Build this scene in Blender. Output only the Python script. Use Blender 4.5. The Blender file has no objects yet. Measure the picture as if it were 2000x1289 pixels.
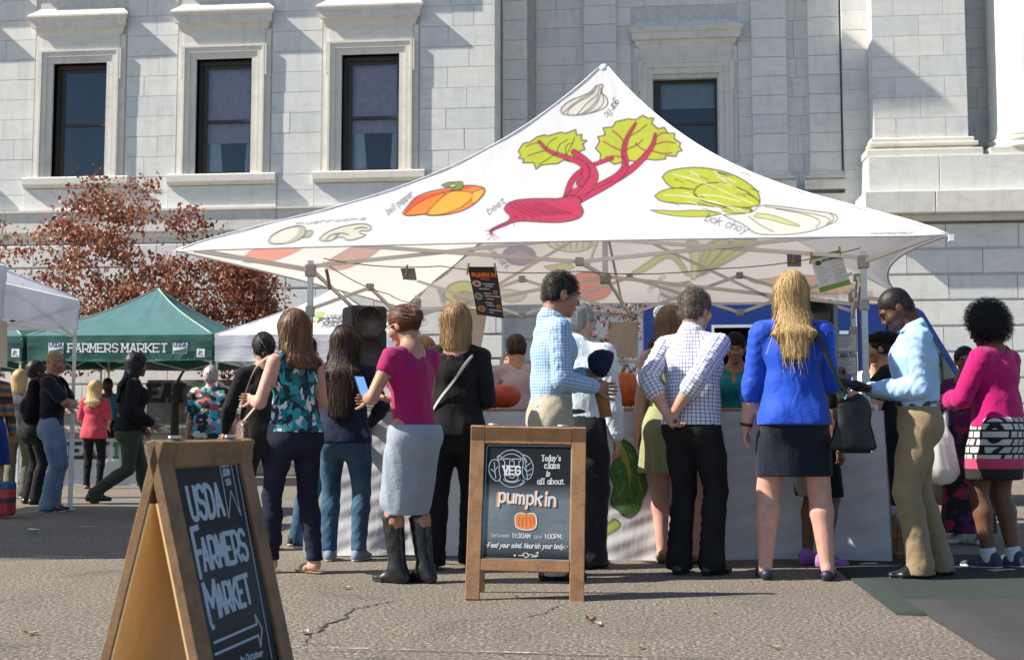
import bpy, bmesh, math, random
import numpy as np
from mathutils import Vector, Matrix
PI = math.pi
random.seed(11)
RNG = np.random.default_rng(5)
SC = bpy.context.scene
COL = SC.collection

# ---------------------------------------------------------------- camera
F_PX, CAM_Z = 2400.0, 0.92
PITCH, YAW = math.atan(190 / 2400), math.radians(5.75)
cam_data = bpy.data.cameras.new('camera')
cam_data.sensor_width = 36.0
cam_data.lens = 36.0 * F_PX / 2000.0
cam_data.clip_start, cam_data.clip_end = 0.05, 2000.0
cam_data.dof.use_dof = True
cam_data.dof.focus_distance = 8.2
cam_data.dof.aperture_fstop = 6.3
cam = bpy.data.objects.new('camera', cam_data)
COL.objects.link(cam)
cam.location = (0, 0, CAM_Z)
cam.rotation_euler = (PI / 2 + PITCH, 0, YAW)
SC.camera = cam

# ---------------------------------------------------------------- daylight
SUN_TRAVEL = Vector((1.055, 0.24, -0.93)).normalized()
world = bpy.data.worlds.new('World')
SC.world = world
world.use_nodes = True
wn = world.node_tree.nodes
sky = wn.new('ShaderNodeTexSky')
sky.sky_type = 'NISHITA'
sky.sun_disc = False
sky.sun_elevation = math.asin(-SUN_TRAVEL.z)
sky.sun_rotation = math.atan2(-SUN_TRAVEL.x, -SUN_TRAVEL.y)
sky.air_density, sky.dust_density, sky.ozone_density = 1.0, 0.3, 3.0
wn['Background'].inputs['Strength'].default_value = 0.08
world.node_tree.links.new(sky.outputs[0], wn['Background'].inputs[0])
sun_data = bpy.data.lights.new('sun', 'SUN')
sun_data.energy = 5.0
sun_data.angle = math.radians(0.55)
sun_data.color = (1.0, 0.93, 0.83)
sun = bpy.data.objects.new('sun', sun_data)
COL.objects.link(sun)
sun.rotation_euler = SUN_TRAVEL.to_track_quat('-Z', 'Y').to_euler()
SC.view_settings.view_transform = 'Standard'
SC.view_settings.look = 'None'
SC.view_settings.exposure = 0.9
SC.view_settings.gamma = 1.0
SC.view_settings.use_curve_mapping = False
SC.cycles.max_bounces = 6
SC.cycles.transparent_max_bounces = 8

# ---------------------------------------------------------------- photograph geometry: pixel <-> place
_fw = Vector((-math.sin(YAW), math.cos(YAW), 0)); _rt = Vector((math.cos(YAW), math.sin(YAW), 0)); _z = Vector((0, 0, 1))
_f2 = _fw * math.cos(PITCH) + _z * math.sin(PITCH); _u2 = -_fw * math.sin(PITCH) + _z * math.cos(PITCH)
def ray(x, y): return _f2 + _rt * ((x - 1000) / F_PX) + _u2 * ((644.5 - y) / F_PX)
def wy(x, y, Y):
    d = ray(x, y); return Vector((0, 0, CAM_Z)) + d * (Y / d.y)
def gp(x, y, z=0.0):
    d = ray(x, y); return Vector((0, 0, CAM_Z)) + d * ((z - CAM_Z) / d.z)
def project(P):
    Q = P - np.array([0, 0, CAM_Z]); dd = Q @ np.array(_f2)
    return 1000 + F_PX * (Q @ np.array(_rt)) / dd, 644.5 - F_PX * (Q @ np.array(_u2)) / dd

# ---------------------------------------------------------------- objects
def tag(o, label=None, cat=None, group=None, kind=None):
    if label: o['label'] = label
    if cat: o['category'] = cat
    if group: o['group'] = group
    if kind: o['kind'] = kind
    return o
def empty(name, loc=(0, 0, 0), rz=0.0, parent=None):
    o = bpy.data.objects.new(name, None); COL.objects.link(o)
    o.location = loc; o.rotation_euler = (0, 0, rz); o.empty_display_size = 0.1
    o.parent = parent
    return o
def link(name, me, mat=None, parent=None, loc=None):
    o = bpy.data.objects.new(name, me); COL.objects.link(o)
    if mat is not None:
        for m in (mat if isinstance(mat, (list, tuple)) else [mat]):
            me.materials.append(m)
    o.parent = parent
    if loc is not None: o.location = loc
    return o
class MB:
    """collects simple solids and links them as one mesh"""
    def __init__(s): s.v = []; s.f = []; s.mi = []; s.cur = 0; s.sm = []
    def add(s, vs, fs, smooth=False):
        n = len(s.v); s.v += [tuple(v) for v in vs]
        s.f += [tuple(i + n for i in f) for f in fs]; s.mi += [s.cur] * len(fs); s.sm += [smooth] * len(fs)
        return s
    def box(s, x0, x1, y0, y1, z0, z1, M=None):
        vs = [Vector((x, y, z)) for z in (z0, z1) for y in (y0, y1) for x in (x0, x1)]
        if M is not None: vs = [M @ v for v in vs]
        return s.add(vs, [(0, 2, 3, 1), (4, 5, 7, 6), (0, 1, 5, 4), (2, 6, 7, 3), (0, 4, 6, 2), (1, 3, 7, 5)])
    def bar(s, a, b, w, h=None, up=(0, 0, 1)):
        a, b = Vector(a), Vector(b); h = h or w; d = (b - a).normalized(); up = Vector(up)
        if abs(d.dot(up)) > .97: up = Vector((0, 1, 0))
        sd = d.cross(up).normalized(); u = sd.cross(d)
        vs = [p + sd * (i * w / 2) + u * (j * h / 2) for p in (a, b) for i, j in ((-1, -1), (1, -1), (1, 1), (-1, 1))]
        return s.add(vs, [(3, 2, 1, 0), (4, 5, 6, 7), (0, 1, 5, 4), (1, 2, 6, 5), (2, 3, 7, 6), (3, 0, 4, 7)])
    def tube(s, pts, r, n=8, cap=True):
        pts = [Vector(p) for p in pts]; rs = r if isinstance(r, (list, tuple)) else [r] * len(pts)
        base = len(s.v); prev = None; vs = []; fs = []
        for i, p in enumerate(pts):
            d = (pts[min(i + 1, len(pts) - 1)] - pts[max(i - 1, 0)]).normalized()
            up = prev if prev is not None else (Vector((0, 0, 1)) if abs(d.z) < .9 else Vector((1, 0, 0)))
            sd = d.cross(up).normalized(); u = sd.cross(d).normalized(); prev = u
            vs += [p + (sd * math.cos(2 * PI * k / n) + u * math.sin(2 * PI * k / n)) * rs[i] for k in range(n)]
        for i in range(len(pts) - 1):
            for k in range(n):
                a, b = i * n + k, i * n + (k + 1) % n
                fs.append((a, b, b + n, a + n))
        if cap: fs += [tuple(range(n - 1, -1, -1)), tuple(range(len(vs) - n, len(vs)))]
        return s.add(vs, fs, True)
    def lathe(s, prof, n=20, c=(0, 0, 0), M=None):
        c = Vector(c); vs = []; fs = []
        for r, z in prof:
            for k in range(n):
                v = Vector((r * math.cos(2 * PI * k / n), r * math.sin(2 * PI * k / n), z))
                vs.append(c + (M @ v if M is not None else v))
        for i in range(len(prof) - 1):
            for k in range(n):
                a, b = i * n + k, i * n + (k + 1) % n
                fs.append((a, b, b + n, a + n))
        fs += [tuple(range(n - 1, -1, -1)), tuple(range(len(vs) - n, len(vs)))]
        return s.add(vs, fs, True)
    def sweep(s, prof, xs0, xs1, M=None):
        """profile of (y,z) swept along x from xs0(p) to xs1(p)"""
        n = len(prof); vs = [Vector((xs0(p) if callable(xs0) else xs0, p[0], p[1])) for p in prof] + [Vector((xs1(p) if callable(xs1) else xs1, p[0], p[1])) for p in prof]
        if M is not None: vs = [M @ v for v in vs]
        fs = [(i, (i + 1) % n, n + (i + 1) % n, n + i) for i in range(n)] + [tuple(range(n - 1, -1, -1)), tuple(range(n, 2 * n))]
        return s.add(vs, fs)
    def build(s, name, mat=None, parent=None, bevel=0.0, loc=None):
        me = bpy.data.meshes.new(name); me.from_pydata(s.v, [], s.f)
        me.polygons.foreach_set('use_smooth', s.sm)
        if any(s.mi): me.polygons.foreach_set('material_index', s.mi)
        bm = bmesh.new(); bm.from_mesh(me); bmesh.ops.recalc_face_normals(bm, faces=bm.faces)
        if bevel: bmesh.ops.bevel(bm, geom=[e for e in bm.edges], offset=bevel, segments=1, affect='EDGES', clamp_overlap=True)
        bm.to_mesh(me); bm.free(); me.update()
        return link(name, me, mat, parent, loc)
def np_mesh(name, V, Q, smooth=True):
    me = bpy.data.meshes.new(name); V = np.asarray(V, np.float32); Q = np.asarray(Q, np.int32)
    k = Q.shape[1]
    me.vertices.add(len(V)); me.vertices.foreach_set('co', V.ravel())
    me.loops.add(Q.size); me.loops.foreach_set('vertex_index', Q.ravel())
    me.polygons.add(len(Q)); me.polygons.foreach_set('loop_start', np.arange(0, Q.size, k, dtype=np.int32))
    me.polygons.foreach_set('use_smooth', np.full(len(Q), smooth))
    me.update(calc_edges=True)
    return me
def vattr(me, name, data, typ='FLOAT_COLOR'):
    a = me.attributes.new(name, typ, 'POINT'); data = np.asarray(data, np.float32)
    if typ == 'FLOAT_COLOR':
        if data.shape[1] == 3: data = np.c_[data, np.ones(len(data))]
        a.data.foreach_set('color', data.astype(np.float32).ravel())
    elif typ == 'FLOAT_VECTOR': a.data.foreach_set('vector', data.ravel())
    else: a.data.foreach_set('value', data.ravel())

# ---------------------------------------------------------------- materials
def srgb(r, g, b):
    f = lambda c: c / 12.92 if c <= .04045 else ((c + .055) / 1.055) ** 2.4
    return (f(r / 255), f(g / 255), f(b / 255), 1.0)
class NT:
    """small helper round a node tree"""
    def __init__(s, name):
        s.m = bpy.data.materials.new(name); s.m.use_nodes = True; s.t = s.m.node_tree; s.n = s.t.nodes; s.p = s.n['Principled BSDF']; s.out = s.n['Material Output']
    def node(s, kind, **kw):
        n = s.n.new('ShaderNode' + kind)
        for k, v in kw.items():
            if k in n.inputs: s.put(n.inputs[k], v)
            else: setattr(n, k, v)
        return n
    def put(s, sock, v):
        if hasattr(v, 'is_output') or isinstance(v, bpy.types.NodeSocket): s.t.links.new(v, sock)
        else: sock.default_value = v
    def pos(s): return s.node('NewGeometry').outputs['Position']
    def obj(s): return s.node('TexCoord').outputs['Object']
    def noise(s, vec, scale, detail=4.0, rough=.55, out='Fac', dist=0.0):
        n = s.node('TexNoise'); s.put(n.inputs['Vector'], vec); n.inputs['Scale'].default_value = scale; n.inputs['Detail'].default_value = detail; n.inputs['Roughness'].default_value = rough; n.inputs['Distortion'].default_value = dist
        return n.outputs[out]
    def ramp(s, fac, stops, mode='LINEAR'):
        n = s.node('ValToRGB'); s.put(n.inputs[0], fac); n.color_ramp.interpolation = mode
        e = n.color_ramp.elements
        while len(e) < len(stops): e.new(.5)
        for i, (p, c) in enumerate(stops):
            e[i].position = p; e[i].color = c if len(c) == 4 else (*c, 1)
        return n.outputs[0]
    def mix(s, fac, a, b, mode='MIX'):
        n = s.node('Mix', data_type='RGBA', blend_type=mode); s.put(n.inputs['Factor'], fac); s.put(n.inputs[6], a); s.put(n.inputs[7], b)
        return n.outputs[2]
    def math(s, op, a, b=0.0, c=0.0):
        n = s.node('Math', operation=op); s.put(n.inputs[0], a); s.put(n.inputs[1], b); s.put(n.inputs[2], c)
        return n.outputs[0]
    def scaled(s, vec, sc):
        n = s.node('Mapping'); s.put(n.inputs['Vector'], vec); n.inputs['Scale'].default_value = sc
        return n.outputs[0]
    def bump(s, h, dist=.002, strength=.6):
        n = s.node('Bump'); n.inputs['Strength'].default_value = strength; n.inputs['Distance'].default_value = dist; s.put(n.inputs['Height'], h)
        s.t.links.new(n.outputs[0], s.p.inputs['Normal']); return n
    def col(s, c): s.put(s.p.inputs['Base Color'], c); return s
    def set(s, **kw):
        for k, v in kw.items(): s.put(s.p.inputs[k.replace('_', ' ')], v)
        return s
_mc = {}
def plain(name, rgb, rough=.6, metal=0.0, var=.12, scale=9.0, spec=.5):
    """one colour with slight uneven wear"""
    if name in _mc: return _mc[name]
    t = NT(name); c = Vector(rgb[:3]); n = t.noise(t.obj(), scale, 5)
    t.col(t.ramp(n, [(.3, tuple(c * (1 - var))), (.7, tuple(c * (1 + var)))]))
    t.set(Roughness=rough, Metallic=metal); t.p.inputs['Specular IOR Level'].default_value = spec
    _mc[name] = t.m
    return t.m
# ================================================================ ground
def mat_asphalt():
    t = NT('asphalt'); p = t.pos()
    fine = t.noise(p, 52, 5, .8); mid = t.noise(p, 38, 3); big = t.noise(p, .8, 4)
    c = t.ramp(fine, [(.30, (.022, .019, .016)), (.44, (.115, .098, .080)), (.54, (.255, .218, .175)), (.66, (.72, .63, .50))])
    c = t.mix(t.ramp(big, [(.35, (0, 0, 0)), (.7, (.3, .3, .3))]), c, (.11, .096, .082, 1))
    oil = t.noise(p, 1.7, 5, .6, dist=.6); c = t.mix(t.ramp(oil, [(.56, (0, 0, 0)), (.70, (.38, .38, .38))]), c, (.05, .046, .042, 1)); pale = t.noise(p, 2.9, 4, .6); c = t.mix(t.ramp(pale, [(.58, (0, 0, 0)), (.74, (.22, .22, .22))]), c, (.30, .27, .23, 1))
    vor = t.node('TexVoronoi', feature='F1'); t.put(vor.inputs['Vector'], p); vor.inputs['Scale'].default_value = 70
    speck = t.ramp(vor.outputs['Distance'], [(.0, (1, 1, 1)), (.16, (0, 0, 0))])
    c = t.mix(t.math('MULTIPLY', speck, .55), c, (.34, .30, .25, 1))
    t.col(c).set(Roughness=.9); t.p.inputs['Specular IOR Level'].default_value = .25
    h = t.math('ADD', t.math('MULTIPLY', fine, 1.0), t.math('MULTIPLY', mid, .6))
    t.bump(h, .010, 1.0)
    return t.m
ASPH = mat_asphalt()
me = np_mesh('ground', [(-300, -60, 0), (300, -60, 0), (300, 420, 0), (-300, 420, 0)], [(0, 1, 2, 3)], False)
tag(link('ground', me, ASPH), 'sunlit grey asphalt parking lot under the market', kind='structure')

def mat_paint(name, c):
    t = NT(name); p = t.pos(); n = t.noise(p, 45, 5, .7); b = t.noise(p, 4, 4)
    t.col(t.mix(n, (*c, 1), (*(v * .7 for v in c), 1))).set(Roughness=.8)
    a = t.ramp(t.math('ADD', t.math('MULTIPLY', n, .75), t.math('MULTIPLY', b, .6)), [(.56, (1, 1, 1)), (.70, (0, 0, 0))])
    t.put(t.p.inputs['Alpha'], a)
    return t.m
PW, PY = mat_paint('worn_white_paint', (.66, .64, .6)), mat_paint('worn_yellow_paint', (.55, .36, .07))
def stripe(a, b, w, m, label):
    a, b = Vector(a), Vector(b); d = (b - a).normalized(); n = Vector((-d.y, d.x, 0)) * w / 2
    me = np_mesh('painted_line', [(*(a - n)[:2], .004), (*(b - n)[:2], .004), (*(b + n)[:2], .004), (*(a + n)[:2], .004)], [(0, 1, 2, 3)], False)
    tag(link('painted_line', me, m), label, 'painted line', kind='structure')
stripe(gp(560, 1264), gp(830, 1270), .022, PW, 'worn white line along the bottom left of the asphalt')
stripe(gp(835, 1270), gp(1310, 1283), .018, PW, 'broken thin white line along the bottom of the asphalt')
stripe(gp(-60, 1010), gp(256, 1011), .05, PY, 'faded yellow bay line beyond the bald man')
stripe(gp(-60, 1026), gp(250, 1029), .05, PW, 'faded white bay line behind the foreground signboard')
stripe(gp(-60, 1045), gp(178, 1047), .05, PY, 'faded yellow bay line nearest the camera at left')
stripe(gp(-60, 985), gp(260, 985), .08, PY, 'faded yellow bay line under the green tent front')

# cracks: thin dark grooves filled with grit
def crack(pts, w, label):
    P = [gp(*p) for p in pts]; V = []; Q = []; out = []
    for i in range(len(P) - 1):
        for k in range(6):
            q = P[i].lerp(P[i + 1], k / 6); out.append(q + Vector((random.uniform(-1, 1), random.uniform(-1, 1), 0)) * .014)
    out.append(P[-1])
    for i, q in enumerate(out):
        d = (out[min(i + 1, len(out) - 1)] - out[max(i - 1, 0)]).normalized(); n = Vector((-d.y, d.x, 0)); ww = w * random.uniform(.35, 1.2) * (.25 + min(1, 4 * min(i, len(out) - 1 - i) / len(out)))
        V += [(*(q - n * ww)[:2], .0035), (*(q + n * ww)[:2], .0035)]
    Q = [(2 * i, 2 * i + 2, 2 * i + 3, 2 * i + 1) for i in range(len(out) - 1)]
    tag(link('asphalt_crack', np_mesh('asphalt_crack', V, Q, False), CRK), label, 'crack', kind='structure')
CRK = plain('crack_grit', (.03, .028, .026), .95)
crack([(590, 1262), (612, 1238), (640, 1220), (672, 1208), (686, 1190), (740, 1180), (800, 1168)], .007, 'jagged crack in the asphalt beside the near signboard')
crack([(1010, 1208), (1060, 1198), (1085, 1186), (1110, 1178)], .004, 'short crack in the asphalt in front of the pumpkin signboard')
crack([(560, 1275), (800, 1272), (1100, 1280), (1400, 1287)], .004, 'long thin seam along the bottom of the asphalt')

# mats
def mat_carpet(name, c, sc=160):
    t = NT(name); p = t.pos(); n = t.noise(p, sc, 3, .7); b = t.noise(p, 3.0, 5); f = t.noise(p, 60, 2)
    cc = t.mix(n, tuple(v * .6 for v in c) + (1,), tuple(v * 1.5 for v in c) + (1,))
    cc = t.mix(t.math('MULTIPLY', b, .25), cc, (.10, .09, .08, 1))
    cc = t.mix(t.ramp(f, [(.70, (0, 0, 0)), (.76, (1, 1, 1))]), cc, (.22, .18, .12, 1))
    t.col(cc).set(Roughness=1.0); t.bump(n, .004, .8)
    return t.m
def mat_sheet(name, corners, m, label, th=.008, z0=.004):
    n = 14; a, b, c, d = [Vector((*p[:2], 0)) for p in corners]; V = []; Q = []
    for j in range(n + 1):
        for i in range(n + 1):
            u, v = i / n, j / n; q = a.lerp(b, u).lerp(d.lerp(c, u), v)
            V.append((q.x, q.y, z0 + th + .004 * math.sin(7 * q.x + 3 * q.y) * math.sin(5 * q.y)))
    for j in range(n):
        for i in range(n): k = j * (n + 1) + i; Q.append((k, k + 1, k + n + 2, k + n + 1))
    m0 = len(V); ring = [i for i in range(n + 1)] + [n + (n + 1) * j for j in range(1, n + 1)] + [(n + 1) * n + i for i in range(n - 1, -1, -1)] + [(n + 1) * j for j in range(n - 1, 0, -1)]
    V += [(V[i][0], V[i][1], .001) for i in ring]
    for i in range(len(ring)): j = (i + 1) % len(ring); Q.append((ring[i], m0 + i, m0 + j, ring[j]))
    tag(link('floor_mat', np_mesh('floor_mat', V, Q), m), label, 'mat')
mat_sheet('green', [gp(1752, 1201), gp(1822, 1201) + Vector((2.2, -.25, 0)), (4.6, 9.2, 0), (1.30, 9.2, 0)], mat_carpet('green_carpet', (.008, .022, .019)), 'worn dark green carpet mat under the people at right')
mat_sheet('grey', [gp(1965, 1300), (4.6, 4.6, 0), (4.6, 7.0, 0), gp(1768, 1176)], mat_carpet('grey_carpet', (.024, .024, .027)), 'grey carpet runner overlapping the green mat at bottom right', .010, .012)

# ================================================================ marble building
W = 26.5
def mat_marble(name, base, stain=.25):
    t = NT(name); p = t.pos(); oi = t.node('ObjectInfo'); r = oi.outputs['Random']
    off = t.node('VectorMath', operation='ADD'); t.put(off.inputs[0], p)
    cv = t.node('CombineXYZ'); t.put(cv.inputs[0], t.math('MULTIPLY', r, 37.0)); t.put(cv.inputs[2], t.math('MULTIPLY', r, 91.0)); t.put(off.inputs[1], cv.outputs[0])
    q = off.outputs[0]
    rot = t.node('Mapping'); t.put(rot.inputs['Vector'], q); rot.inputs['Scale'].default_value = (1, 1, 2.6); rot.inputs['Rotation'].default_value = (0, .6, 0)
    vein = t.noise(rot.outputs[0], 1.7, 8, .62, dist=1.3); cloud = t.noise(q, 1.3, 3)
    b = Vector(base)
    c = t.ramp(vein, [(.28, tuple(b * .84)), (.45, tuple(b * .98)), (.62, tuple(b * 1.04)), (.8, tuple(b * .93))])
    tone = t.ramp(r, [(0, (.88, .90, .905)), (.35, (.96, .965, .955)), (.7, (1.0, .985, .955)), (.9, (1.04, 1.015, .97)), (1, (.92, .92, .89))])
    c = t.mix(1.0, c, tone, 'MULTIPLY')
    c = t.mix(t.math('MULTIPLY', cloud, .15), c, (.50, .53, .54, 1))
    st = t.noise(t.scaled(p, (3.2, 3.2, .55)), 1.6, 6, .65)
    c = t.mix(t.ramp(st, [(.5, (0, 0, 0)), (.78, (stain, stain, stain))]), c, (.24, .215, .17, 1))
    t.col(c).set(Roughness=.62); t.bump(t.noise(p, 26, 5), .006, .35)
    return t.m
MARB = mat_marble('grey_white_marble', (.725, .725, .695))
TRIM = mat_marble('weathered_marble_trim', (.72, .69, .625), .30)
MORT = plain('mortar', (.56, .55, .52), .95)
bld = empty('stone_building', (0, W, 0))
tag(bld, 'pale marble classical building with tall sash windows behind the market', 'building')
UNIT = np_mesh('stone', [(x, y, z) for z in (-.5, .5) for y in (-.5, .5) for x in (-.5, .5)], [(0, 2, 3, 1), (4, 5, 7, 6), (0, 1, 5, 4), (2, 6, 7, 3), (0, 4, 6, 2), (1, 3, 7, 5)], False)
UNIT.materials.append(MARB)
NST = [0]
def stones(wall, y, x0, x1, zs, holes=(), lo=.55, hi=1.15, depth=.1, gap=.009, proud=.009, bond=None, ybk=None):
    """ashlar: each block its own piece, proud of a recessed backing"""
    for k in range(len(zs) - 1):
        za, zb = zs[k], zs[k + 1]; iv = [(x0, x1)]
        for hx0, hx1, hz0, hz1 in holes:
            if hz0 < zb - .02 and hz1 > za + .02:
                iv = [p for a, b in iv for p in ((a, min(b, hx0)), (max(a, hx1), b)) if p[1] - p[0] > .03]
        for a, b in iv:
            n = max(1, round((b - a) / random.uniform(lo, hi))) if bond is None else bond
            cuts = [a + (b - a) * i / n for i in range(n + 1)]
            if n > 1:
                sh = (b - a) / n * .25 * (1 if k % 2 else -1)
                cuts = [cuts[0]] + [c + sh + random.uniform(-.06, .06) for c in cuts[1:-1]] + [cuts[-1]]
            for c0, c1 in zip(cuts, cuts[1:]):
                o = bpy.data.objects.new('stone', UNIT); COL.objects.link(o); o.parent = wall
                o.location = ((c0 + c1) / 2, y + depth / 2 - proud - W + random.uniform(-.0025, .0025), (za + zb) / 2)
                o.scale = (c1 - c0 - gap, depth, zb - za - gap); NST[0] += 1
def wallpart(name, boxes, m=MORT):
    mb = MB()
    for b in boxes: mb.box(*b)
    o = mb.build(name, m, bld); o.location = (0, -W, 0); 
    # children are placed in building space
    return o
ZC = [6.56 + .4665 * i for i in range(0, 14)]           # ashlar courses above the sill band
WIN = [(-13.25, -11.97), (-9.86, -8.565), (-6.50, -5.19)]
WINL = [(-16.62, -15.34)] + WIN
def surround(x0, x1): return (x0 - .46, x1 + .46, 6.56, 10.5)
# left wing: backing wall with openings
bx = []; edges = [-24.0] + [e for w in WINL for e in w] + [-3.05]
for i in range(0, len(edges), 2): bx.append((edges[i], edges[i + 1], W + .012, W + .6, 5.8, 26.0))
for a, b in WINL: bx += [(a, b, W + .012, W + .6, 5.8, 6.58), (a, b, W + .012, W + .6, 9.24, 26.0)]
lw = wallpart('left_wing_wall', bx)
lwc = empty('x'); bpy.data.objects.remove(lwc)
def anchor(wall):  # a wall part sits at building-local origin shifted by -W; its stones use the same frame
    wall.location = (0, -W, 0)
def st(wall, y, *a, **k):
    n0 = len(wall.children); stones(wall, y + W, *a, **k)
st(lw, W, -15.0, -3.05, ZC, [surround(*w) for w in WINL], .62, 1.0)
st(lw, W, -15.0, -3.05, [5.82, 6.20, 6.56], [(a - .62, b + .62, 5.8, 6.56) for a, b in WINL], .9, 1.4)
for a, b in WIN: st(lw, W, a - .60, b + .60, [5.82, 6.33], (), bond=1, proud=.045)
# return face of the wing and recess
rw = wallpart('recess_wall', [(-3.05, .40, 28.512, 29.0, 0, 26.0), (1.95, 4.9, 28.512, 29.0, 0, 26.0), (.40, 1.95, 28.512, 29.0, 0, 6.2), (.40, 1.95, 28.512, 29.0, 9.07, 26.0), (-3.2, -3.062, W + .55, 28.6, 0, 26.0)])
ZR = [6.30 + .4508 * i for i in range(0, 15)]
st(rw, 28.5, -2.3, 4.7, ZR, [(-.05, 2.42, 6.2, 10.4)], .5, .8)
for z0, z1 in zip(ZC, ZC[1:]):                           # quoins on the wing's return
    for ya, yb in ((W + .004, W + .8), (W + .8, 28.5)):
        o = bpy.data.objects.new('stone', UNIT); COL.objects.link(o); o.parent = rw
        o.location = (-3.095, (ya + yb) / 2, (z0 + z1) / 2); o.scale = (.1, yb - ya - .011, z1 - z0 - .011)
def pilaster(wall, y, x0, x1, zs, base=True, m=TRIM):
    for z0, z1 in zip(zs, zs[1:]):
        o = bpy.data.objects.new('stone', UNIT); COL.objects.link(o); o.parent = wall
        o.location = ((x0 + x1) / 2, y + .13, (z0 + z1) / 2); o.scale = (x1 - x0, .26, z1 - z0 - .011)
    if base:
        mb = MB(); zb = zs[0]
        for dz, e, h in ((0, .05, .10), (-.1, .1, .07), (-.17, .06, .05), (-.22, .16, .22)):
            mb.box(x0 - e, x1 + e, y - e, y + .2, zb + dz - h + .1 - .1, zb + dz - .002)
        mb.build('pilaster_base', m, wall, .012)
pilaster(rw, 27.62, -2.98, -2.45, ZC, False)
pilaster(rw, 28.3, -1.15, -.40, ZR[1:]); pilaster(rw, 28.3, 2.73, 3.52, ZR[1:]); pilaster(rw, 28.3, 4.02, 4.72, ZR[1:])
pl = MB().box(-2.4, 4.75, 28.1, 28.49, 5.31, 6.2); pl.build('plinth_course', TRIM, rw)
# right pier and column
pw = wallpart('pier_wall', [(4.80, 5.31, 28.21, 28.9, 0, 26.0), (5.33, 7.30, 27.512, 28.9, 0, 26.0), (7.30, 13, 28.58, 29.0, 0, 26.0)])
ZP = [7.28 + .4635 * i for i in range(0, 15)]
st(pw, 28.2, 4.76, 5.33, [5.95, 6.75] + [6.75 + .4635 * i for i in range(1, 15)], bond=1)
for k, (z0, z1) in enumerate(zip(ZP, ZP[1:])):
    cuts = [5.30, 5.78, 6.85, 7.33] if k % 2 == 0 else [5.30, 6.32, 7.33]
    for c0, c1 in zip(cuts, cuts[1:]):
        o = bpy.data.objects.new('stone', UNIT); COL.objects.link(o); o.parent = pw
        o.location = ((c0 + c1) / 2, 27.75, (z0 + z1) / 2); o.scale = (c1 - c0 - .009, .5, z1 - z0 - .009)
st(pw, 28.57, 7.33, 9.7, ZP, (), .5, .6)
mb = MB()
for (y, x0, x1, z0, z1) in ((27.39, 5.20, 7.43, 7.17, 7.275), (27.33, 5.16, 7.50, 7.08, 7.168), (27.41, 5.24, 7.41, 7.00, 7.078), (27.24, 5.07, 7.57, 6.83, 6.998)): mb.box(x0, x1, y, 28.4, z0, z1)
mb.build('pier_base_moulding', TRIM, pw, .02)
for x0, x1 in ((5.10, 6.61), (6.62, 8.81), (8.82, 10.7)):
    MB().box(x0, x1, 27.18, 28.4, 6.01, 6.825).build('plinth_block', MARB, pw, .01)
for x0, x1 in ((4.96, 6.45), (6.46, 8.49), (8.50, 10.7)):
    MB().box(x0, x1, 26.91, 28.4, 5.52, 6.005).build('ledge_block', TRIM, pw, .015)
MB().box(5.05, 10.7, 27.12, 28.4, 5.39, 5.518).build('ledge_moulding', TRIM, pw, .01)
mb = MB(); cx, cy = 8.65, 27.98
mb.lathe([(.75, 7.28), (.77, 7.30), (.75, 7.34), (.725, 7.45), (.72, 9.0), (.70, 14.0)], 40, (cx, cy, 0)); mb.build('column_shaft', MARB, pw)
mb = MB(); mb.lathe([(.84, 7.0), (.86, 7.04), (.84, 7.08), (.77, 7.12), (.77, 7.17), (.82, 7.21), (.79, 7.25), (.73, 7.279)], 40, (cx, cy, 0)); mb.box(cx - .92, cx + .92, cy - .70, cy + .70, 6.83, 6.999); mb.build('column_base', TRIM, pw)

# basement storey: channel-jointed blocks, bevelled
def rustic(wall, y, x0, x1, zs, L=1.35, proud=.06):
    for k, (z0, z1) in enumerate(zip(zs, zs[1:])):
        x = x0 - (L / 2 if k % 2 else 0)
        while x < x1:
            a, b = max(x, x0), min(x + L * random.uniform(.85, 1.15), x1); x = b
            if b - a < .1: continue
            key = (round(b - a, 1), round(z1 - z0, 2))
            if key not in RUST:
                w, h, bv = key[0], key[1], .035
                V = [(-w / 2, .1, -h / 2), (w / 2, .1, -h / 2), (w / 2, .1, h / 2), (-w / 2, .1, h / 2)]
                V += [(-w / 2 + .004, 0, -h / 2 + .012), (w / 2 - .004, 0, -h / 2 + .012), (w / 2 - .004, 0, h / 2 - .012), (-w / 2 + .004, 0, h / 2 - .012)]
                V += [(-w / 2 + .008, -proud, -h / 2 + bv), (w / 2 - .008, -proud, -h / 2 + bv), (w / 2 - .008, -proud, h / 2 - bv), (-w / 2 + .008, -proud, h / 2 - bv)]
                Q = [(8, 9, 10, 11)] + [(i + 4 * l, (i + 1) % 4 + 4 * l, (i + 1) % 4 + 4 * l + 4, i + 4 * l + 4) for l in (0, 1) for i in range(4)]
                m = np_mesh('stone', V, Q, False); m.materials.append(MARB); RUST[key] = m
            o = bpy.data.objects.new('stone', RUST[key]); COL.objects.link(o); o.parent = wall
            o.location = ((a + b) / 2, y, (z0 + z1) / 2); o.scale = ((b - a) / key[0], 1, 1)
RUST = {}
bw = wallpart('basement_wall', [(-24, -2.9, W - .1, W + .6, 0, 5.0), (-3.1, 5.05, 28.0, 28.5, 0, 5.3), (5.05, 13, 27.39, 28.5, 0, 5.36)])
ZB = [.3 + .525 * i for i in range(10)]
rustic(bw, W - .1, -15.0, -3.36, ZB); rustic(bw, W - .2, -3.36, -2.86, ZB, .9, .06); rustic(bw, 28.0, -3.0, 5.0, ZB, 1.4); rustic(bw, 27.39, 5.07, 10.3, [.3 + .562 * i for i in range(10)], 1.66)
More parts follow.
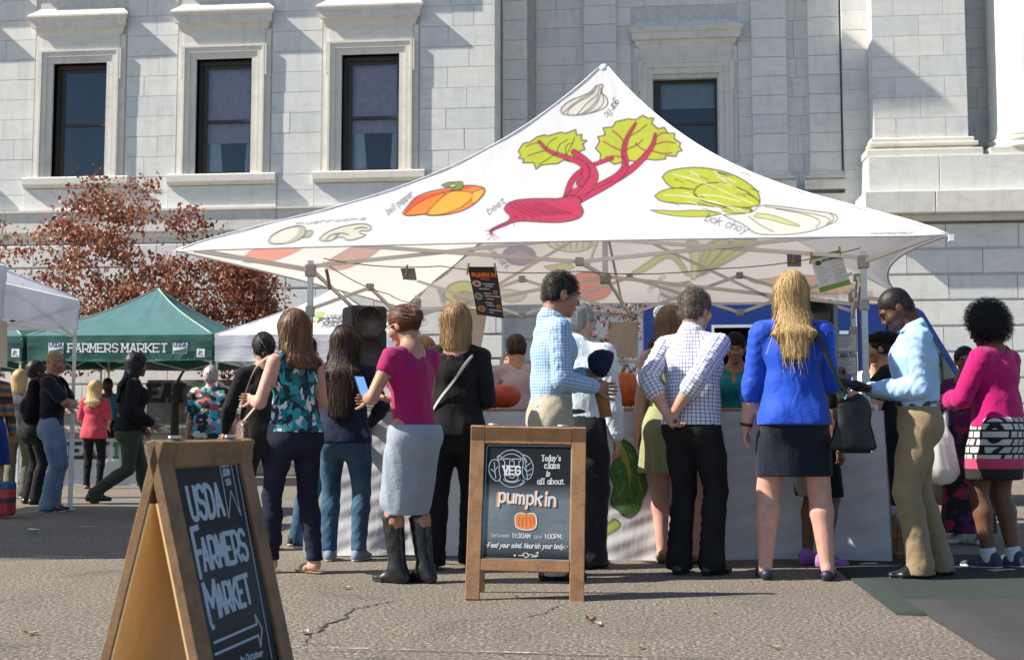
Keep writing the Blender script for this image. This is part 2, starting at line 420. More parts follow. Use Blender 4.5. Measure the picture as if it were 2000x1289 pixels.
# string course between basement and main storey
mb = MB()
prof = [(W + .3, 5.05), (W - .03, 5.05), (W - .05, 5.16), (W - .16, 5.24), (W - .18, 5.30), (W - .18, 5.72), (W - .24, 5.75), (W - .24, 5.80), (W - .02, 5.84), (W + .3, 5.84)]
def seg_course(x0, x1): return MB().sweep(prof, x0 + .006, x1 - .006).build('string_course_block', TRIM, lw)
xs = [-24.0, -17.5, -14.2, -11.0, -7.9, -5.4, -2.82]
for a, b in zip(xs, xs[1:]): seg_course(a, b)

# sash windows
def mat_glass(name, c, rough=.04):
    t = NT(name); p = t.pos()
    t.col((*c, 1)).set(Roughness=rough); t.p.inputs['Specular IOR Level'].default_value = .75
    t.p.inputs['Coat Weight'].default_value = .3
    t.bump(t.noise(p, 1.1, 2), .02, .12)
    return t.m
SASH = plain('dark_brown_sash_paint', (.035, .03, .024), .45)
PANE = None
def mat_pane():
    t = NT('window_glass'); g = t.node('BsdfGlossy'); g.inputs['Roughness'].default_value = .03; tr = t.node('BsdfTransparent'); tr.inputs[0].default_value = (.86, .91, .93, 1)
    mx = t.node('MixShader'); fr = t.node('Fresnel'); fr.inputs['IOR'].default_value = 1.5
    t.put(mx.inputs[0], t.math('ADD', t.math('MULTIPLY', fr.outputs[0], 1.0), .015)); t.t.links.new(tr.outputs[0], mx.inputs[1]); t.t.links.new(g.outputs[0], mx.inputs[2]); t.t.links.new(mx.outputs[0], t.out.inputs[0])
    b = t.node('Bump'); b.inputs['Strength'].default_value = .08; b.inputs['Distance'].default_value = .02; t.put(b.inputs['Height'], t.noise(t.pos(), 1.2, 2)); t.t.links.new(b.outputs[0], g.inputs['Normal'])
    return t.m
PANE = mat_pane()
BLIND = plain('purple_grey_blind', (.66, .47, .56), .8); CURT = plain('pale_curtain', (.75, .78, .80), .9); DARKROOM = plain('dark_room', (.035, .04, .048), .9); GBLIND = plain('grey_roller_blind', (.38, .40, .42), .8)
def sash_window(x0, x1, y, z0, z1, blind, hood=True, kind=0, wall_y=None):
    w = empty('window', (0, -W, 0), 0, bld); wy_ = wall_y if wall_y is not None else y
    d = .16
    mb = MB()
    for a, b, c, e in ((x0, x0 + .085, z0, z1), (x1 - .085, x1, z0, z1), (x0 + .085, x1 - .085, z1 - .10, z1), (x0 + .085, x1 - .085, z0, z0 + .06)): mb.box(a, b, y + d, y + d + .14, c, e)
    for a, b, c, e in ((x0 + .085, x0 + .19, z0 + .06, z1 - .1),): mb.box(a, b, y + d + .05, y + d + .12, c, e)
    zm = z0 + (z1 - z0) * .475
    mb.box(x0 + .19, x1 - .085, y + d + .03, y + d + .10, zm - .035, zm + .035)
    mb.box(x0 + .19, x1 - .085, y + d + .05, y + d + .11, z1 - .17, z1 - .10); mb.box(x0 + .19, x1 - .085, y + d + .04, y + d + .1, z0 + .06, z0 + .10)
    mb.build('sash_frame', SASH, w)
    for a, b in ((z0 + .1, zm - .035), (zm + .035, z1 - .17)): MB().box(x0 + .19, x1 - .085, y + d + .062, y + d + .068, a, b).build('pane', PANE, w)
    # room behind, blind, curtains
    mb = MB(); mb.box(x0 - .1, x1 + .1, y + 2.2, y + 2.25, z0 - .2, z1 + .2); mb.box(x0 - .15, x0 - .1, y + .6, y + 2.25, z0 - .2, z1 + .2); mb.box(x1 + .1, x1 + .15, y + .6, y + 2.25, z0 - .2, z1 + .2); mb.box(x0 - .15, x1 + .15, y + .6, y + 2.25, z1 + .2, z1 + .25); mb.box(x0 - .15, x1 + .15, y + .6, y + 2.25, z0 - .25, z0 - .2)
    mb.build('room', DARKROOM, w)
    if blind:
        mb = MB(); zb = z1 - (z1 - z0) * blind; n = int((z1 - zb) / .05)
        for i in range(n): mb.box(x0 + .12, x1 - .06, y + d + .20, y + d + .215 + .012 * (i % 2), zb + i * .05, zb + i * .05 + .046)
        mb.build('blind', BLIND if kind != 3 else GBLIND, w)
    if kind == 2:
        for a, b in ((x0 + .19, x0 + .50), (x1 - .28, x1 - .07)):
            V = []; Q = []; n = 16
            for j in (0, 1):
                for i in range(n + 1):
                    t_ = i / n; xx = a + (b - a) * t_ * (.75 if j else 1.0) + (0 if b < (x0 + x1) / 2 else (b - a) * .25 * j); V.append((xx, y + d + .26 + .03 * math.sin(i * 2.4), z0 + .08 if not j else z0 + 1.0))
            Q = [(i, i + 1, i + n + 2, i + n + 1) for i in range(n)]
            link('curtain', np_mesh('curtain', V, Q), CURT, w)
    # stone architrave: two fascias, eared at the top
    mb = MB()
    yo = wy_
    for e0, e1, pj in ((.0, .14, .05), (.14, .25, .085), (.25, .30, .11)):
        top0, top1 = z1 + e0, z1 + e1
        ears = .05 if e1 > .29 else 0
        for sx in (-1, 1):
            xa = x0 if sx < 0 else x1
            mb.box(min(xa + sx * e0, xa + sx * e1), max(xa + sx * e0, xa + sx * e1), yo - pj, yo + .3, z0, top1)
            if ears: mb.box(min(xa + sx * e1, xa + sx * (e1 + ears)), max(xa + sx * e1, xa + sx * (e1 + ears)), yo - pj + .004, yo + .05, z1 - .42, top1 - .002)
        mb.box(x0 - e0, x1 + e0, yo - pj, yo + .3, top0, top1)
    for sx in (-1, 1):                                   # splayed reveal
        xa = x0 if sx < 0 else x1
    mb.build('architrave', TRIM, w)
    zf = z1 + .30
    for sx in (-1, 1):
        xa = (x0 if sx < 0 else x1) + sx * .30; mb = MB().box(min(xa, xa + sx * .13), max(xa, xa + sx * .13), yo - .03, yo + .05, z0, zf + .338); mb.build('backing_strip', TRIM, w)
    MB().box(x0 - .299, x1 + .299, yo - .06, yo + .1, zf + .001, zf + .34).build('frieze', TRIM, w)
    zh = zf + .34
    P = [(.1, 0), (-.06, 0), (-.08, .05), (-.11, .09), (-.12, .14), (-.19, .16), (-.20, .31), (-.23, .33), (-.26, .39), (-.26, .43), (-.22, .47), (-.15, .53), (-.08, .60), (-.06, .63), (.1, .63)]
    prof = [(yo + p, zh + q) for p, q in P]
    ex = lambda p: max(0, (yo - p[0])) * 1.0
    MB().sweep(prof, lambda p: x0 - .30 - ex(p), lambda p: x1 + .30 + ex(p)).build('hood', TRIM, w)
    # sill
    P = [(.3, -.24), (-.10, -.24), (-.13, -.2), (-.18, -.17), (-.18, -.03), (-.15, 0), (.3, .012)]
    MB().sweep([(yo + p, z0 + q) for p, q in P], x0 - .60, x1 + .60).build('sill', TRIM, w)
    return w
tagw = {0: 'left', 1: 'mid', 2: 'right'}
sash_window(*WINL[0], W, 6.58, 9.24, .7)
sash_window(*WIN[0], W, 6.58, 9.24, 0, kind=0)
sash_window(*WIN[1], W, 6.58, 9.24, .70, kind=2)
sash_window(*WIN[2], W, 6.58, 9.24, .64, kind=2)
sash_window(.455, 1.985, 28.5, 7.0, 9.17, .34, kind=3)
# upper storey sills and brackets just above the picture: they throw the slanting shadows seen at the top
for a, b in WINL:
    mb = MB(); mb.box(a - .60, b + .60, W - .30, W + .1, 11.25, 11.5); mb.box(a - .5, a - .3, W - .22, W + .1, 10.98, 11.249); mb.box(b + .3, b + .5, W - .22, W + .1, 10.98, 11.249)
    o = mb.build('upper_sill', TRIM, bld); o.location = (0, -W, 0)
# main cornice of the wing, above the picture: its lip throws the slanting shadow on the right pier
o = MB().box(-24, -2.6, 25.33, 26.51, 16.37, 16.52).box(-24, -2.75, 25.95, 26.51, 15.9, 16.369).build('main_cornice', TRIM, bld); o.location = (0, -W, 0)
# low terrace walls in front of the building
TERR = plain('pale_terrace_stone', (.42, .39, .34), .85, var=.2, scale=1.5)
for (x0, x1, y, z, lb) in ((-16, -3.6, 24.6, 1.30, 'upper pale stone terrace wall behind the left tents'), (-16, -3.6, 23.4, .92, 'lower pale stone terrace wall behind the left tents')):
    r = empty('terrace_wall', (x0, y, 0)); tag(r, lb, 'wall'); L = x1 - x0
    n = 9
    for i in range(n): MB().box(L * i / n + .004, L * (i + 1) / n - .004, 0, .8, 0, z - .12).build('block', TERR, r, .012)
    for i in range(n): MB().box(L * i / n + .003, L * (i + 1) / n - .003, -.06, .86, z - .118, z).build('coping', TERR, r, .015)

# ================================================================ lettering: a small stroke alphabet
GL = {
'A': '02 28/28 42/14 34', 'B': '02 08/~08 38 47 46 35 05/~05 35 44 43 32 02', 'C': '~47 38 18 07 03 12 32 43', 'D': '02 08/~08 28 47 43 22 02', 'E': '02 08/08 48/05 35/02 42', 'F': '02 08/08 48/05 35',
'G': '~47 38 18 07 03 12 32 43/43 45/25 45', 'H': '02 08/42 48/05 45', 'I': '22 28', 'J': '~38 33 22 12 03', 'K': '02 08/04 48/15 42', 'L': '02 08/02 42', 'M': '02 08/08 24/24 48/48 42', 'N': '02 08/08 42/42 48',
'O': '~28 18 07 03 12 32 43 47 38 28', 'P': '02 08/~08 38 47 45 34 04', 'R': '02 08/~08 38 47 45 34 04/24 42', 'S': '~47 38 18 07 06 15 35 44 43 32 12 03', 'T': '22 28/08 48', 'U': '~08 03 12 32 43 48', 'V': '08 22/22 48', 'W': '08 12/12 26/26 32/32 48', 'Y': '08 25/25 48/25 22',
'1': '17 28/28 22', '7': '08 48/48 22', '3': '~07 18 38 47 46 35 25/~25 35 44 43 32 12 03', '0': '~28 18 07 03 12 32 43 47 38 28', ':': '15 16/12 13', '.': '12 13', "'": '18 17', '-': '15 35', '!': '18 14/12 13',
'a': '~36 16 05 03 12 22 34/36 32', 'b': '08 02/~05 16 26 35 33 22 12 03', 'c': '~35 26 16 05 03 12 22 33', 'd': '38 32/~35 26 16 05 03 12 22 33', 'e': '~04 34 35 26 16 05 03 12 22 33', 'f': '~38 28 17 12/06 26', 'g': '36 31/~31 20 10 01/~35 26 16 05 04 13 23 34', 'h': '08 02/~05 16 26 35 32',
'i': '12 16/17 18', 'k': '08 02/04 36/15 32', 'l': '18 12', 'm': '02 06/~05 16 25 22/~25 36 45 42', 'n': '02 06/~05 16 26 35 32', 'o': '~26 16 05 03 12 22 33 35 26', 'p': '06 00/~05 16 26 35 33 22 12 03', 'r': '02 06/~05 16 26 35', 's': '~35 26 16 05 14 24 33 22 12 03', 't': '17 13/~13 22 32/06 26', 'u': '~06 03 12 22 33/36 32', 'v': '06 22/22 46', 'w': '06 12/12 25/25 32/32 46', 'y': '06 23/~46 23 11 00'}
WID = {**{c: 5.3 for c in 'ABCDEFGHKLNOPRSTUVY037'}, 'M': 5.6, 'W': 5.6, 'I': 4.0, 'J': 4.6, '1': 3.6, ' ': 3.0, 'i': 2.5, 'l': 2.5, 'm': 5.6, 'w': 5.4, 'v': 5.0, 'y': 5.0, ':': 2.6, '.': 2.4, "'": 2.2, '!': 2.6, '-': 4.4, 'f': 3.4, 't': 3.6}
def chaikin(p, n=2):
    for _ in range(n):
        q = [p[0]]
        for a, b in zip(p, p[1:]): q += [(a[0] * .75 + b[0] * .25, a[1] * .75 + b[1] * .25), (a[0] * .25 + b[0] * .75, a[1] * .25 + b[1] * .75)]
        p = q + [p[-1]]
    return p
def text_polys(txt, serif=False, slant=0.0, jitter=0.0):
    """polylines with cap height 1, baseline 0; returns (polylines, width)"""
    out = []; x = 0.0
    for ch in txt:
        jy = random.uniform(-jitter, jitter)
        for stx in GL.get(ch, '').split('/'):
            if not stx: continue
            sm = stx[0] == '~'; pts = [(int(c[0]), int(c[1]) - 2) for c in stx.lstrip('~').split()]
            if sm: pts = chaikin(pts)
            q = [((x + a + slant * b) / 6, (b + jy * 6) / 6) for a, b in pts]
            out.append(q)
            if serif and not sm:
                for e, o in ((pts[0], pts[-1]), (pts[-1], pts[0])):
                    if e[1] in (0, 6, 4) and abs(o[1] - e[1]) > 2: out.append([((x + e[0] - .9 + slant * e[1]) / 6, e[1] / 6), ((x + e[0] + .9 + slant * e[1]) / 6, e[1] / 6)])
        x += WID.get(ch, 4.2)
    return out, (x - 1.2) / 6
def place_text(txt, p0, p1, cap, **kw):
    """fit text between two baseline points (2-D)"""
    up = kw.pop('up', None); P, w = text_polys(txt, **kw); d = (p1[0] - p0[0], p1[1] - p0[1]); L = math.hypot(*d); ex = (d[0] / L, d[1] / L)
    ey = up or (-ex[1], ex[0])
    return [[(p0[0] + ex[0] * a / w * L + ey[0] * b * cap, p0[1] + ex[1] * a / w * L + ey[1] * b * cap) for a, b in s] for s in P]
def ribbons(name, polys, width, mp, mat, parent, z0=.0012, dz=.00012):
    """flat strokes laid on a surface; mp(a,b)->(point, normal)"""
    V = []; Q = []
    for k, pl in enumerate(polys):
        pl = [p for i, p in enumerate(pl) if i == 0 or math.hypot(p[0] - pl[i - 1][0], p[1] - pl[i - 1][1]) > 1e-6]
        if len(pl) < 2: continue
        n0 = len(V); w = (width[k] if isinstance(width, list) else width) / 2
        for i, p in enumerate(pl):
            a, b = pl[max(i - 1, 0)], pl[min(i + 1, len(pl) - 1)]; dx, dy = b[0] - a[0], b[1] - a[1]; L = math.hypot(dx, dy) or 1
            ext = -w * .6 if i == 0 else (w * .6 if i == len(pl) - 1 else 0)
            for sgn in (-1, 1):
                q, nn = mp(p[0] - dy / L * w * sgn + dx / L * ext, p[1] + dx / L * w * sgn + dy / L * ext); V.append(tuple(q + nn * (z0 + dz * (k % 8))))
        Q += [(n0 + 2 * i, n0 + 2 * i + 2, n0 + 2 * i + 3, n0 + 2 * i + 1) for i in range(len(pl) - 1)]
    return link(name, np_mesh(name, V, Q, False), mat, parent)
def fill_poly(name, pts, mp, mat, parent, z=.001):
    bm = bmesh.new(); vs = []
    for p in pts:
        q, n = mp(*p); vs.append(bm.verts.new(q + n * z))
    es = [bm.edges.new((vs[i], vs[(i + 1) % len(vs)])) for i in range(len(vs))]
    bmesh.ops.triangle_fill(bm, use_beauty=True, edges=es)
    me = bpy.data.meshes.new(name); bm.to_mesh(me); bm.free()
    return link(name, me, mat, parent)

class Paint:
    """flat print rasterised onto the vertices of a fine cloth grid (coordinates a, b of each vertex)"""
    def __init__(s, a, b, base, aa=1.0): s.a, s.b = np.asarray(a), np.asarray(b); s.c = np.tile(np.array(base, float), (len(a), 1)); s.aa = aa; s.T = (0, 0, 1.0)
    def tr(s, pts): ox, oy, k = s.T; return [(ox + p[0] / k, oy + p[1] / k) for p in pts]
    def _near(s, P, m): P = np.array(P); return np.nonzero((s.a > P[:, 0].min() - m) & (s.a < P[:, 0].max() + m) & (s.b > P[:, 1].min() - m) & (s.b < P[:, 1].max() + m))[0]
    def _seg(s, idx, P, close):
        d = np.full(len(idx), 1e9); A, B = s.a[idx], s.b[idx]; P = list(P)
        for p, q in zip(P, P[1:] + ([P[0]] if close else [])):
            dx, dy = q[0] - p[0], q[1] - p[1]; L = dx * dx + dy * dy + 1e-12; t = np.clip(((A - p[0]) * dx + (B - p[1]) * dy) / L, 0, 1)
            d = np.minimum(d, np.hypot(A - p[0] - t * dx, B - p[1] - t * dy))
        return d
    def _put(s, idx, cov, c): cov = np.clip(cov, 0, 1)[:, None]; s.c[idx] = s.c[idx] * (1 - cov) + np.array(c[:3]) * cov
    def poly(s, pts, c, edge=0, ec=(.035, .02, .018), sm=1, alpha=1.0):
        P = s.tr(pts); P = chaikin(P + [P[0]], sm)[:-1] if sm else P; idx = s._near(P, 6)
        if not len(idx): return
        A, B = s.a[idx], s.b[idx]; ins = np.zeros(len(idx), bool)
        for p, q in zip(P, P[1:] + [P[0]]):
            cr = ((p[1] > B) != (q[1] > B)); xi = (q[0] - p[0]) * (B - p[1]) / ((q[1] - p[1]) or 1e-12) + p[0]; ins ^= cr & (A < xi)
        d = s._seg(idx, P, True); sd = np.where(ins, -d, d)
        s._put(idx, (.5 - sd / s.aa) .clip(0, 1) * alpha, c)
        if edge: s._put(idx, (.5 + (edge / 2 - d) / s.aa).clip(0, 1) * alpha, ec)
    def line(s, pts, w, c=(.035, .02, .018), sm=2, raw=False, taper=None):
        P = pts if raw else s.tr(pts); P = chaikin(list(P), sm) if sm else list(P); idx = s._near(P, w + 3)
        if not len(idx): return
        if taper is None: s._put(idx, .5 + (w / 2 - s._seg(idx, P, False)) / s.aa, c)
        else:
            A, B = s.a[idx], s.b[idx]; best = np.full(len(idx), -9.0); n = len(P) - 1
            for i, (p, q) in enumerate(zip(P, P[1:])):
                dx, dy = q[0] - p[0], q[1] - p[1]; L = dx * dx + dy * dy + 1e-12; t = np.clip(((A - p[0]) * dx + (B - p[1]) * dy) / L, 0, 1)
                ww = (w + (taper - w) * (i + t) / n) / 2; best = np.maximum(best, .5 + (ww - np.hypot(A - p[0] - t * dx, B - p[1] - t * dy)) / s.aa)
            s._put(idx, best, c)
    def text(s, txt, p0, p1, cap, w, c=(.05, .04, .04), flip=1, **kw):
        (a0, b0), (a1, b1) = s.tr([p0, p1]); k = s.T[2]
        d = (a1 - a0, b1 - b0); L = math.hypot(*d); ex = (d[0] / L, d[1] / L); ey = (ex[1] * flip, -ex[0] * flip); P, wd = text_polys(txt, **kw)
        for q in P: s.line([(a0 + ex[0] * x / wd * L + ey[0] * y * cap / k, b0 + ex[1] * x / wd * L + ey[1] * y * cap / k) for x, y in q], w / k, c, 0, True)

def mat_canopy(name, transl=.35, attr='print'):
    t = NT(name); at = t.node('Attribute', attribute_name=attr).outputs['Color']; geo = t.node('NewGeometry')
    inner = t.mix(.30, at, (.76, .70, .64, 1)); c = t.mix(geo.outputs['Backfacing'], at, inner)
    n = t.noise(t.obj(), 3.0, 5); c = t.mix(t.math('MULTIPLY', n, .12), c, (.55, .55, .56, 1))
    d = t.node('BsdfDiffuse'); tr = t.node('BsdfTranslucent'); mx = t.node('MixShader'); mx.inputs[0].default_value = transl
    t.put(d.inputs[0], c); t.put(tr.inputs[0], c); t.t.links.new(d.outputs[0], mx.inputs[1]); t.t.links.new(tr.outputs[0], mx.inputs[2]); t.t.links.new(mx.outputs[0], t.out.inputs[0])
    b = t.node('Bump'); b.inputs['Strength'].default_value = .35; b.inputs['Distance'].default_value = .02; t.put(b.inputs['Height'], t.noise(t.scaled(t.obj(), (3, 3, .7)), 3.5, 4)); t.t.links.new(b.outputs[0], d.inputs['Normal'])
    return t.m
CANOPY = mat_canopy('white_canopy_cloth', .42)
ALU = plain('brushed_aluminium', (.52, .53, .54), .38, .75, .06); JOINT = plain('grey_plastic_joint', (.33, .33, .33), .55); STEELW = plain('white_steel_leg', (.62, .63, .65), .4)

def cloth_panel(name, A, B, apex, sag, nS, nT, parent, paint=None, scallop=(0, 0, 0), wr=.006, base=(.76, .74, .71), mat=None, seed=0):
    """triangular roof cloth from eave A-B up to the apex, hanging slightly hollow"""
    A, B, apex = np.array(A), np.array(B), np.array(apex); s = np.linspace(0, 1, nS + 1)[None, :, None]; t = np.linspace(0, .985, nT + 1)[:, None, None]
    e = A + (B - A) * s + np.array(scallop) * (4 * s * (1 - s)); P = e * (1 - t) + apex * t
    sg = sag * 5.38 * (t ** 1.5) * (1 - t) * (1 + .12 * np.sin(PI * s)); P = P - np.concatenate([0 * sg, 0 * sg, sg], 2)
    ss, tt = s[..., 0], t[..., 0]
    w = wr * (np.sin(23 * ss + 5 * tt + seed) * np.sin(PI * ss) * (1 - tt) * .7 + .8 * np.sin(61 * (ss - .5) * (1.2 - tt) + seed) * tt ** 3 * (1 - tt) * 4 + .6 * np.sin(38 * tt + 9 * ss) * (np.abs(ss - .5) * 2) ** 3 * (1 - tt))
    P[..., 2] += w * np.minimum(1, tt * 12)
    V = P.reshape(-1, 3); i = np.arange(nT)[:, None] * (nS + 1) + np.arange(nS)[None, :]
    Q = np.stack([i, i + 1, i + nS + 2, i + nS + 1], -1).reshape(-1, 4)
    me = np_mesh(name, V, Q); o = link(name, me, mat or CANOPY, parent)
    if paint is not None: col = paint(V)
    else: col = np.tile(np.array(base), (len(V), 1))
    vattr(me, 'print', col)
    return o

# ================================================================ the big printed tent
LIME, DK, CRIM, OR1, OR2, RED = (.50, .55, .045), (.04, .022, .02), (.52, .035, .10), (.86, .25, .05), (.90, .42, .06), (.75, .10, .04)
WH = (.79, .80, .825); CREAM = (.70, .69, .62)
def paint_front(V):
    x, y = project(V); p = Paint(x, y, WH, 2.6)
    p.T = (650, 0, 2.857)
    p.poly([(1470, 480), (1512, 472), (1503, 500), (1497, 520), (1530, 545), (1537, 580), (1520, 605), (1470, 625), (1380, 645), (1300, 645), (1270, 625), (1280, 595), (1330, 560), (1400, 535), (1440, 515)], CREAM, 2.2)
    for q in ([(1475, 485), (1450, 530), (1370, 570), (1310, 615), (1312, 640)], [(1488, 485), (1480, 530), (1420, 575), (1365, 640)], [(1497, 490), (1492, 545), (1462, 600), (1400, 640)], [(1500, 515), (1515, 560), (1500, 600), (1440, 632)], [(1460, 510), (1400, 545), (1330, 590), (1290, 630)], [(1483, 530), (1470, 570), (1430, 610), (1385, 640)]): p.line(q, 1.6, DK)
    p.text('garlic', (1580, 552), (1512, 640), 40, 4.5, DK, 1, slant=.2)
    # beet leaves
    lf = [(1035, 845), (1050, 820), (1065, 800), (1100, 795), (1140, 765), (1180, 755), (1200, 760), (1270, 740), (1300, 745), (1355, 725), (1362, 755), (1390, 752), (1385, 780), (1418, 787), (1395, 805), (1408, 835), (1380, 845), (1365, 870), (1350, 860), (1330, 905), (1290, 895), (1255, 915), (1190, 920), (1160, 925), (1135, 946), (1120, 910), (1060, 910), (1065, 890), (1038, 885), (1048, 868)]
    rf = [(1465, 830), (1490, 790), (1478, 765), (1520, 755), (1508, 715), (1560, 710), (1580, 680), (1650, 665), (1690, 670), (1730, 645), (1760, 662), (1792, 660), (1780, 690), (1815, 720), (1850, 712), (1870, 745), (1908, 745), (1905, 775), (1942, 800), (1935, 820), (1950, 842), (1925, 850), (1915, 875), (1860, 870), (1855, 890), (1800, 895), (1760, 890), (1700, 905), (1640, 895), (1610, 910), (1570, 918), (1545, 900), (1490, 895), (1495, 860)]
    for L in (lf, rf): p.poly(L, LIME, 2.4, DK, 0)
    def stem(pts, w0, w1): p.line(pts, w0 + 3.0, DK, 2, taper=w1 + 2.4); p.line(pts, w0, CRIM, 2, taper=w1)
    stem([(1560, 885), (1500, 905), (1430, 930), (1370, 965), (1325, 1020), (1305, 1100)], 4, 13)
    stem([(1800, 750), (1790, 810), (1730, 890), (1650, 960), (1500, 1040), (1370, 1110)], 3, 20)
    stem([(1690, 690), (1640, 770), (1620, 850), (1640, 920), (1600, 985), (1480, 1055), (1360, 1110)], 3, 21)
    stem([(1345, 850), (1400, 890), (1450, 945), (1460, 1000), (1400, 1060), (1330, 1110)], 9, 26); stem([(1150, 790), (1200, 845), (1290, 875), (1390, 910), (1420, 960), (1380, 1020)], 3, 15)
    for q in ([(1625, 850), (1560, 820), (1510, 790)], [(1630, 800), (1600, 760), (1560, 730)], [(1635, 770), (1700, 740), (1750, 700)], [(1630, 840), (1700, 810), (1730, 780)], [(1790, 810), (1860, 790), (1910, 800)], [(1770, 840), (1840, 860), (1890, 855)], [(1760, 850), (1720, 830), (1690, 800)], [(1800, 770), (1840, 740), (1870, 745)], [(1622, 880), (1570, 870), (1520, 880)]): p.line(q, 2.0, DK); p.line(q, 1.2, CRIM)
    for q in ([(1200, 840), (1150, 850), (1090, 870)], [(1240, 860), (1200, 890), (1150, 920)], [(1250, 860), (1260, 810), (1310, 780)], [(1300, 870), (1330, 820), (1350, 770)], [(1160, 800), (1120, 800), (1080, 820)], [(1190, 830), (1210, 790), (1250, 770)], [(1300, 860), (1300, 810), (1340, 800)]): p.line(q, 1.6, DK)
    p.poly([(955, 1165), (975, 1135), (1020, 1117), (1100, 1110), (1190, 1108), (1270, 1110), (1330, 1085), (1390, 1110), (1380, 1140), (1397, 1165), (1400, 1192), (1380, 1218), (1330, 1235), (1250, 1245), (1150, 1240), (1060, 1235), (1010, 1240), (960, 1262), (900, 1284), (885, 1300), (895, 1310), (878, 1300), (870, 1285), (930, 1255), (985, 1232), (990, 1205), (965, 1185)], CRIM, 2.2, DK)
    for k in range(7): p.line([(985 + 28 * k, 1135 - 2 * k), (1010 + 36 * k, 1160), (1080 + 42 * k, 1195)], 1.3, (.12, .01, .03))
    for k in range(8): p.line([(1010 + 40 * k, 1205 - 3 * k), (1040 + 40 * k, 1225 - 5 * k)], 1.1, (.12, .01, .03))
    for q in ([(1300, 1100), (1350, 1040), (1400, 985)], [(1330, 1105), (1390, 1050), (1440, 985)], [(1370, 1100), (1470, 1055), (1560, 1010)], [(1640, 930), (1620, 870)], [(1420, 1000), (1445, 960), (1420, 915)]): p.line(q, 1.2, (.14, .01, .03))
    for q in ([(885, 1300), (860, 1315)], [(890, 1305), (895, 1330), (910, 1340)], [(885, 1305), (880, 1330), (862, 1340)], [(1010, 1242), (1015, 1265)], [(900, 1285), (850, 1290)], [(895, 1310), (930, 1330)]): p.line(q, 1.4, (.2, .02, .06))
    p.text('beet', (872, 1200), (962, 1135), 38, 4.5, DK, slant=.25)
    # pepper
    p.poly([(390, 1188), (420, 1150), (455, 1105), (520, 1075), (600, 1058), (660, 1052), (700, 1040), (760, 1035), (820, 1040), (850, 1052), (850, 1078), (830, 1105), (780, 1150), (720, 1180), (640, 1200), (540, 1206), (510, 1195), (440, 1206), (405, 1203)], OR1, 0)
    p.poly([(455, 1105), (560, 1075), (640, 1062), (700, 1040), (790, 1042), (740, 1062), (640, 1072), (540, 1105), (460, 1165), (420, 1195), (392, 1188)], RED, 0)
    p.poly([(525, 1192), (555, 1150), (620, 1090), (670, 1063), (760, 1070), (795, 1085), (760, 1125), (700, 1168), (620, 1196), (550, 1204)], OR2, 1.5)
    p.poly([(400, 1200), (450, 1150), (540, 1100), (640, 1070), (600, 1110), (540, 1170), (520, 1196), (440, 1205)], OR1, 1.2)
    p.poly([(780, 1075), (840, 1050), (848, 1075), (800, 1130), (770, 1140)], OR2, 1.2)
    p.line([(390, 1188), (420, 1150), (455, 1105), (520, 1075), (600, 1058), (700, 1040), (760, 1035), (820, 1040), (850, 1052), (850, 1078), (830, 1105), (780, 1150), (720, 1180), (640, 1200), (540, 1206), (510, 1195), (440, 1206), (400, 1203), (390, 1188)], 2.4, DK, 1)
    p.poly([(605, 1035), (640, 1018), (690, 1015), (730, 1013), (722, 1060), (690, 1062), (650, 1067), (680, 1045), (690, 1030), (650, 1030), (662, 1046), (625, 1047)], (.22, .30, .05), 1.6)
    p.text('bell pepper', (312, 1200), (452, 1092), 36, 4.2, (.06, .05, .05), slant=.2)
    # bok choy
    p.T = (1100, 110, 2.4325)
    p.poly([(760, 755), (900, 745), (935, 705), (1040, 715), (1180, 735), (1270, 745), (1305, 760), (1300, 785), (1260, 800), (1190, 830), (1080, 848), (960, 850), (900, 838), (860, 800), (800, 775)], (.80, .81, .68), 1.8, DK)
    p.poly([(920, 745), (1000, 755), (1080, 785), (1140, 812), (1060, 800), (980, 775), (900, 765)], (.62, .66, .28), 1.0)
    for q in ([(960, 715), (1100, 735), (1220, 755), (1275, 775), (1250, 800)], [(1010, 725), (1150, 750), (1230, 780), (1200, 815)], [(880, 760), (930, 800), (1000, 835)], [(1270, 748), (1290, 770), (1265, 795)]): p.line(q, 1.6, DK)
    p.poly([(470, 575), (490, 550), (540, 535), (640, 527), (730, 540), (800, 560), (860, 590), (920, 635), (937, 680), (932, 705), (860, 700), (700, 650), (540, 635), (495, 612)], LIME, 2.2, DK)
    p.poly([(435, 665), (460, 642), (520, 625), (620, 632), (720, 650), (850, 700), (910, 735), (870, 742), (760, 722), (640, 705), (540, 700), (460, 690)], LIME, 2.0, DK)
    p.poly([(415, 732), (470, 732), (540, 737), (640, 730), (770, 745), (700, 762), (600, 764), (520, 758), (450, 745)], LIME, 1.4, DK)
    p.poly([(620, 648), (640, 612), (720, 598), (800, 610), (880, 650), (935, 690), (930, 710), (860, 722), (760, 712), (670, 692), (632, 668)], LIME, 2.2, DK)
    p.poly([(750, 722), (800, 712), (870, 722), (905, 738), (830, 748), (765, 742)], LIME, 1.4, DK)
    rr = random.Random(3)
    for k in range(46):
        a, b = rr.uniform(470, 900), rr.uniform(545, 735); p.line([(a, b), (a + 22, b + 3), (a + 42, b + 14)], .9, DK if k % 3 else (.8, .82, .6))
    for q in ([(520, 560), (640, 590), (760, 640), (900, 700)], [(480, 660), (600, 665), (740, 700), (880, 740)], [(720, 545), (750, 580), (800, 620)], [(640, 660), (720, 660), (840, 690)]): p.line(q, 1.6, (.78, .8, .55))
    p.text('bok choy', (672, 782), (868, 842), 38, 4.0, (.06, .05, .05), slant=.3)
    p.text('MASTERTENT', (1466, 850), (1662, 848), 10, 3.0, (.25, .25, .27))
    # mushrooms
    p.T = (340, 110, 2.353)
    p.poly([(590, 806), (645, 798), (628, 834), (585, 834)], (.45, .45, .36), 1.6, DK)
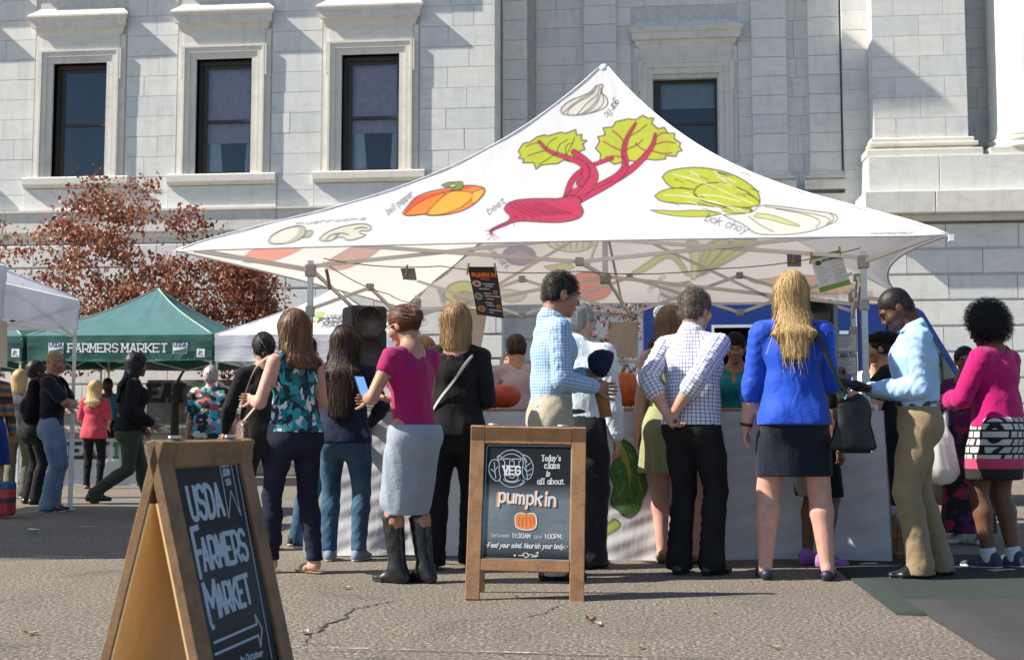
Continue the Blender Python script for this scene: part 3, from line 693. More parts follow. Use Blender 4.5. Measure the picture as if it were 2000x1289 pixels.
    p.poly([(435, 850), (445, 825), (500, 795), (560, 780), (600, 783), (606, 810), (590, 835), (540, 857), (480, 864), (445, 862)], (.70, .71, .62), 2.6, DK); p.poly([(560, 785), (595, 785), (600, 812), (570, 845), (520, 860), (500, 862), (550, 835), (575, 800)], (.46, .48, .36), 0)
    p.poly([(668, 842), (690, 815), (760, 785), (850, 769), (900, 774), (909, 795), (885, 806), (860, 800), (850, 812), (892, 824), (800, 852), (775, 830), (745, 835), (720, 850), (680, 850)], (.66, .67, .57), 2.2, DK)
    for q in ([(700, 842), (720, 820), (770, 812), (800, 820)], [(735, 840), (760, 815), (745, 825)], [(830, 795), (860, 785), (885, 790)]): p.line(q, 2.4, (.12, .07, .07))
    p.text('mushrooms', (560, 776), (878, 752), 14, 3.4, (.1, .09, .09), slant=.2)
    return p.c
def paint_back(V):
    x, y = project(V); p = Paint(x, y, (.80, .76, .71), 3.2); G = (.42, .45, .10); TAN = (.55, .36, .22); RD = (.62, .10, .05)
    p.T = (440, 460, 3.571)                               # left half
    p.poly([(850, 310), (1080, 225), (1320, 140), (1480, 75), (1575, 62), (1520, 95), (1330, 165), (1100, 250)], G, 2); p.poly([(1065, 430), (1180, 330), (1340, 220), (1500, 150), (1515, 180), (1400, 250), (1230, 360), (1090, 440)], G, 2)
    for q in ([(1000, 200), (1080, 180), (1120, 190)], [(1340, 190), (1420, 200), (1500, 160)], [(1400, 240), (1450, 220)]): p.line(q, 1.6, DK)
    p.poly([(1520, 420), (1545, 360), (1620, 320), (1700, 320), (1760, 350), (1800, 420), (1780, 480), (1690, 495), (1590, 475)], (.55, .56, .12), 2.6); p.poly([(1585, 425), (1630, 395), (1690, 390), (1750, 420), (1740, 460), (1650, 465)], (.40, .24, .13), 1.5)
    p.text('avocado', (1478, 370), (1515, 480), 40, 5, DK); p.text('eggplant', (1835, 100), (1960, 235), 38, 5, DK)
    p.poly([(1935, 130), (1990, 85), (2080, 80), (2140, 120), (2130, 170), (2060, 200), (1980, 190)], (.20, .12, .22), 2.0)
    p.poly([(1900, 375), (2030, 380), (2120, 410), (2040, 470), (1920, 455)], (.5, .48, .40), 1.5)
    p.T = (940, 440, 4.1667)
    p.poly([(175, 240), (200, 190), (300, 162), (400, 180), (450, 240), (430, 300), (330, 332), (220, 310)], (.22, .15, .26), 2); p.poly([(240, 240), (320, 210), (400, 245), (330, 290), (270, 280)], (.36, .28, .40), 0)
    p.poly([(520, 130), (570, 185), (700, 220), (840, 215), (960, 130)], (.62, .58, .36), 2); [p.line([(600 + 60 * k, 130), (640 + 45 * k, 190)], 1.6, DK) for k in range(6)]
    p.poly([(740, 420), (800, 385), (900, 375), (960, 400), (1040, 450), (1070, 520), (1020, 590), (900, 620), (780, 605), (700, 560)], RD, 2)
    p.poly([(510, 335), (720, 300), (770, 360), (560, 370)], G, 1.4)
    p.poly([(1205, 400), (1340, 310), (1440, 240), (1540, 225), (1620, 270), (1700, 410), (1660, 410), (1590, 300), (1530, 260), (1460, 290), (1350, 370), (1250, 405)], G, 2)
    p.poly([(1670, 130), (1790, 130), (1760, 430), (1700, 450), (1715, 300)], (.55, .56, .2), 2); p.poly([(1790, 270), (1830, 130), (2060, 110), (1960, 230), (1760, 420)], G, 2); p.poly([(2060, 110), (2300, 120), (2150, 220), (1900, 360), (1760, 430)], G, 2); [p.line([(1760, 420), (1850 + 90 * k, 250 - 5 * k), (1900 + 130 * k, 130)], 1.8, DK) for k in range(4)]
    p.poly([(1450, 510), (1520, 475), (1640, 470), (1700, 450), (1750, 540), (1740, 590), (1640, 610), (1520, 595), (1460, 550)], (.66, .62, .54), 2)
    for k in range(6): p.line([(1690, 460), (1620 - 28 * k, 500), (1600 - 24 * k, 590 - 4 * k)], 1.2, DK)
    for k in range(5): p.line([(1460, 560), (1440 + 30 * k, 590), (1450 + 40 * k, 620)], 1.3, DK)
    p.text('onion', (1500, 425), (1375, 545), 45, 6, DK, -1)
    p.T = (1100, 110, 2.4325)
    TAN2 = (.52, .30, .16)
    p.poly([(880, 1065), (960, 1060), (1050, 1045), (1180, 1040), (1320, 1060), (1400, 1090), (1380, 1125), (1250, 1135), (1120, 1125), (1000, 1085), (920, 1080)], TAN2, 2.0); p.poly([(1150, 880), (1260, 860), (1420, 900), (1500, 1000), (1480, 1035), (1390, 1020), (1280, 930)], (.60, .40, .15), 2.0); p.poly([(1360, 985), (1450, 980), (1505, 1015), (1490, 1035), (1400, 1025)], (.55, .2, .1), 1.5)
    p.text('sweet potato', (1470, 1142), (1150, 1148), 36, 4.5, DK, -1)
    return p.c
def paint_left(V):
    x, y = project(V); p = Paint(x, y, (.80, .76, .71), 3.4); p.T = (440, 460, 3.571)
    p.poly([(120, 160), (180, 100), (330, 80), (560, 80), (440, 140), (330, 180), (200, 190), (130, 185)], (.75, .14, .06), 1.6); p.poly([(690, 200), (760, 150), (900, 70), (1110, 70), (1000, 160), (860, 230), (760, 245), (700, 235)], (.40, .17, .13), 1.6)
    return p.c
big = empty('pop_up_tent', (-.3, 10.1, 0)); tag(big, 'large white canopy tent printed with beet, pepper, garlic and bok choy', 'tent')
OFF = np.array([-.3, 10.1, 0])
FL, FR, BR, BL, PK = np.array([-3.19, 8.25, 2.15]), np.array([2.02, 8.10, 2.153]), np.array([2.60, 11.85, 2.075]), np.array([-2.29, 12.0, 2.10]), np.array([-.243, 10.1, 3.952])
def bpanel(nm, A, B, nS, nT, pf, sc): o = cloth_panel(nm, A, B, PK, .29, nS, nT, big, pf, sc, wr=.011, seed=len(nm)); o.location = -Vector(OFF); return o
bpanel('front_panel', FL, FR, 620, 265, paint_front, (0, .03, .02))
bpanel('right_panel', FR, BR, 90, 70, None, (-.30, 0, .05)); bpanel('back_panel', BR, BL, 320, 140, paint_back, (0, -.04, .03)); bpanel('left_panel', BL, FL, 200, 110, paint_left, (.06, 0, .0))
def big_part(mb, name, m, bev=0): o = mb.build(name, m, big, bev); o.location = -Vector(OFF); return o
HEM = plain('white_hem_webbing', (.78, .78, .80), .7)
for A, B, sc in ((FL, FR, (0, .03, .02)), (FR, BR, (-.30, 0, .05)), (BR, BL, (0, -.04, .03)), (BL, FL, (.06, 0, 0))):
    pts = [A + (B - A) * t + np.array(sc) * 4 * t * (1 - t) for t in np.linspace(0, 1, 25)]
    big_part(MB().tube(pts, .009, 6), 'hem', HEM)
for C in (FL, FR, BR, BL):
    pts = []
    for t in np.linspace(0, .985, 30): q = C * (1 - t) + PK * t; q = q - np.array([0, 0, .29 * 5.38 * t ** 1.5 * (1 - t) - .006]); pts.append(q)
    big_part(MB().tube(pts, .008, 6), 'ridge_seam', HEM)
    c2 = C + (C - PK) * .004; big_part(MB().box(-.016, .016, -.012, .012, -.03, .012, Matrix.Translation(Vector(c2))), 'corner_tab', HEM)
big_part(MB().lathe([(.001, .012), (.02, .010), (.035, .0), (.045, -.05)], 14, PK + np.array([0, 0, -.02])), 'peak_cap', HEM)
PFL, PFR, PBR, PBL = Vector((-2.41, 8.92, 0)), Vector((1.61, 8.84, 0)), Vector((1.95, 11.25, 0)), Vector((-2.05, 11.4, 0))
for P in (PFL, PFR, PBR, PBL):
    mb = MB(); mb.box(P.x - .024, P.x + .024, P.y - .024, P.y + .024, 0, 1.30); mb.box(P.x - .019, P.x + .019, P.y - .019, P.y + .019, 1.3, 2.16); mb.box(P.x - .05, P.x + .05, P.y - .05, P.y + .05, 0, .012)
    big_part(mb, 'pole', ALU)
    big_part(MB().box(P.x - .036, P.x + .036, P.y - .036, P.y + .036, 2.04, 2.13), 'pole_joint', JOINT, .006); big_part(MB().box(P.x - .03, P.x + .03, P.y - .03, P.y + .03, 1.74, 1.82), 'pole_slider', JOINT, .006)
MAST = Vector((-.243, 10.1, 0))
mb = MB(); mb.box(MAST.x - .024, MAST.x + .024, MAST.y - .024, MAST.y + .024, 2.12, 3.9); big_part(mb, 'mast', ALU)
FRAME = plain('grey_frame_tube', (.70, .67, .63), .45, .0, .06)
def trussbar(a, b, w=.028): big_part(MB().bar(a, b, .018, w), 'truss_bar', FRAME)
def scissor(P, Q, n, z0, z1):
    for k in range(n):
        a, b = P.lerp(Q, k / n), P.lerp(Q, (k + 1) / n); up, dn = Vector((0, 0, z1)), Vector((0, 0, z0)); o = Vector((0, .012, 0))
        if k % 2 == 0: trussbar(a + up, b + dn); trussbar(a + dn + o, b + up + o)
        else: trussbar(a + dn, b + up); trussbar(a + up + o, b + dn + o)
        m = a.lerp(b, 1.0)
        if k < n - 1: big_part(MB().box(m.x - .03, m.x + .03, m.y - .03, m.y + .03, z1 - .03, z1 + .03), 'truss_joint', JOINT, .005); big_part(MB().box(m.x - .03, m.x + .03, m.y - .03, m.y + .03, z0 - .03, z0 + .03), 'truss_joint', JOINT, .005)
scissor(PFL, PFR, 2, 2.12, 2.30); scissor(PBL, PBR, 4, 1.96, 2.30); scissor(PFL, PBL, 2, 1.80, 2.10); scissor(PFR, PBR, 2, 1.90, 2.12)
for Q, z in ((PFL.lerp(PFR, .5), 2.12), (PBL.lerp(PBR, .5), 1.96), (PFL.lerp(PBL, .5), 1.8), (PFR.lerp(PBR, .5), 1.9)):
    trussbar(Vector((MAST.x, MAST.y, 2.16)), Q + Vector((0, 0, z))); trussbar(Vector((MAST.x, MAST.y, 2.62)), Q.lerp(MAST, .3) + Vector((0, 0, z + .02)), .022)
for P, C in ((PFL, FL), (PFR, FR), (PBR, BR), (PBL, BL)): trussbar(P + Vector((0, 0, 2.09)), Vector(C + (PK - C) * .035) + Vector((0, 0, -.05)), .034)
big_part(MB().box(MAST.x - .045, MAST.x + .045, MAST.y - .045, MAST.y + .045, 2.1, 2.18), 'mast_joint', JOINT, .008)

# ================================================================ the smaller market tents
def mat_tentcloth(name, c, transl=.25, rough=.55):
    t = NT(name); n = t.noise(t.obj(), 2.2, 5); b = Vector(c)
    cc = t.ramp(n, [(.3, tuple(b * .88)), (.7, tuple(b * 1.1))]); d = t.node('BsdfDiffuse'); tr = t.node('BsdfTranslucent'); g = t.node('BsdfGlossy'); g.inputs['Roughness'].default_value = .42
    mx = t.node('MixShader'); mx.inputs[0].default_value = transl; t.put(d.inputs[0], cc); t.put(tr.inputs[0], cc); t.t.links.new(d.outputs[0], mx.inputs[1]); t.t.links.new(tr.outputs[0], mx.inputs[2])
    m2 = t.node('MixShader'); m2.inputs[0].default_value = .05; t.t.links.new(mx.outputs[0], m2.inputs[1]); t.t.links.new(g.outputs[0], m2.inputs[2]); t.t.links.new(m2.outputs[0], t.out.inputs[0])
    bm_ = t.node('Bump'); bm_.inputs['Strength'].default_value = .5; bm_.inputs['Distance'].default_value = .03; t.put(bm_.inputs['Height'], t.noise(t.scaled(t.obj(), (1.2, 1.2, 6)), 2.5, 3)); t.t.links.new(bm_.outputs[0], d.inputs['Normal'])
    return t.m
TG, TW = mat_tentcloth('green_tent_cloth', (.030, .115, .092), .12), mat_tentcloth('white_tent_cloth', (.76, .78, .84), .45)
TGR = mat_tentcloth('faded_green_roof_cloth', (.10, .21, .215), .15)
def market_tent(x0, x1, y0, y1, ze, zv, zp, roof, val, label, paint=None, group=None, trim=None):
    r = empty('market_tent', ((x0 + x1) / 2, (y0 + y1) / 2, 0)); tag(r, label, 'tent', group); o = np.array([(x0 + x1) / 2, (y0 + y1) / 2, 0])
    A, B, C, D = [np.array([x, y, ze]) - o for x, y in ((x0, y0), (x1, y0), (x1, y1), (x0, y1))]; pk = np.array([0, 0, zp])
    for nm, P, Q, pf in (('front_panel', A, B, paint), ('right_panel', B, C, None), ('back_panel', C, D, None), ('left_panel', D, A, None)):
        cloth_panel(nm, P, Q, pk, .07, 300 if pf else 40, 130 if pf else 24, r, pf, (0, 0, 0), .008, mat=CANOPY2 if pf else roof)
        V = []; n = 48; L = np.linalg.norm(Q - P); d = (Q - P) / L; nn = np.array([d[1], -d[0], 0])
        for j in range(5):
            for i in range(n + 1):
                t = i / n; w = .018 * math.sin(2.2 * PI * j / 4 + .6 * math.sin(9 * t)) * (.5 + .5 * math.cos(5 * t + j)) + .006 * math.sin(40 * t + j)
                V.append(P + (Q - P) * t + nn * (.012 + w * (0 if j == 0 else 1)) + np.array([0, 0, -(ze - zv) * j / 4 + (.0 if j < 4 else .012 * math.sin(7 * t + 1))]))
        Qd = [(j * (n + 1) + i, j * (n + 1) + i + 1, (j + 1) * (n + 1) + i + 1, (j + 1) * (n + 1) + i) for j in range(4) for i in range(n)]
        link('valance', np_mesh('valance', V, Qd), val, r)
    for P in (A, B, C, D):
        P = P * .985; q = Vector((P[0], P[1], 0)); mb = MB(); mb.box(q.x - .02, q.x + .02, q.y - .02, q.y + .02, 0, 1.1); mb.box(q.x - .015, q.x + .015, q.y - .015, q.y + .015, 1.1, ze - .03); mb.box(q.x - .045, q.x + .045, q.y - .045, q.y + .045, 0, .01); mb.build('leg', STEELW, r)
    for P, Q in ((A, B), (B, C), (C, D), (D, A)):
        P, Q = Vector(P * .98), Vector(Q * .98); P.z = Q.z = 0; m = P.lerp(Q, .5)
        for a, b in ((P, m), (m, Q)):
            for za, zb in ((ze - .06, ze - .42), (ze - .42, ze - .06)): MB().bar(a + Vector((0, 0, za)), b + Vector((0, 0, zb)), .014, .026).build('truss_bar', FRAME, r)
    for P, Q in ((A, pk), (B, pk), (C, pk), (D, pk)):
        pts = []
        for t in np.linspace(0, .985, 16): q = P * (1 - t) + Q * t; pts.append(q - np.array([0, 0, .07 * 5.38 * t ** 1.5 * (1 - t) - .006]))
        MB().tube(pts, .011, 5).build('ridge_seam', trim or val, r)
    return r
CANOPY2 = mat_canopy('printed_tent_cloth', .25)
def paint_white(V):
    V = V + np.array([-5.0, 20.0, 0]); x, y = project(V); p = Paint(x, y, (.80, .81, .84), 4); p.T = (460, 590, 5.156)
    p.poly([(480, 130), (520, 110), (580, 85), (670, 90), (620, 130), (550, 150)], (.10, .2, .06), 0); p.poly([(590, 160), (650, 115), (690, 95), (725, 130), (725, 170), (660, 180)], (.52, .45, .55), 1); p.poly([(540, 160), (565, 135), (590, 140), (580, 185), (550, 190)], (.7, .03, .2), 0)
    p.poly([(560, 190), (640, 185), (725, 175), (830, 180), (800, 215), (660, 225), (600, 215)], (.86, .35, .04), 0); p.poly([(640, 205), (725, 195), (790, 200), (740, 262), (690, 262)], (.72, .06, .03), 0)
    for k in range(7): p.line([(800 + 12 * k, 160), (820 + 14 * k, 95 + 8 * (k % 3))], 3, (.34, .45, .06))
    for k in range(5): p.line([(500 + 20 * k, 160), (560 + 10 * k, 130)], 3, (.25, .4, .08))
    p.text('USDA', (930, 163), (1080, 163), 34, 9, (.05, .05, .06)); p.text('FARMERS', (830, 212), (1290, 205), 48, 13, (.04, .04, .05), slant=.25); p.text('MARKET', (870, 256), (1280, 250), 48, 13, (.04, .04, .05), slant=.25); p.line([(830, 205), (870, 170), (930, 165)], 3, (.04, .04, .05))
    return p.c
wt = market_tent(-6.5, -3.5, 18.5, 21.5, 2.35, 1.93, 3.26, TW, TW, 'white market tent with vegetable print roof behind the loudspeaker', paint_white)
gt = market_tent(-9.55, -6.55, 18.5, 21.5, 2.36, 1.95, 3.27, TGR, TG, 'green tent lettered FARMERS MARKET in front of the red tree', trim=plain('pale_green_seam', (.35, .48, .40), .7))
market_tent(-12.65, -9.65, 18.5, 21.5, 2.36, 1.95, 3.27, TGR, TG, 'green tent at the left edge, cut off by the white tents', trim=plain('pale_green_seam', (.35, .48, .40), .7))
market_tent(-9.31, -6.31, 10.35, 13.37, 2.37, 2.02, 3.2, TW, TW, 'plain white market tent above the bald man at left')
market_tent(-8.9, -5.93, 7.9, 11.0, 2.45, 1.93, 3.3, TW, TW, 'plain white market tent cut by the left edge of the picture')
LETW = plain('white_print', (.78, .80, .80), .7); NAVYP = plain('navy_print', (.03, .05, .14), .7); GRNP = plain('green_print', (.03, .13, .09), .7); REDP = plain('red_print', (.5, .06, .07), .7)
def tent_map(y, off):                                    # print on the front valance: a = world x, b = world z
    return lambda a, b: (Vector((a, y - .036, b)) - off, Vector((0, -1, 0)))
off = Vector((-8.05, 20, 0)); mp = tent_map(18.5, off)
def P18(x, y): q = wy(x, y, 18.46); return (q.x, q.z)
vp = [c for c in gt.children if c.name.startswith('valance')][0]
ribbons('lettering', place_text('FARMERS', P18(133, 687), P18(230, 687), .125, serif=True) + place_text('MARKET', P18(238, 687), P18(326, 687), .125, serif=True), .019, mp, LETW, vp)
for xa, xb in ((94, 124), (337, 366)):
    (a0, b0), (a1, b1) = P18(xa, 691), P18(xb, 669)
    fill_poly('logo_plate', [(a0, b0), (a1, b0), (a1, b1), (a0, b1)], mp, LETW, vp, .002)
    ribbons('logo_lettering', place_text('USDA', (a0 + .02, b0 + .11), (a1 - .02, b0 + .11), .065, serif=True), .013, mp, NAVYP, vp, .004)
    fill_poly('logo_field', [(a0 + .01, b0 + .01), (a1 - .01, b0 + .01), (a1 - .01, b0 + .095), ((a0 + a1) / 2, b0 + .065), (a0 + .01, b0 + .045)], mp, GRNP, vp, .0045)
for xa in (384, 22):
    a0, b0 = P18(xa, 697); a1, b1 = P18(xa + 16, 681)
    fill_poly('maker_plate', [(a0, b0), (a1, b0), (a1, b1), (a0, b1)], mp, LETW, vp if xa > 100 else vp, .003)
    ribbons('maker_mark', [[(a0 + .03, b0 + .03), (a0 + .05, b1 - .03), (a1 - .04, b1 - .05), (a0 + .05, b0 + .07)], [(a0 + .06, b0 + .04), (a1 - .03, b0 + .02)]], [.018, .014], mp, NAVYP, vp, .005)
# ================================================================ people: smooth blended volumes turned into skin and cloth
def v3(*a): return np.array(a, float)
def unit(v): return v / (math.sqrt(float(v[0]) ** 2 + float(v[1]) ** 2 + float(v[2]) ** 2) + 1e-12)
def cr(a, b): return np.array((a[1] * b[2] - a[2] * b[1], a[2] * b[0] - a[0] * b[2], a[0] * b[1] - a[1] * b[0]))
def rotm(yaw=0, pitch=0, roll=0):
    """yaw left (about z), pitch forward-down, roll to the right"""
    cy, sy, cp, sp, cr, sr = math.cos(yaw), math.sin(yaw), math.cos(pitch), math.sin(pitch), math.cos(roll), math.sin(roll)
    Z = np.array([[cy, -sy, 0], [sy, cy, 0], [0, 0, 1]]); X = np.array([[1, 0, 0], [0, cp, sp], [0, -sp, cp]]); Y = np.array([[cr, 0, sr], [0, 1, 0], [-sr, 0, cr]])
    return Z @ X @ Y
def seg(a, b, ra, rb, side=None, k=.03, g='', wr=0.0, wf=60.0, sub=False):
    f = lambda r: (r, r) if np.isscalar(r) else r
    return dict(t='s', a=np.array(a, float), b=np.array(b, float), ra=f(ra), rb=f(rb), side=side, k=k, g=g, wr=wr, wf=wf, sub=sub)
def ell(c, r, R=None, k=.02, g='', sub=False): return dict(t='e', c=np.array(c, float), r=np.array(r, float), R=np.eye(3) if R is None else R, k=k, g=g, sub=sub)
def prim_d(p, P):
    if p['t'] == 'e':
        q = (P - p['c']) @ p['R']; n = np.sqrt(((q / p['r']) ** 2).sum(-1)); return (n - 1) * p['r'].min()
    ab = p['b'] - p['a']; L = np.linalg.norm(ab) + 1e-9; w = ab / L; s = p['side'] if p['side'] is not None else v3(1, 0, 0); s = s - w * s.dot(w)
    s = unit(s) if np.linalg.norm(s) > .05 else unit(np.cross(w, v3(0, 1, 0))); f = np.cross(w, s); q = P - p['a']; h = q @ w; t = np.clip(h / L, 0, 1); qs, qf, qw = q @ s, q @ f, h - t * L
    rs, rf = p['ra'][0] + (p['rb'][0] - p['ra'][0]) * t, p['ra'][1] + (p['rb'][1] - p['ra'][1]) * t; mn = np.minimum(rs, rf)
    d = (np.sqrt((qs / rs) ** 2 + (qf / rf) ** 2 + (qw / mn) ** 2) - 1) * mn
    if p['wr']: ang = np.arctan2(qf, qs); d = d + p['wr'] * (np.abs(np.sin(p['wf'] * h + 1.7 * np.sin(ang + 3 * h) + 2.2 * np.sin(2 * ang + 5 * h))) - .5)
    return d
def prim_box(p):
    if p['t'] == 'e': m = p['r'].max(); return p['c'] - m, p['c'] + m
    m = max(*p['ra'], *p['rb']); return np.minimum(p['a'], p['b']) - m, np.maximum(p['a'], p['b']) + m
def fold_noise(P, amp, fr, seed, stretch=(1, 1, .45)):
    r = np.random.default_rng(seed); n = 0; Q = P * np.array(stretch)
    for i in range(5):
        k = r.normal(size=3); k = unit(k) * fr * (1 + .55 * i); n = n + np.sqrt(1e-3 + np.sin(Q @ k + r.uniform(0, 6) + 1.6 * np.sin(Q @ (r.normal(size=3) * fr * .35))) ** 2) / (1 + .5 * i)
    return amp * 1.5 * (n / 2.6 - .62)
def sdf_mesh(prims, h, folds=None, cuts=(), pad=.03, extra=None):
    """union of prims on a grid -> (verts, quads)"""
    adds = [p for p in prims if not p['sub']]
    lo = np.min([prim_box(p)[0] for p in adds], 0) - pad; hi = np.max([prim_box(p)[1] for p in adds], 0) + pad
    n = np.ceil((hi - lo) / h).astype(int) + 1; D = np.full(n, .08, np.float32); ax = [lo[i] + h * np.arange(n[i]) for i in range(3)]
    for p in prims:
        a, b = prim_box(p); m = max(p['k'], .02) * 1.5 + .02; i0 = np.maximum(((a - m - lo) / h).astype(int), 0); i1 = np.minimum(((b + m - lo) / h).astype(int) + 2, n)
        if (i1 <= i0).any(): continue
        sl = tuple(slice(i0[i], i1[i]) for i in range(3)); P = np.stack(np.meshgrid(*[ax[i][sl[i]] for i in range(3)], indexing='ij'), -1)
        d = prim_d(p, P); o = D[sl]; k = p['k']
        if p['sub']: d = -d; hh = np.clip(.5 + .5 * (d - o) / k, 0, 1); D[sl] = o * (1 - hh) + d * hh + k * hh * (1 - hh)
        else: hh = np.clip(.5 + .5 * (o - d) / k, 0, 1); D[sl] = o * (1 - hh) + d * hh - k * hh * (1 - hh)
    if folds or cuts or extra:
        near = np.nonzero(np.abs(D) < .05) if not cuts else np.nonzero(D < .05)
        P = np.stack([ax[i][near[i]] for i in range(3)], -1); d = D[near]
        if folds: d = d + fold_noise(P, *folds)
        if extra: d = d + extra(P)
        for (pt, nn) in cuts: d = np.maximum(d, (P - np.array(pt)) @ unit(np.array(nn, float)))
        D[near] = d
    return snets(D, lo, h)
def snets(D, lo, h):
    S = D < 0; nx, ny, nz = D.shape; c = [(i, j, k) for i in (0, 1) for j in (0, 1) for k in (0, 1)]
    cnt = sum(S[i:nx - 1 + i, j:ny - 1 + j, k:nz - 1 + k].astype(np.int8) for i, j, k in c); act = (cnt > 0) & (cnt < 8); I = np.argwhere(act)
    idx = np.full(act.shape, -1, np.int32); idx[act] = np.arange(len(I)); val = np.stack([D[I[:, 0] + i, I[:, 1] + j, I[:, 2] + k] for i, j, k in c], 1)
    acc = np.zeros((len(I), 3)); num = np.zeros(len(I))
    for a in range(8):
        for b in range(a + 1, 8):
            if sum(abs(c[a][q] - c[b][q]) for q in range(3)) != 1: continue
            va, vb = val[:, a], val[:, b]; x = (va < 0) != (vb < 0); t = np.where(x, va / (va - vb + 1e-12), 0)[:, None]; acc += np.where(x[:, None], np.array(c[a]) * (1 - t) + np.array(c[b]) * t, 0); num += x
    V = lo + h * (I + acc / num[:, None]); Q = []
    for axis in range(3):
        A = S[tuple(slice(0, -1) if q == axis else slice(1, -1) for q in range(3))]; B = S[tuple(slice(1, None) if q == axis else slice(1, -1) for q in range(3))]
        E = np.argwhere(A != B); fl = A[A != B]; E = E + np.array([0 if q == axis else 1 for q in range(3)]); u, w = [(1, 2), (2, 0), (0, 1)][axis]
        def cell(du, dw): e = E.copy(); e[:, u] -= du; e[:, w] -= dw; return idx[e[:, 0], e[:, 1], e[:, 2]]
        q = np.stack([cell(1, 1), cell(0, 1), cell(0, 0), cell(1, 0)], 1); q[~fl] = q[~fl][:, ::-1]; Q.append(q)
    Q = np.concatenate(Q); return V, Q[(Q >= 0).all(1)]
def ik(a, c, l1, l2, pole):
    d = c - a; L = np.linalg.norm(d); L2 = min(L, (l1 + l2) * .999); u = d / L; c = a + u * L2; x = (l1 * l1 - l2 * l2 + L2 * L2) / (2 * L2); y = math.sqrt(max(l1 * l1 - x * x, 1e-6)); pole = pole - u * pole.dot(u)
    return a + u * x + unit(pole) * y, c

# cloth, skin and hair
def mat_skin(name, c):
    if name in _mc: return _mc[name]
    t = NT(name); b = Vector(c); n = t.noise(t.obj(), 14, 4); t.col(t.mix(t.math('MULTIPLY', t.noise(t.obj(), 4.5, 4), .35), t.ramp(n, [(.3, tuple(b * .80)), (.7, (b[0] * 1.12, b[1] * 1.10, b[2] * 1.08))]), (b[0] * 1.05, b[1] * .78, b[2] * .72, 1))).set(Roughness=.52); t.p.inputs['Subsurface Weight'].default_value = .06; t.p.inputs['Subsurface Radius'].default_value = (.02, .008, .004); t.p.inputs['Specular IOR Level'].default_value = .35
    t.bump(t.noise(t.obj(), 160, 2), .0012, .25); _mc[name] = t.m; return t.m
SKIN = dict(fair=(.56, .34, .255), pink=(.58, .33, .26), tan=(.42, .235, .155), olive=(.36, .19, .12), brown=(.175, .085, .05), dark=(.085, .038, .022), med=(.26, .13, .08))
def mat_hair(name, c, c2=None, curl=False):
    key = 'hair_' + name
    if key in _mc: return _mc[key]
    t = NT(key); b = Vector(c); o = t.obj(); s = t.scaled(o, (150, 150, 5) if not curl else (55, 55, 55)); n = t.noise(s, 1.0, 4, .7, dist=.4); m = t.noise(t.scaled(o, (28, 28, 2.5)), 1.0, 3)
    f = t.math('ADD', t.math('MULTIPLY', n, .65), t.math('MULTIPLY', m, .4)); t.col(t.ramp(f, [(.30, tuple(b * .55)), (.52, tuple(b)), (.74, tuple(Vector(c2) if c2 else b * 1.7))])).set(Roughness=.48); t.p.inputs['Specular IOR Level'].default_value = .28
    t.bump(f, .005, .6); _mc[key] = t.m; return t.m
def crease(t):
    """soft ridged creases running mostly downwards"""
    a = t.math('ABSOLUTE', t.math('SUBTRACT', t.noise(t.scaled(t.obj(), (1, 1, .55)), 7.5, 3, .5, dist=1.2), .5)); b = t.math('ABSOLUTE', t.math('SUBTRACT', t.noise(t.scaled(t.obj(), (.8, .8, 1.1)), 16, 3, .5, dist=.8), .5))
    return t.math('ADD', t.math('MULTIPLY', a, 1.6), t.math('MULTIPLY', b, .55))
def mat_cloth(name, c, rough=.85, weave=420, sheen=.15, spec=.2, var=.1):
    if name in _mc: return _mc[name]
    t = NT(name); b = Vector(c); n = t.noise(t.obj(), 6, 4); t.col(t.ramp(n, [(.3, tuple(b * (1 - var))), (.7, tuple(b * (1 + var)))])).set(Roughness=rough); t.p.inputs['Sheen Weight'].default_value = sheen; t.p.inputs['Specular IOR Level'].default_value = spec
    h = t.math('ADD', t.math('MULTIPLY', t.noise(t.obj(), weave, 2), .12), crease(t)); t.bump(h, .011, .7); _mc[name] = t.m; return t.m
def mat_denim(name, c, fade):
    if name in _mc: return _mc[name]
    t = NT(name); n = t.noise(t.scaled(t.obj(), (1, 1, .5)), 5, 4); f = t.noise(t.scaled(t.obj(), (3, 3, 1)), 60, 3, .7); t.col(t.mix(t.ramp(t.math('ADD', t.math('MULTIPLY', n, .8), t.math('MULTIPLY', f, .3)), [(.42, (0, 0, 0)), (.72, (1, 1, 1))]), (*c, 1), (*fade, 1))).set(Roughness=.9); t.p.inputs['Specular IOR Level'].default_value = .15
    t.bump(t.math('ADD', t.math('MULTIPLY', f, .1), crease(t)), .011, .7); _mc[name] = t.m; return t.m
def mat_check(name, base, ca, cb, per, wa, wb=None, off=0.0):
    """woven check from the garment's own (around, along) coordinates"""
    if name in _mc: return _mc[name]
    t = NT(name); u = t.node('Attribute', attribute_name='cloth').outputs['Vector']; sp = t.node('SeparateXYZ'); t.put(sp.inputs[0], u); c = (*base, 1)
    for ax, cc, ww in ((0, ca, wa), (1, cb, wb or wa)):
        fr = t.math('FRACT', t.math('MULTIPLY', sp.outputs[ax], 1.0 / per)); a = t.math('ABSOLUTE', t.math('SUBTRACT', fr, .5)); m = t.ramp(a, [(ww / per / 2 * .8, (1, 1, 1)), (ww / per / 2 * 1.25, (0, 0, 0))]); c = t.mix(t.math('MULTIPLY', m, .8), c, (*cc, 1))
    t.col(c).set(Roughness=.85); t.p.inputs['Specular IOR Level'].default_value = .2; t.bump(crease(t), .012, .7); _mc[name] = t.m; return t.m
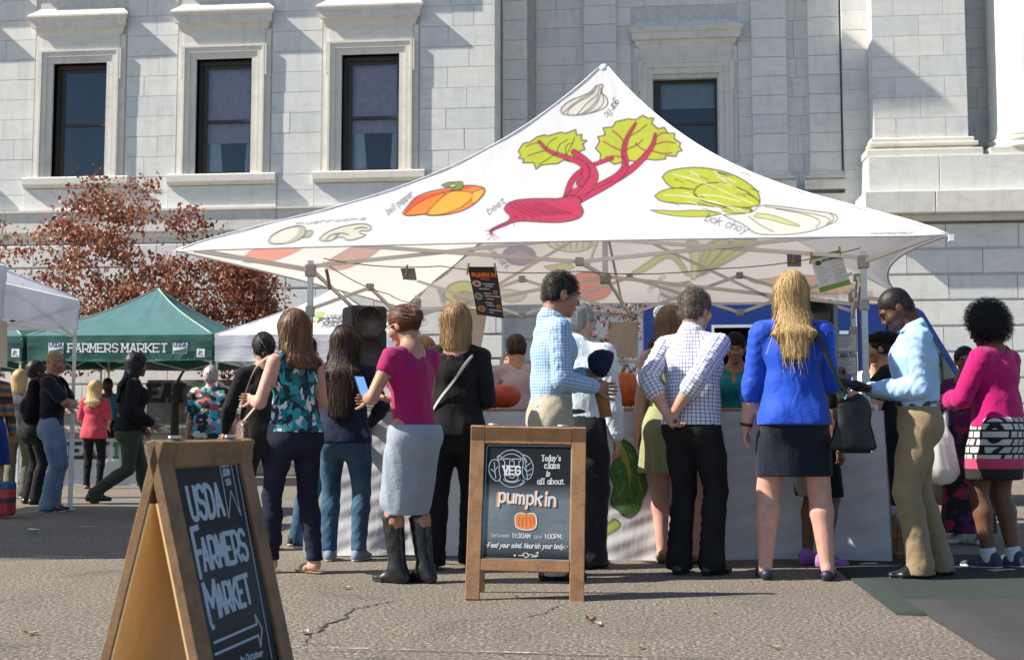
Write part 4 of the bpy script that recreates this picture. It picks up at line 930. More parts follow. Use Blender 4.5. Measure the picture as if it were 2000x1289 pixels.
def mat_pattern(name, stops, scale, feat='cell', stretch=(1, 1, 1), rough=.8):
    """printed cloth: patches of several colours"""
    if name in _mc: return _mc[name]
    t = NT(name); o = t.scaled(t.obj(), stretch); w = t.noise(o, scale * .8, 3, out='Color'); wv = t.node('VectorMath', operation='MULTIPLY_ADD'); t.put(wv.inputs[0], w); wv.inputs[1].default_value = (.08, .08, .08); t.put(wv.inputs[2], o)
    if feat == 'cell':
        v = t.node('TexVoronoi'); t.put(v.inputs['Vector'], wv.outputs[0]); v.inputs['Scale'].default_value = scale; sp = t.node('SeparateColor'); t.put(sp.inputs[0], v.outputs['Color']); f = sp.outputs[0]
    else: f = t.noise(o, scale, 5, .65)
    c = t.ramp(f, stops, 'CONSTANT'); t.col(c).set(Roughness=rough); t.bump(crease(t), .010, .6); _mc[name] = t.m; return t.m
def mat_stripe(name, stops, per):
    if name in _mc: return _mc[name]
    t = NT(name); sp = t.node('SeparateXYZ'); t.put(sp.inputs[0], t.obj()); t.col(t.ramp(t.math('FRACT', t.math('MULTIPLY', sp.outputs[2], 1 / per)), stops, 'CONSTANT')).set(Roughness=.85); _mc[name] = t.m; return t.m
LEATHER = plain('black_leather', (.012, .012, .013), .32, spec=.6); EYEW = plain('eye_white', (.7, .68, .64), .3); EYED = plain('eye_dark', (.02, .012, .008), .2)

class Fig:
    """one standing figure; local +y is the way it faces, x to its right"""
    def __init__(s, label, at, face, H=1.70, fem=True, skin='fair', lean=0, twist=0, roll=0, head=(0, 0, 0), lh=None, rh=None, lf=None, rf=None, lel=None, rel=None, bulk=1.0, hip=1.0, res=.0105, hands=('relax', 'relax'), face_on=True, z0=0.0, group=None, cat='person', pel=(0, 0)):
        s.k = k = H / 1.72; s.fem = fem; s.b = b = bulk * k; s.res = res; s.sd = abs(hash((round(at[0] * 100), round(at[1] * 100)))) % 9999
        s.root = empty('person', (at[0], at[1], z0), math.radians(face)); tag(s.root, label, cat, group); s.skin = mat_skin('skin_' + skin, SKIN[skin]); s.face_on = face_on
        sw = (.168 if fem else .19) * k * (.5 + .5 * bulk); s.hw = hw = (.095 if fem else .09) * k * hip
        Ru = rotm(math.radians(twist), math.radians(lean), math.radians(roll)); Rw = rotm(math.radians(twist * .4), math.radians(lean * .5), math.radians(roll * .5)); s.Ru = Ru; pv = v3(pel[0], pel[1], .95) * v3(1, 1, k); s.pv = pv
        up = lambda x, y, z: pv + Ru @ (v3(x, y, z - .95 * 1) * k)
        s.waist = pv + Rw @ (v3(0, -.005, .14) * k); s.chest = up(0, .0, 1.28); s.ub = up(0, -.012, 1.375); s.nb = up(0, -.02, 1.455); s.sh = {g_: pv + Ru @ v3(g_ * sw * .97, -.012 * k, .432 * k) for g_ in (-1, 1)}
        s.Rh = Rh = Ru @ rotm(math.radians(head[0]), math.radians(head[1]), math.radians(head[2])); s.hb = up(0, .0, 1.50); s.hc = s.hb + Rh @ (v3(0, .015, .105) * k)
        s.ua, s.fa, s.th, s.ca = .285 * k, .255 * k, .43 * k, .42 * k
        s.el, s.wr, s.kn, s.an, s.fy, s.hx = {}, {}, {}, {}, {}, {}
        for sg, h, el, f in ((-1, lh, lel, lf), (1, rh, rel, rf)):
            t = np.array(h if h is not None else (sg * (sw / k + .07), .04, .80)) * k
            s.el[sg], s.wr[sg] = ik(s.sh[sg], t, s.ua, s.fa, v3(*(el if el is not None else (sg * .5, -1, -.2))))
            f = f if f is not None else (sg * .10, 0.0, 0, sg * -8); hp = pv + v3(sg * hw, 0, -.03 * k); s.hx[sg] = hp
            an = v3(f[0], f[1], .085 + f[2]) * k; s.fy[sg] = math.radians(f[3]); s.kn[sg], s.an[sg] = ik(hp, an, s.th, s.ca, v3(sg * .12, 1, 0))
            s.pitchf = {}
        s.hands = dict(zip((-1, 1), hands)); s.parts = {}; s.sx = Ru @ v3(1, 0, 0)
    def side(s): return s.sx
    # ---- primitives shared by body and clothes
    def torso(s, o=0.0, k=.05, low=True, bust=True):
        b = s.b; X = s.sx; fm = s.fem; hp = s.pv + v3(0, -.01, -.02) * s.k; wsx, wsy = (.122, .092) if fm else (.142, .102); hx = (s.hw + .072 * b) if fm else (s.hw + .062 * b)
        P = []
        if low: P.append(seg(hp + v3(0, 0, -.05) * s.k, s.waist, (hx + o, .118 * b + o), (wsx * b + o, wsy * b + o), v3(1, 0, 0), k, 'torso'))
        P += [seg(s.waist, s.chest, (wsx * b + o, wsy * b + o), ((.150 if fm else .172) * b + o, (.108 if fm else .118) * b + o), X, k, 'torso'), seg(s.chest, s.ub, ((.150 if fm else .172) * b + o, .112 * b + o), ((.108 if fm else .128) * b + o, .072 * b + o), X, k, 'torso')]
        for g in (-1, 1): P.append(seg(s.nb + s.Ru @ v3(g * .02, -.008, -.010), s.sh[g] + s.Ru @ v3(-g * .012, 0, .002), .036 * b + o * .8, .046 * b + o * .8, None, .045, 'torso'))
        if fm and bust:
            for g in (-1, 1): P.append(ell(s.chest + s.Ru @ (v3(g * .072, .085, -.01) * b), np.array((.068, .06, .066)) * b + o, s.Ru, .05, 'torso'))
        if low:
            for g in (-1, 1): P.append(ell(hp + v3(g * .07, -.058 if fm else -.046, -.05) * b, np.array((.086, .072, .095)) * b + o, None, .05, 'torso'))
        return P
    def arm(s, g, o=0.0, to=1.0, wr=0.0, loose=1.0, wf=55.0):
        a, e, w = s.sh[g], s.el[g], s.wr[g]; b = s.b; gn = 'armL' if g < 0 else 'armR'; r0, r1, r2, r3 = (.05, .041, .042, .028) if s.fem else (.057, .046, .047, .032); L = [seg(a, a + (e - a) * min(to / .53, 1), r0 * b * loose + o, (r1 * loose if to > .5 else r0 * .9 * loose) * b + o, None, .03, gn, wr, wf)]
        if to > .53:
            t = (to - .53) / .47; m = e + (w - e) * min(t, .35); L.append(seg(e, m, r1 * b * loose + o, r2 * b * loose + o, None, .02, gn, wr, wf))
            if t > .35: L.append(seg(m, e + (w - e) * t, r2 * b * loose + o, (r2 + (r3 - r2) * t) * b * loose + o, None, .02, gn, wr, wf))
        return L
    def leg(s, g, o=0.0, bot=None, wr=0.0, cuff=None, loose=1.0):
        h, kn, an = s.hx[g], s.kn[g], s.an[g]; b = s.b; gn = 'legL' if g < 0 else 'legR'; r = (.092, .058, .060, .037) if s.fem else (.092, .060, .058, .040)
        m = kn + (an - kn) * .3; fm = unit(np.cross(an - kn, v3(1, 0, 0))); m = m - v3(0, .012, 0)
        P = [seg(h, h + (kn - h) * .5, r[0] * (1 if s.fem else .94) * b + o, (r[0] * .55 + r[1] * .45) * b * loose + o, None, .04, gn), seg(h + (kn - h) * .5, kn, (r[0] * .55 + r[1] * .45) * b * loose + o, r[1] * b * loose + o, None, .02, gn, wr * .5)]
        e = an if cuff is None else an + (an - kn) * .0
        P += [seg(kn, m, r[1] * b * loose + o, max(r[2] * b * loose, 0) + o, None, .02, gn, wr), seg(m, e, r[2] * b * loose + o, (r[3] * b if cuff is None else cuff) + o, None, .02, gn, wr, 48.0)]
        return P
    def make(s, name, VQ, mat, uv=False, prims=None):
        V, Q = VQ; me = np_mesh(name, V, Q); o = link(name, me, mat, s.root); s.parts[name] = o
        if uv and prims:
            gs = {}
            for p in prims:
                if not p['sub']: gs.setdefault(p['g'], []).append(p)
            names = list(gs); dm = np.stack([np.min([prim_d(p, V) for p in gs[n]], 0) for n in names]); w = dm.argmin(0); UV = np.zeros((len(V), 3))
            for i, n in enumerate(names):
                m = w == i
                if n.startswith('arm'):
                    g = -1 if n[-1] == 'L' else 1; a, e, wri = s.sh[g], s.el[g], s.wr[g]; up = np.linalg.norm(V - (a + e) / 2, axis=1) < np.linalg.norm(V - (e + wri) / 2, axis=1)
                    for mm, A, B, o0 in ((m & up, a, e, 0), (m & ~up, e, wri, s.ua)):
                        d = unit(B - A); x = unit(np.cross(d, v3(.3, .9, .1))); y = np.cross(d, x); q = V[mm] - A; UV[mm, 0] = np.arctan2(q @ y, q @ x) * .05; UV[mm, 1] = q @ d + o0
                else:
                    q = (V[m] - s.waist) @ s.Ru; UV[m, 0] = np.arctan2(q[:, 0], -q[:, 1]) * .15; UV[m, 1] = q[:, 2]
            vattr(me, 'cloth', UV, 'FLOAT_VECTOR')
        return o
    # ---- head
    def H(s, x, y, z): return s.hc + s.Rh @ (v3(x, y, z) * s.k)
    def head_prims(s):
        k = s.k; R = s.Rh; fm = s.fem; jw = .052 if fm else .058
        E = lambda c, r, kk=.02, sub=False: ell(s.H(*c), np.array(r) * k, R, kk, 'head', sub)
        S = lambda a, b, ra, rb, kk=.012: seg(s.H(*a), s.H(*b), ra * k, rb * k, None, kk, 'head')
        P = [E((0, -.012, .035), (.074, .094, .086)), E((0, .028, -.035), (jw, .066, .070), .04), E((0, .072, -.098), (.024, .020, .020), .03), S((-.034, .080, .022), (.034, .080, .022), .016, .016, .02)]
        for g in (-1, 1): P += [E((g * .042, .058, -.028), (.026, .028, .026), .03), E((g * .076, -.008, -.012), (.011, .022, .032), .012)]
        for g in (-1, 1): P.append(E((g * .033, .103, .002), (.019, .018, .013), .012, True))
        P += [S((0, .094, .008), (0, .112, -.026), .008, .0125), S((-.014, .102, -.030), (.014, .102, -.030), .0085, .0085, .01), S((-.020, .090, -.062), (.020, .090, -.062), .010, .010, .012), S((-.012, .094, -.057), (.012, .094, -.057), .007, .007, .006)]
        P.append(seg(s.nb - s.Ru @ v3(0, .0, .02), s.hb + s.Rh @ (v3(0, -.012, .03) * k), (.058 if fm else .066) * k, (.052 if fm else .062) * k, None, .03, 'head'))
        return P
    def hand_prims(s, g):
        k = s.k; w = s.wr[g]; d = unit(w - s.el[g]); mode = s.hands[g]; pn = np.cross(d, v3(0, 0, 1)) * g if abs(d[2]) < .8 else v3(g * -1.0, 0, 0)
        pn = unit(pn - d * pn.dot(d))                     # palm normal
        if mode == 'up': pn = unit(v3(0, 0, 1) - d * d[2])
        if mode == 'down': pn = unit(v3(0, 0, -1) + d * d[2])
        sd = np.cross(d, pn) * -g; cu = {'relax': .45, 'grip': 1.15, 'up': .5, 'down': .35, 'flat': .1}.get(mode, .45); sz = (.92 if s.fem else 1.0) * k; P = []
        pe = w + d * .078 * sz; P.append(seg(w - d * .03, pe, (.024 * sz, .019 * sz), (.037 * sz, .014 * sz), sd, .015, 'hand')); P.append(seg(s.el[g] * .25 + w * .75, w, .036 * s.b, .027 * s.b, None, .012, 'hand'))
        for i, (x, L) in enumerate(((-.031, .070), (-.0105, .080), (.0105, .075), (.030, .060))):
            a = pe + sd * x * sz - d * .004; dd = d; r = .0079 * sz
            for j, f in enumerate((.45, .32, .23)):
                c = cu * (.55 + .35 * j) + .06 * i; dd = unit(dd * math.cos(c) + pn * math.sin(c)); b = a + dd * L * f * sz; P.append(seg(a, b, r, r * .93, None, .004, 'hand')); a = b; r *= .93
        a = w + d * .022 * sz - sd * .022 * sz; td = unit(d * .75 - sd * .75 + pn * (.25 + .5 * cu))
        for L, r in ((.042, .0125), (.032, .0105), (.026, .0092)): b = a + td * L * sz; P.append(seg(a, b, r * sz, r * .9 * sz, None, .006, 'hand')); a = b; td = unit(td + d * .35 + pn * .25 * cu)
        return P
    def body(s, feet=True, legs=True):
        P = s.torso(); 
        for g in (-1, 1): P += s.arm(g) + s.leg(g); P.append(seg(s.an[g] + v3(0, -.02, -.03) * s.k, s.toe(g, .10), .034 * s.k, .026 * s.k, None, .02, 'foot'))
        P.append(seg(s.nb - s.Ru @ v3(0, 0, .05), s.hb, .062 * s.k, .055 * s.k, None, .05, 'neck')); V, Q = sdf_mesh(P, s.res * 1.75); Vs, Qs = [V], [Q]; n = len(V)
        h2 = .0066 if s.res < .0112 else .0095
        for PP, hh in [(s.head_prims(), h2)] + [(s.hand_prims(g), .0053 if s.res < .0112 else .009) for g in (-1, 1)]:
            V, Q = sdf_mesh(PP, hh, pad=.02); Vs.append(V); Qs.append(Q + n); n += len(V)
        s.make('body', (np.concatenate(Vs), np.concatenate(Qs)), s.skin)
        if s.face_on:
            mb = MB()
            for g in (-1, 1):
                c = s.H(g * .033, .0765, .001); M = Matrix.Translation(Vector(c)) @ Matrix(s.Rh.tolist()).to_4x4(); r = .0125 * s.k; mb.cur = 0
                mb.lathe([(.001, r)] + [(r * math.sin(t), r * math.cos(t)) for t in (.4, .8, 1.2, 1.6, 2.2)], 10, (0, 0, 0), M @ Matrix.Rotation(-PI / 2, 4, 'X')); mb.cur = 1; mb.lathe([(.001, r * 1.07), (r * .34, r * 1.03), (r * .44, r * .96), (r * .44, r * .8)], 10, (0, 0, 0), M @ Matrix.Rotation(-PI / 2, 4, 'X'))
            mb.build('eyes', [EYEW, EYED], s.root)
        return s
    def lips(s, c=(.34, .10, .09)):
        S = lambda a, b, ra: seg(s.H(*a), s.H(*b), ra * s.k, ra * s.k, None, .006); s.make('lips', sdf_mesh([S((-.018, .094, -.059), (0, .1005, -.0565), .0052), S((.018, .094, -.059), (0, .1005, -.0565), .0052), S((-.014, .094, -.066), (.014, .094, -.066), .0065)], .0035, pad=.012), plain('lips_%d%d' % (c[0] * 100, c[1] * 100), c, .5))
    def brows(s, c):
        S = lambda a, b, ra: seg(s.H(*a), s.H(*b), ra * s.k, ra * s.k * .7, None, .004); s.make('eyebrows', sdf_mesh([q for g in (-1, 1) for q in (S((g * .014, .098, .026), (g * .034, .096, .032), .0048), S((g * .034, .096, .032), (g * .054, .082, .026), .0045))], .0035, pad=.012), c)
    def toe(s, g, d, z=.032): a = s.an[g]; y = s.fy[g]; return v3(a[0] - math.sin(y) * d * s.k, a[1] + math.cos(y) * d * s.k, a[2] - .085 * s.k + z * s.k)
    # ---- clothes
    def top(s, name, mat, sleeve=1.0, hem=.93, o=.012, amp=.007, fr=24, neck=.078, neckdz=0.0, wr=.004, loose=1.12, flare=0.0, tuck=False, vneck=0.0, uv=True, shoulder=True, cuts=()):
        k = s.k; o = o * .72; P = s.torso(o, .05); ext = []
        if flare or hem < .9: P.append(seg(s.pv + v3(0, -.01, (hem - 1.0) * k), s.waist, (s.hw + .082 * s.b + o + flare, .125 * s.b + o + flare), (.14 * s.b + o, .105 * s.b + o), v3(1, 0, 0), .05, 'torso'))
        for g in (-1, 1):
            if sleeve > .02:
                A = s.arm(g, o * .55, sleeve, wr, loose); P += [dict(A[0], b=A[0]['a'] + (A[0]['b'] - A[0]['a']) * .35)]
                V, Q = sdf_mesh(A, s.res * 1.18, (amp * .8, fr * 1.2, s.sd + g)); ext.append((V, Q, A))
            else: P.append(ell(s.sh[g] + s.Ru @ v3(g * .075, 0, -.02), (.055, .075, .13), s.Ru, .02, '', True))
        if 0 < neck < .07: P.append(seg(s.nb + s.Ru @ v3(0, -.01, -.07), s.nb + s.Ru @ v3(0, -.008, .0), .082 * s.b, .072 * s.b, None, .04, 'torso'))
        if neck: P.append(seg(s.nb + s.Ru @ v3(0, .012, -.015 + neckdz) * 1, s.hb + s.Ru @ v3(0, .0, .1), neck * k, neck * .9 * k, None, .015, '', sub=True))
        if vneck: P.append(seg(s.nb + s.Ru @ v3(0, .10, .02), s.nb + s.Ru @ v3(0, .13, -vneck), .05 * k, .012 * k, None, .02, '', sub=True))
        ct = [((0, 0, hem * k), (0, 0, -1))] + list(cuts); s.make(name, sdf_mesh(P, s.res * 1.08, (amp, fr, s.sd), ct), mat, uv, P)
        for V, Q, A in ext: s.make('sleeve', (V, Q), mat, uv, A)
        return s
    def collar(s, mat, o=.012, w=.036):
        # a turned-down shirt collar round the neck
        R = s.Ru; k = s.k; pts = []; c = s.nb + R @ v3(0, .008, .018)
        V = []; n = 28
        for j, (rr, z) in enumerate(((.060, .034), (.066, .042), (.088, .004), (.086, -.006), (.066, -.020))):
            for i in range(n):
                a = 2 * PI * i / n; f = (1 - math.cos(a)) / 2    # 0 at front
                V.append(c + R @ (v3(math.sin(a) * rr * (1.0 if s.fem else 1.08), math.cos(a) * rr * .95, z * (.75 + .45 * f) - (1 - f) * .030 + (.0)) * k))
        Q = [(j * n + i, j * n + (i + 1) % n, (j + 1) * n + (i + 1) % n, (j + 1) * n + i) for j in range(4) for i in range(n)]; me = np_mesh('collar', V, Q); vattr(me, 'cloth', [(math.atan2(v[0], -v[1]) * .08, v[2], 0) for v in V], 'FLOAT_VECTOR'); link('collar', me, mat, s.root); return s
    def cuff(s, mat, t=.97, th=.012, L=.05):
        for g in (-1, 1):
            e, w = s.el[g], s.wr[g]
            if t <= .53: a = s.sh[g] + (e - s.sh[g]) * (t / .53); d = unit(e - s.sh[g]); r = .052
            else: a = e + (w - e) * ((t - .53) / .47); d = unit(w - e); r = .042 + (.032 - .042) * (t - .53) / .47
            P = [seg(a - d * L, a, r * s.b * 1.12 + th, r * s.b * 1.12 + th, None, .02, 'arm' + ('L' if g < 0 else 'R'), .003)]; s.make('cuff', sdf_mesh(P, s.res * .8, None, [(a + d * .004, d), (a - d * L, -d)]), mat, True, P)
        return s
    def trousers(s, mat, top=1.03, bot=.05, o=.007, amp=.006, cuff=.062, wr=.004, loose=None, fr=22, nm='trousers'):
        k = s.k; loose = loose or (1.0 if s.fem else 1.14); P = s.torso(o, .05, bust=False)[:1]; hp = s.pv; P[0]['b'] = s.waist + v3(0, 0, .06)
        for g in (-1, 1): P += s.leg(g, o, None, wr, cuff * s.b, loose); P.append(ell(s.pv + v3(0, -.01, -.02) * k + v3(g * .07, -.058 if s.fem else -.046, -.05) * s.b, np.array((.089, .075, .10)) * s.b + o, None, .05, 'torso'))
        for g in (-1, 1): P.append(seg(s.an[g] - v3(0, 0, .0), s.an[g] + v3(0, .008, -.05) * k, cuff * s.b + o, (cuff + .004) * s.b + o, None, .02, 'leg' + ('L' if g < 0 else 'R'), wr))
        zc = min(s.an[-1][2], s.an[1][2]); ct = [((s.pv[0], s.pv[1], top * k), (0, 0, 1))]
        if bot > .06: ct.append(((0, 0, zc - .085 * k + bot * k), (0, 0, -1)))
        else: P = P; ct.append(((0, 0, zc - .085 * k + .028 * k), (0, 0, -1)))
        s.make(nm, sdf_mesh(P, s.res * 1.22, (amp, fr, s.sd + 3, (1, 1, .8)), ct), mat); return s
    def belt(s, mat, z=1.015):
        P = s.torso(.016, .05, bust=False)[:1]; P[0]['b'] = s.waist + v3(0, 0, .06); s.make('belt', sdf_mesh(P, s.res * .8, None, [((0, 0, (z + .018) * s.k), (0, 0, 1)), ((0, 0, (z - .018) * s.k), (0, 0, -1))]), mat); return s
    def skirt(s, mat, top=1.04, hem=.50, o=.012, flare=.0, amp=.006, fr=16, pleat=0.0, nm='skirt'):
        k = s.k; b = s.b; hx = s.hw + .074 * b; kc = (s.kn[-1] + s.kn[1]) / 2; bot = v3(s.pv[0] * .4 + kc[0] * .6, s.pv[1] * .4 + kc[1] * .6, hem * k)
        P = [seg(s.pv + v3(0, -.01, -.05) * k, s.waist + v3(0, 0, .04), (hx + o, .128 * b + o), (.135 * b + o, .10 * b + o), v3(1, 0, 0), .05), seg(bot, s.pv + v3(0, -.01, -.05) * k, (hx + o + flare, .115 * b + o + flare), (hx + o, .13 * b + o), v3(1, 0, 0), .04)]
        for g in (-1, 1): P.append(ell(s.pv + v3(g * .07, -.062, -.05) * b, np.array((.084, .074, .10)) * b + o, None, .06))
        for g in (-1, 1): P.append(seg(s.hx[g] + (s.kn[g] - s.hx[g]) * .35, s.kn[g], .082 * b + o, .064 * b + o, None, .05))
        ex = None
        if pleat: ex = lambda Q: pleat * np.sin(14 * np.arctan2(Q[:, 0] - s.pv[0], Q[:, 1] - s.pv[1]) + 3 * Q[:, 2]) * np.clip((.95 * k - Q[:, 2]) * 3, 0, 1)
        s.make(nm, sdf_mesh(P, s.res, (amp, fr, s.sd + 5, (1, 1, .25)), [((0, 0, top * k), (0, 0, 1)), ((0, 0, hem * k), (0, 0, -1))], extra=ex), mat); return s
    def shoes(s, mat, kind='shoe', sole=None, which=(-1, 1)):
        k = s.k
        for g in which:
            z0 = s.an[g][2] - .085 * k; hl = s.toe(g, -.055, .03); bl = s.toe(g, .10, .028); tp = s.toe(g, .165, .026); sdv = v3(math.cos(s.fy[g]), math.sin(s.fy[g]), 0); w = .043 if s.fem else .048
            P = [seg(hl, bl, (.034 * k, .032 * k), (w * k, .030 * k), sdv, .02), seg(bl, tp, (w * k, .030 * k), (.030 * k, .022 * k), sdv, .02)]
            if kind != 'flat' and kind != 'sandal': P.append(seg(s.toe(g, -.03, .06), s.toe(g, .06, .05), .036 * k, .038 * k, None, .03))
            if kind == 'sneaker': P.append(seg(s.toe(g, -.035, .07), s.toe(g, -.01, .09), .042 * k, .042 * k, None, .02))
            if kind == 'boot': P += [seg(s.an[g], s.an[g] + (s.kn[g] - s.an[g]) * .80, .052 * k, .070 * k, None, .02, '', .003, 40), seg(s.toe(g, -.02, .05), s.an[g], .046 * k, .056 * k, None, .03)]
            if kind == 'ankleboot': P += [seg(s.toe(g, -.02, .05), s.an[g] + (s.kn[g] - s.an[g]) * .22, .047 * k, .056 * k, None, .03, '', .003, 60)]
            if kind in ('flat',): P.append(seg(s.toe(g, -.01, .09), s.toe(g, .05, .085), .045 * k, .042 * k, None, .015, sub=True))
            ct = [((0, 0, z0 + .012), (0, 0, -1))]
            if kind == 'boot': ct.append((s.an[g] + (s.kn[g] - s.an[g]) * .78, s.kn[g] - s.an[g]))
            if kind == 'sandal':
                so = s.make('shoe', sdf_mesh([seg(hl, bl, (.034 * k, .03), (w * k, .03), sdv, .02), seg(bl, tp, (w * k, .03), (.03 * k, .03), sdv, .02)], .006, None, [((0, 0, z0 + .014), (0, 0, 1)), ((0, 0, z0 + .002), (0, 0, -1))]), mat)
                s.make('strap', sdf_mesh([seg(s.toe(g, .07, .03), s.toe(g, .10, .028), (w * k, .034), (w * k, .031), sdv, .02)], .006, None, [((0, 0, z0 + .005), (0, 0, -1))]), mat); continue
            s.make('shoe', sdf_mesh(P, .009 if s.res < .0112 else .014, (.0015, 40, 1), ct), mat)
            sm = sole or LEATHER; PS = [seg(hl, bl, (.036 * k, .034 * k), (w * k + .002, .034), sdv, .02), seg(bl, tp, (w * k + .002, .034), (.032 * k, .028), sdv, .02)]
            s.make('sole', sdf_mesh(PS, .010 if s.res < .0112 else .014, None, [((0, 0, z0 + (.020 if kind != 'sneaker' else .028)), (0, 0, 1)), ((0, 0, z0 + .001), (0, 0, -1))]), sm)
        return s
    # ---- hair
    def hair(s, mat, style='short', length=0.0, vol=1.0, strands=260):
        k = s.k; R = s.Rh; E = lambda c, r, kk=.02, sub=False: ell(s.H(*c), np.array(r) * k, R, kk, '', sub); S = lambda a, b, ra, rb, kk=.03: seg(s.H(*a), s.H(*b), ra, rb, R @ v3(1, 0, 0), kk)
        t = {'buzz': .004, 'short': .016, 'curly': .017, 'afro': .10, 'bob': .022, 'long': .020, 'bun': .010, 'pony': .012, 'beret': .012, 'thin': .010}[style] * vol
        P = [E((0, -.014, .037), (.074 + t, .094 + t, .086 + t * 1.05))]; cuts = []; h = .0088 if s.res < .0112 else .012
        fz = {'buzz': .055, 'short': .062, 'curly': .058, 'afro': .055, 'thin': .075}.get(style, .060)
        if style in ('short', 'curly', 'buzz', 'thin'):
            P.append(E((0, -.055, -.025), (.066 + t * .5, .045 + t * .6, .05), .03)); P += [E((g * .070, .004, -.005), (.012 + t * .3, .018, .03), .015) for g in (-1, 1)]
        if style == 'afro': P = [E((0, -.03, .055), (.155 * vol, .155 * vol, .150 * vol)), E((0, -.05, -.02), (.14 * vol, .12 * vol, .11 * vol), .05)]
        if style in ('bob', 'long'):
            dn = .16 if style == 'bob' else .14
            P += [S((0, -.045, .02), (0, -.060, -dn), (.094, .070), (.092 if style == 'bob' else .098, .058))]; P += [S((g * .072, .0, .03), (g * .080, -.012, -dn * .85), (.024, .050), (.022, .045), .03) for g in (-1, 1)]
            if length:
                a = s.H(0, -.066, -dn + .02); m = s.ub + s.Ru @ v3(0, -.108 * s.b, .0); b = m + s.Ru @ v3(0, -.028, -max(length - .06, .02)); P.append(seg(a, m, (.096, .048), (.110, .036), s.sx, .03)); P.append(seg(m, b, (.112, .034), (.070, .022), s.sx, .03))
        if style in ('bun', 'pony'): P.append(E((0, -.03, .01), (.082 + t * .4, .088 + t * .3, .08), .03))
        if style == 'bun': P.append(E((0, -.115, -.035 if length == 0 else length), (.045, .042, .045), .012))
        if style == 'pony': a = s.H(0, -.10, .03); m = a + R @ v3(0, -.055, -.05); b = m + v3(0, 0, -.20); P += [seg(a, m, .025, .032, None, .02), seg(m, b, (.034, .03), (.018, .014), R @ v3(1, 0, 0), .02)]
        F = lambda c, r: E(c, r, .012, True)
        if style != 'afro': P += [F((0, .118, -.03), (.064, .075, .10)), F((0, .095, -.085), (.075, .075, .075))]
        else: P += [F((0, .13, -.035), (.075, .09, .095)), F((0, .07, -.16), (.09, .12, .09))]
        if style in ('short', 'buzz', 'thin', 'curly', 'bun', 'pony'): P += [F((g * .088, .004, -.022), (.020, .024, .036)) for g in (-1, 1)] + [F((0, -.03, -.125), (.12, .12, .052))]
        curl = style in ('curly', 'afro')
        def ex(Q):
            q = (Q - s.hc) @ R
            if curl: return (.011 if style == 'afro' else .0065) * vol * (np.sin(105 * q[:, 0] + 2 * np.sin(60 * q[:, 2])) * np.sin(98 * q[:, 1] + 2 * np.sin(70 * q[:, 0])) * np.sin(101 * q[:, 2] + 1))
            a = np.arctan2(q[:, 0], -q[:, 1] - .03); return (.0016 if style != 'buzz' else .0005) * (np.sin(30 * a + 1.5 * np.sin(7 * q[:, 2])) + .6 * np.sin(71 * a + 5 * q[:, 2]))
        V, Q = sdf_mesh(P, h, None, cuts, extra=ex); o = s.make('hair', (V, Q), mat)
        if strands and style != 'buzz':                   # strands laid over the volume, some flying off it
            me = o.data; nv = len(V); N = np.empty(nv * 3, np.float32); me.vertices.foreach_get('normal', N); N = N.reshape(-1, 3); r = np.random.default_rng(s.sd); W = []; T = []
            from mathutils.kdtree import KDTree
            kd = KDTree(nv)
            for i, p in enumerate(V): kd.insert(p, i)
            kd.balance(); near = s.res < .0112; cnt = (int(strands * 4.5) if near else strands // 2); out = np.nonzero((V - s.hc) @ N.T[:, :1] > -9)[0] if False else np.arange(nv)
            for i in r.choice(out, cnt, replace=cnt > nv):
                p = V[i].copy(); n = N[i].astype(float); w = .0015 if near else .003; pts = []
                if curl:
                    e1 = unit(cr(n, r.normal(size=3))); rad = r.uniform(.005, .012) * (1.2 if style == 'afro' else .8); a = p + n * r.uniform(-.004, .004 + .010 * (style == 'afro')); pts = [a + e1 * rad * math.sin(u) + n * rad * (1 - math.cos(u)) + cr(e1, n) * rad * .3 * u for u in np.linspace(0, 4.6, 6)]; w *= .75
                else:
                    fly = r.random() < .10; L = {'short': .05, 'thin': .04}.get(style, .15) * r.uniform(.5, 1.2); nst = 6; base = s.H(0, -.02, .11); wob = r.normal(size=3) * .14
                    for q in range(nst):
                        pts.append(p + n * ((.0008 + .0022 * r.random()) if not fly else .003 + .014 * q / nst)); g = v3(0, 0, -1.0)
                        if style in ('bun', 'pony'): g = unit(s.H(0, -.115, -.02) - p)
                        elif p[2] > s.hc[2] + .03 * s.k: g = unit((p - s.H(0, -.045, .14)) + v3(0, 0, -.02))
                        d = g + wob; d = d - n * d.dot(n); p = p + unit(d) * L / nst
                        if not fly: co, ix, _ = kd.find(p); n = N[ix].astype(float); p = p * .3 + V[ix] * .7 if False else p - n * ((p - V[ix]) @ n)
                b0 = len(W)
                for q, a in enumerate(pts):
                    dd = pts[min(q + 1, len(pts) - 1)] - pts[max(q - 1, 0)]; sd = unit(cr(dd, n)) * w * (1 - .75 * abs(q / (len(pts) - 1) - .35)); W += [a - sd, a + sd]
                T += [(b0 + 2 * q, b0 + 2 * q + 1, b0 + 2 * q + 3, b0 + 2 * q + 2) for q in range(len(pts) - 1)]
            so = link('hair_strands', np_mesh('hair_strands', W, T), mat, o); so['kind'] = 'stuff'
        return s
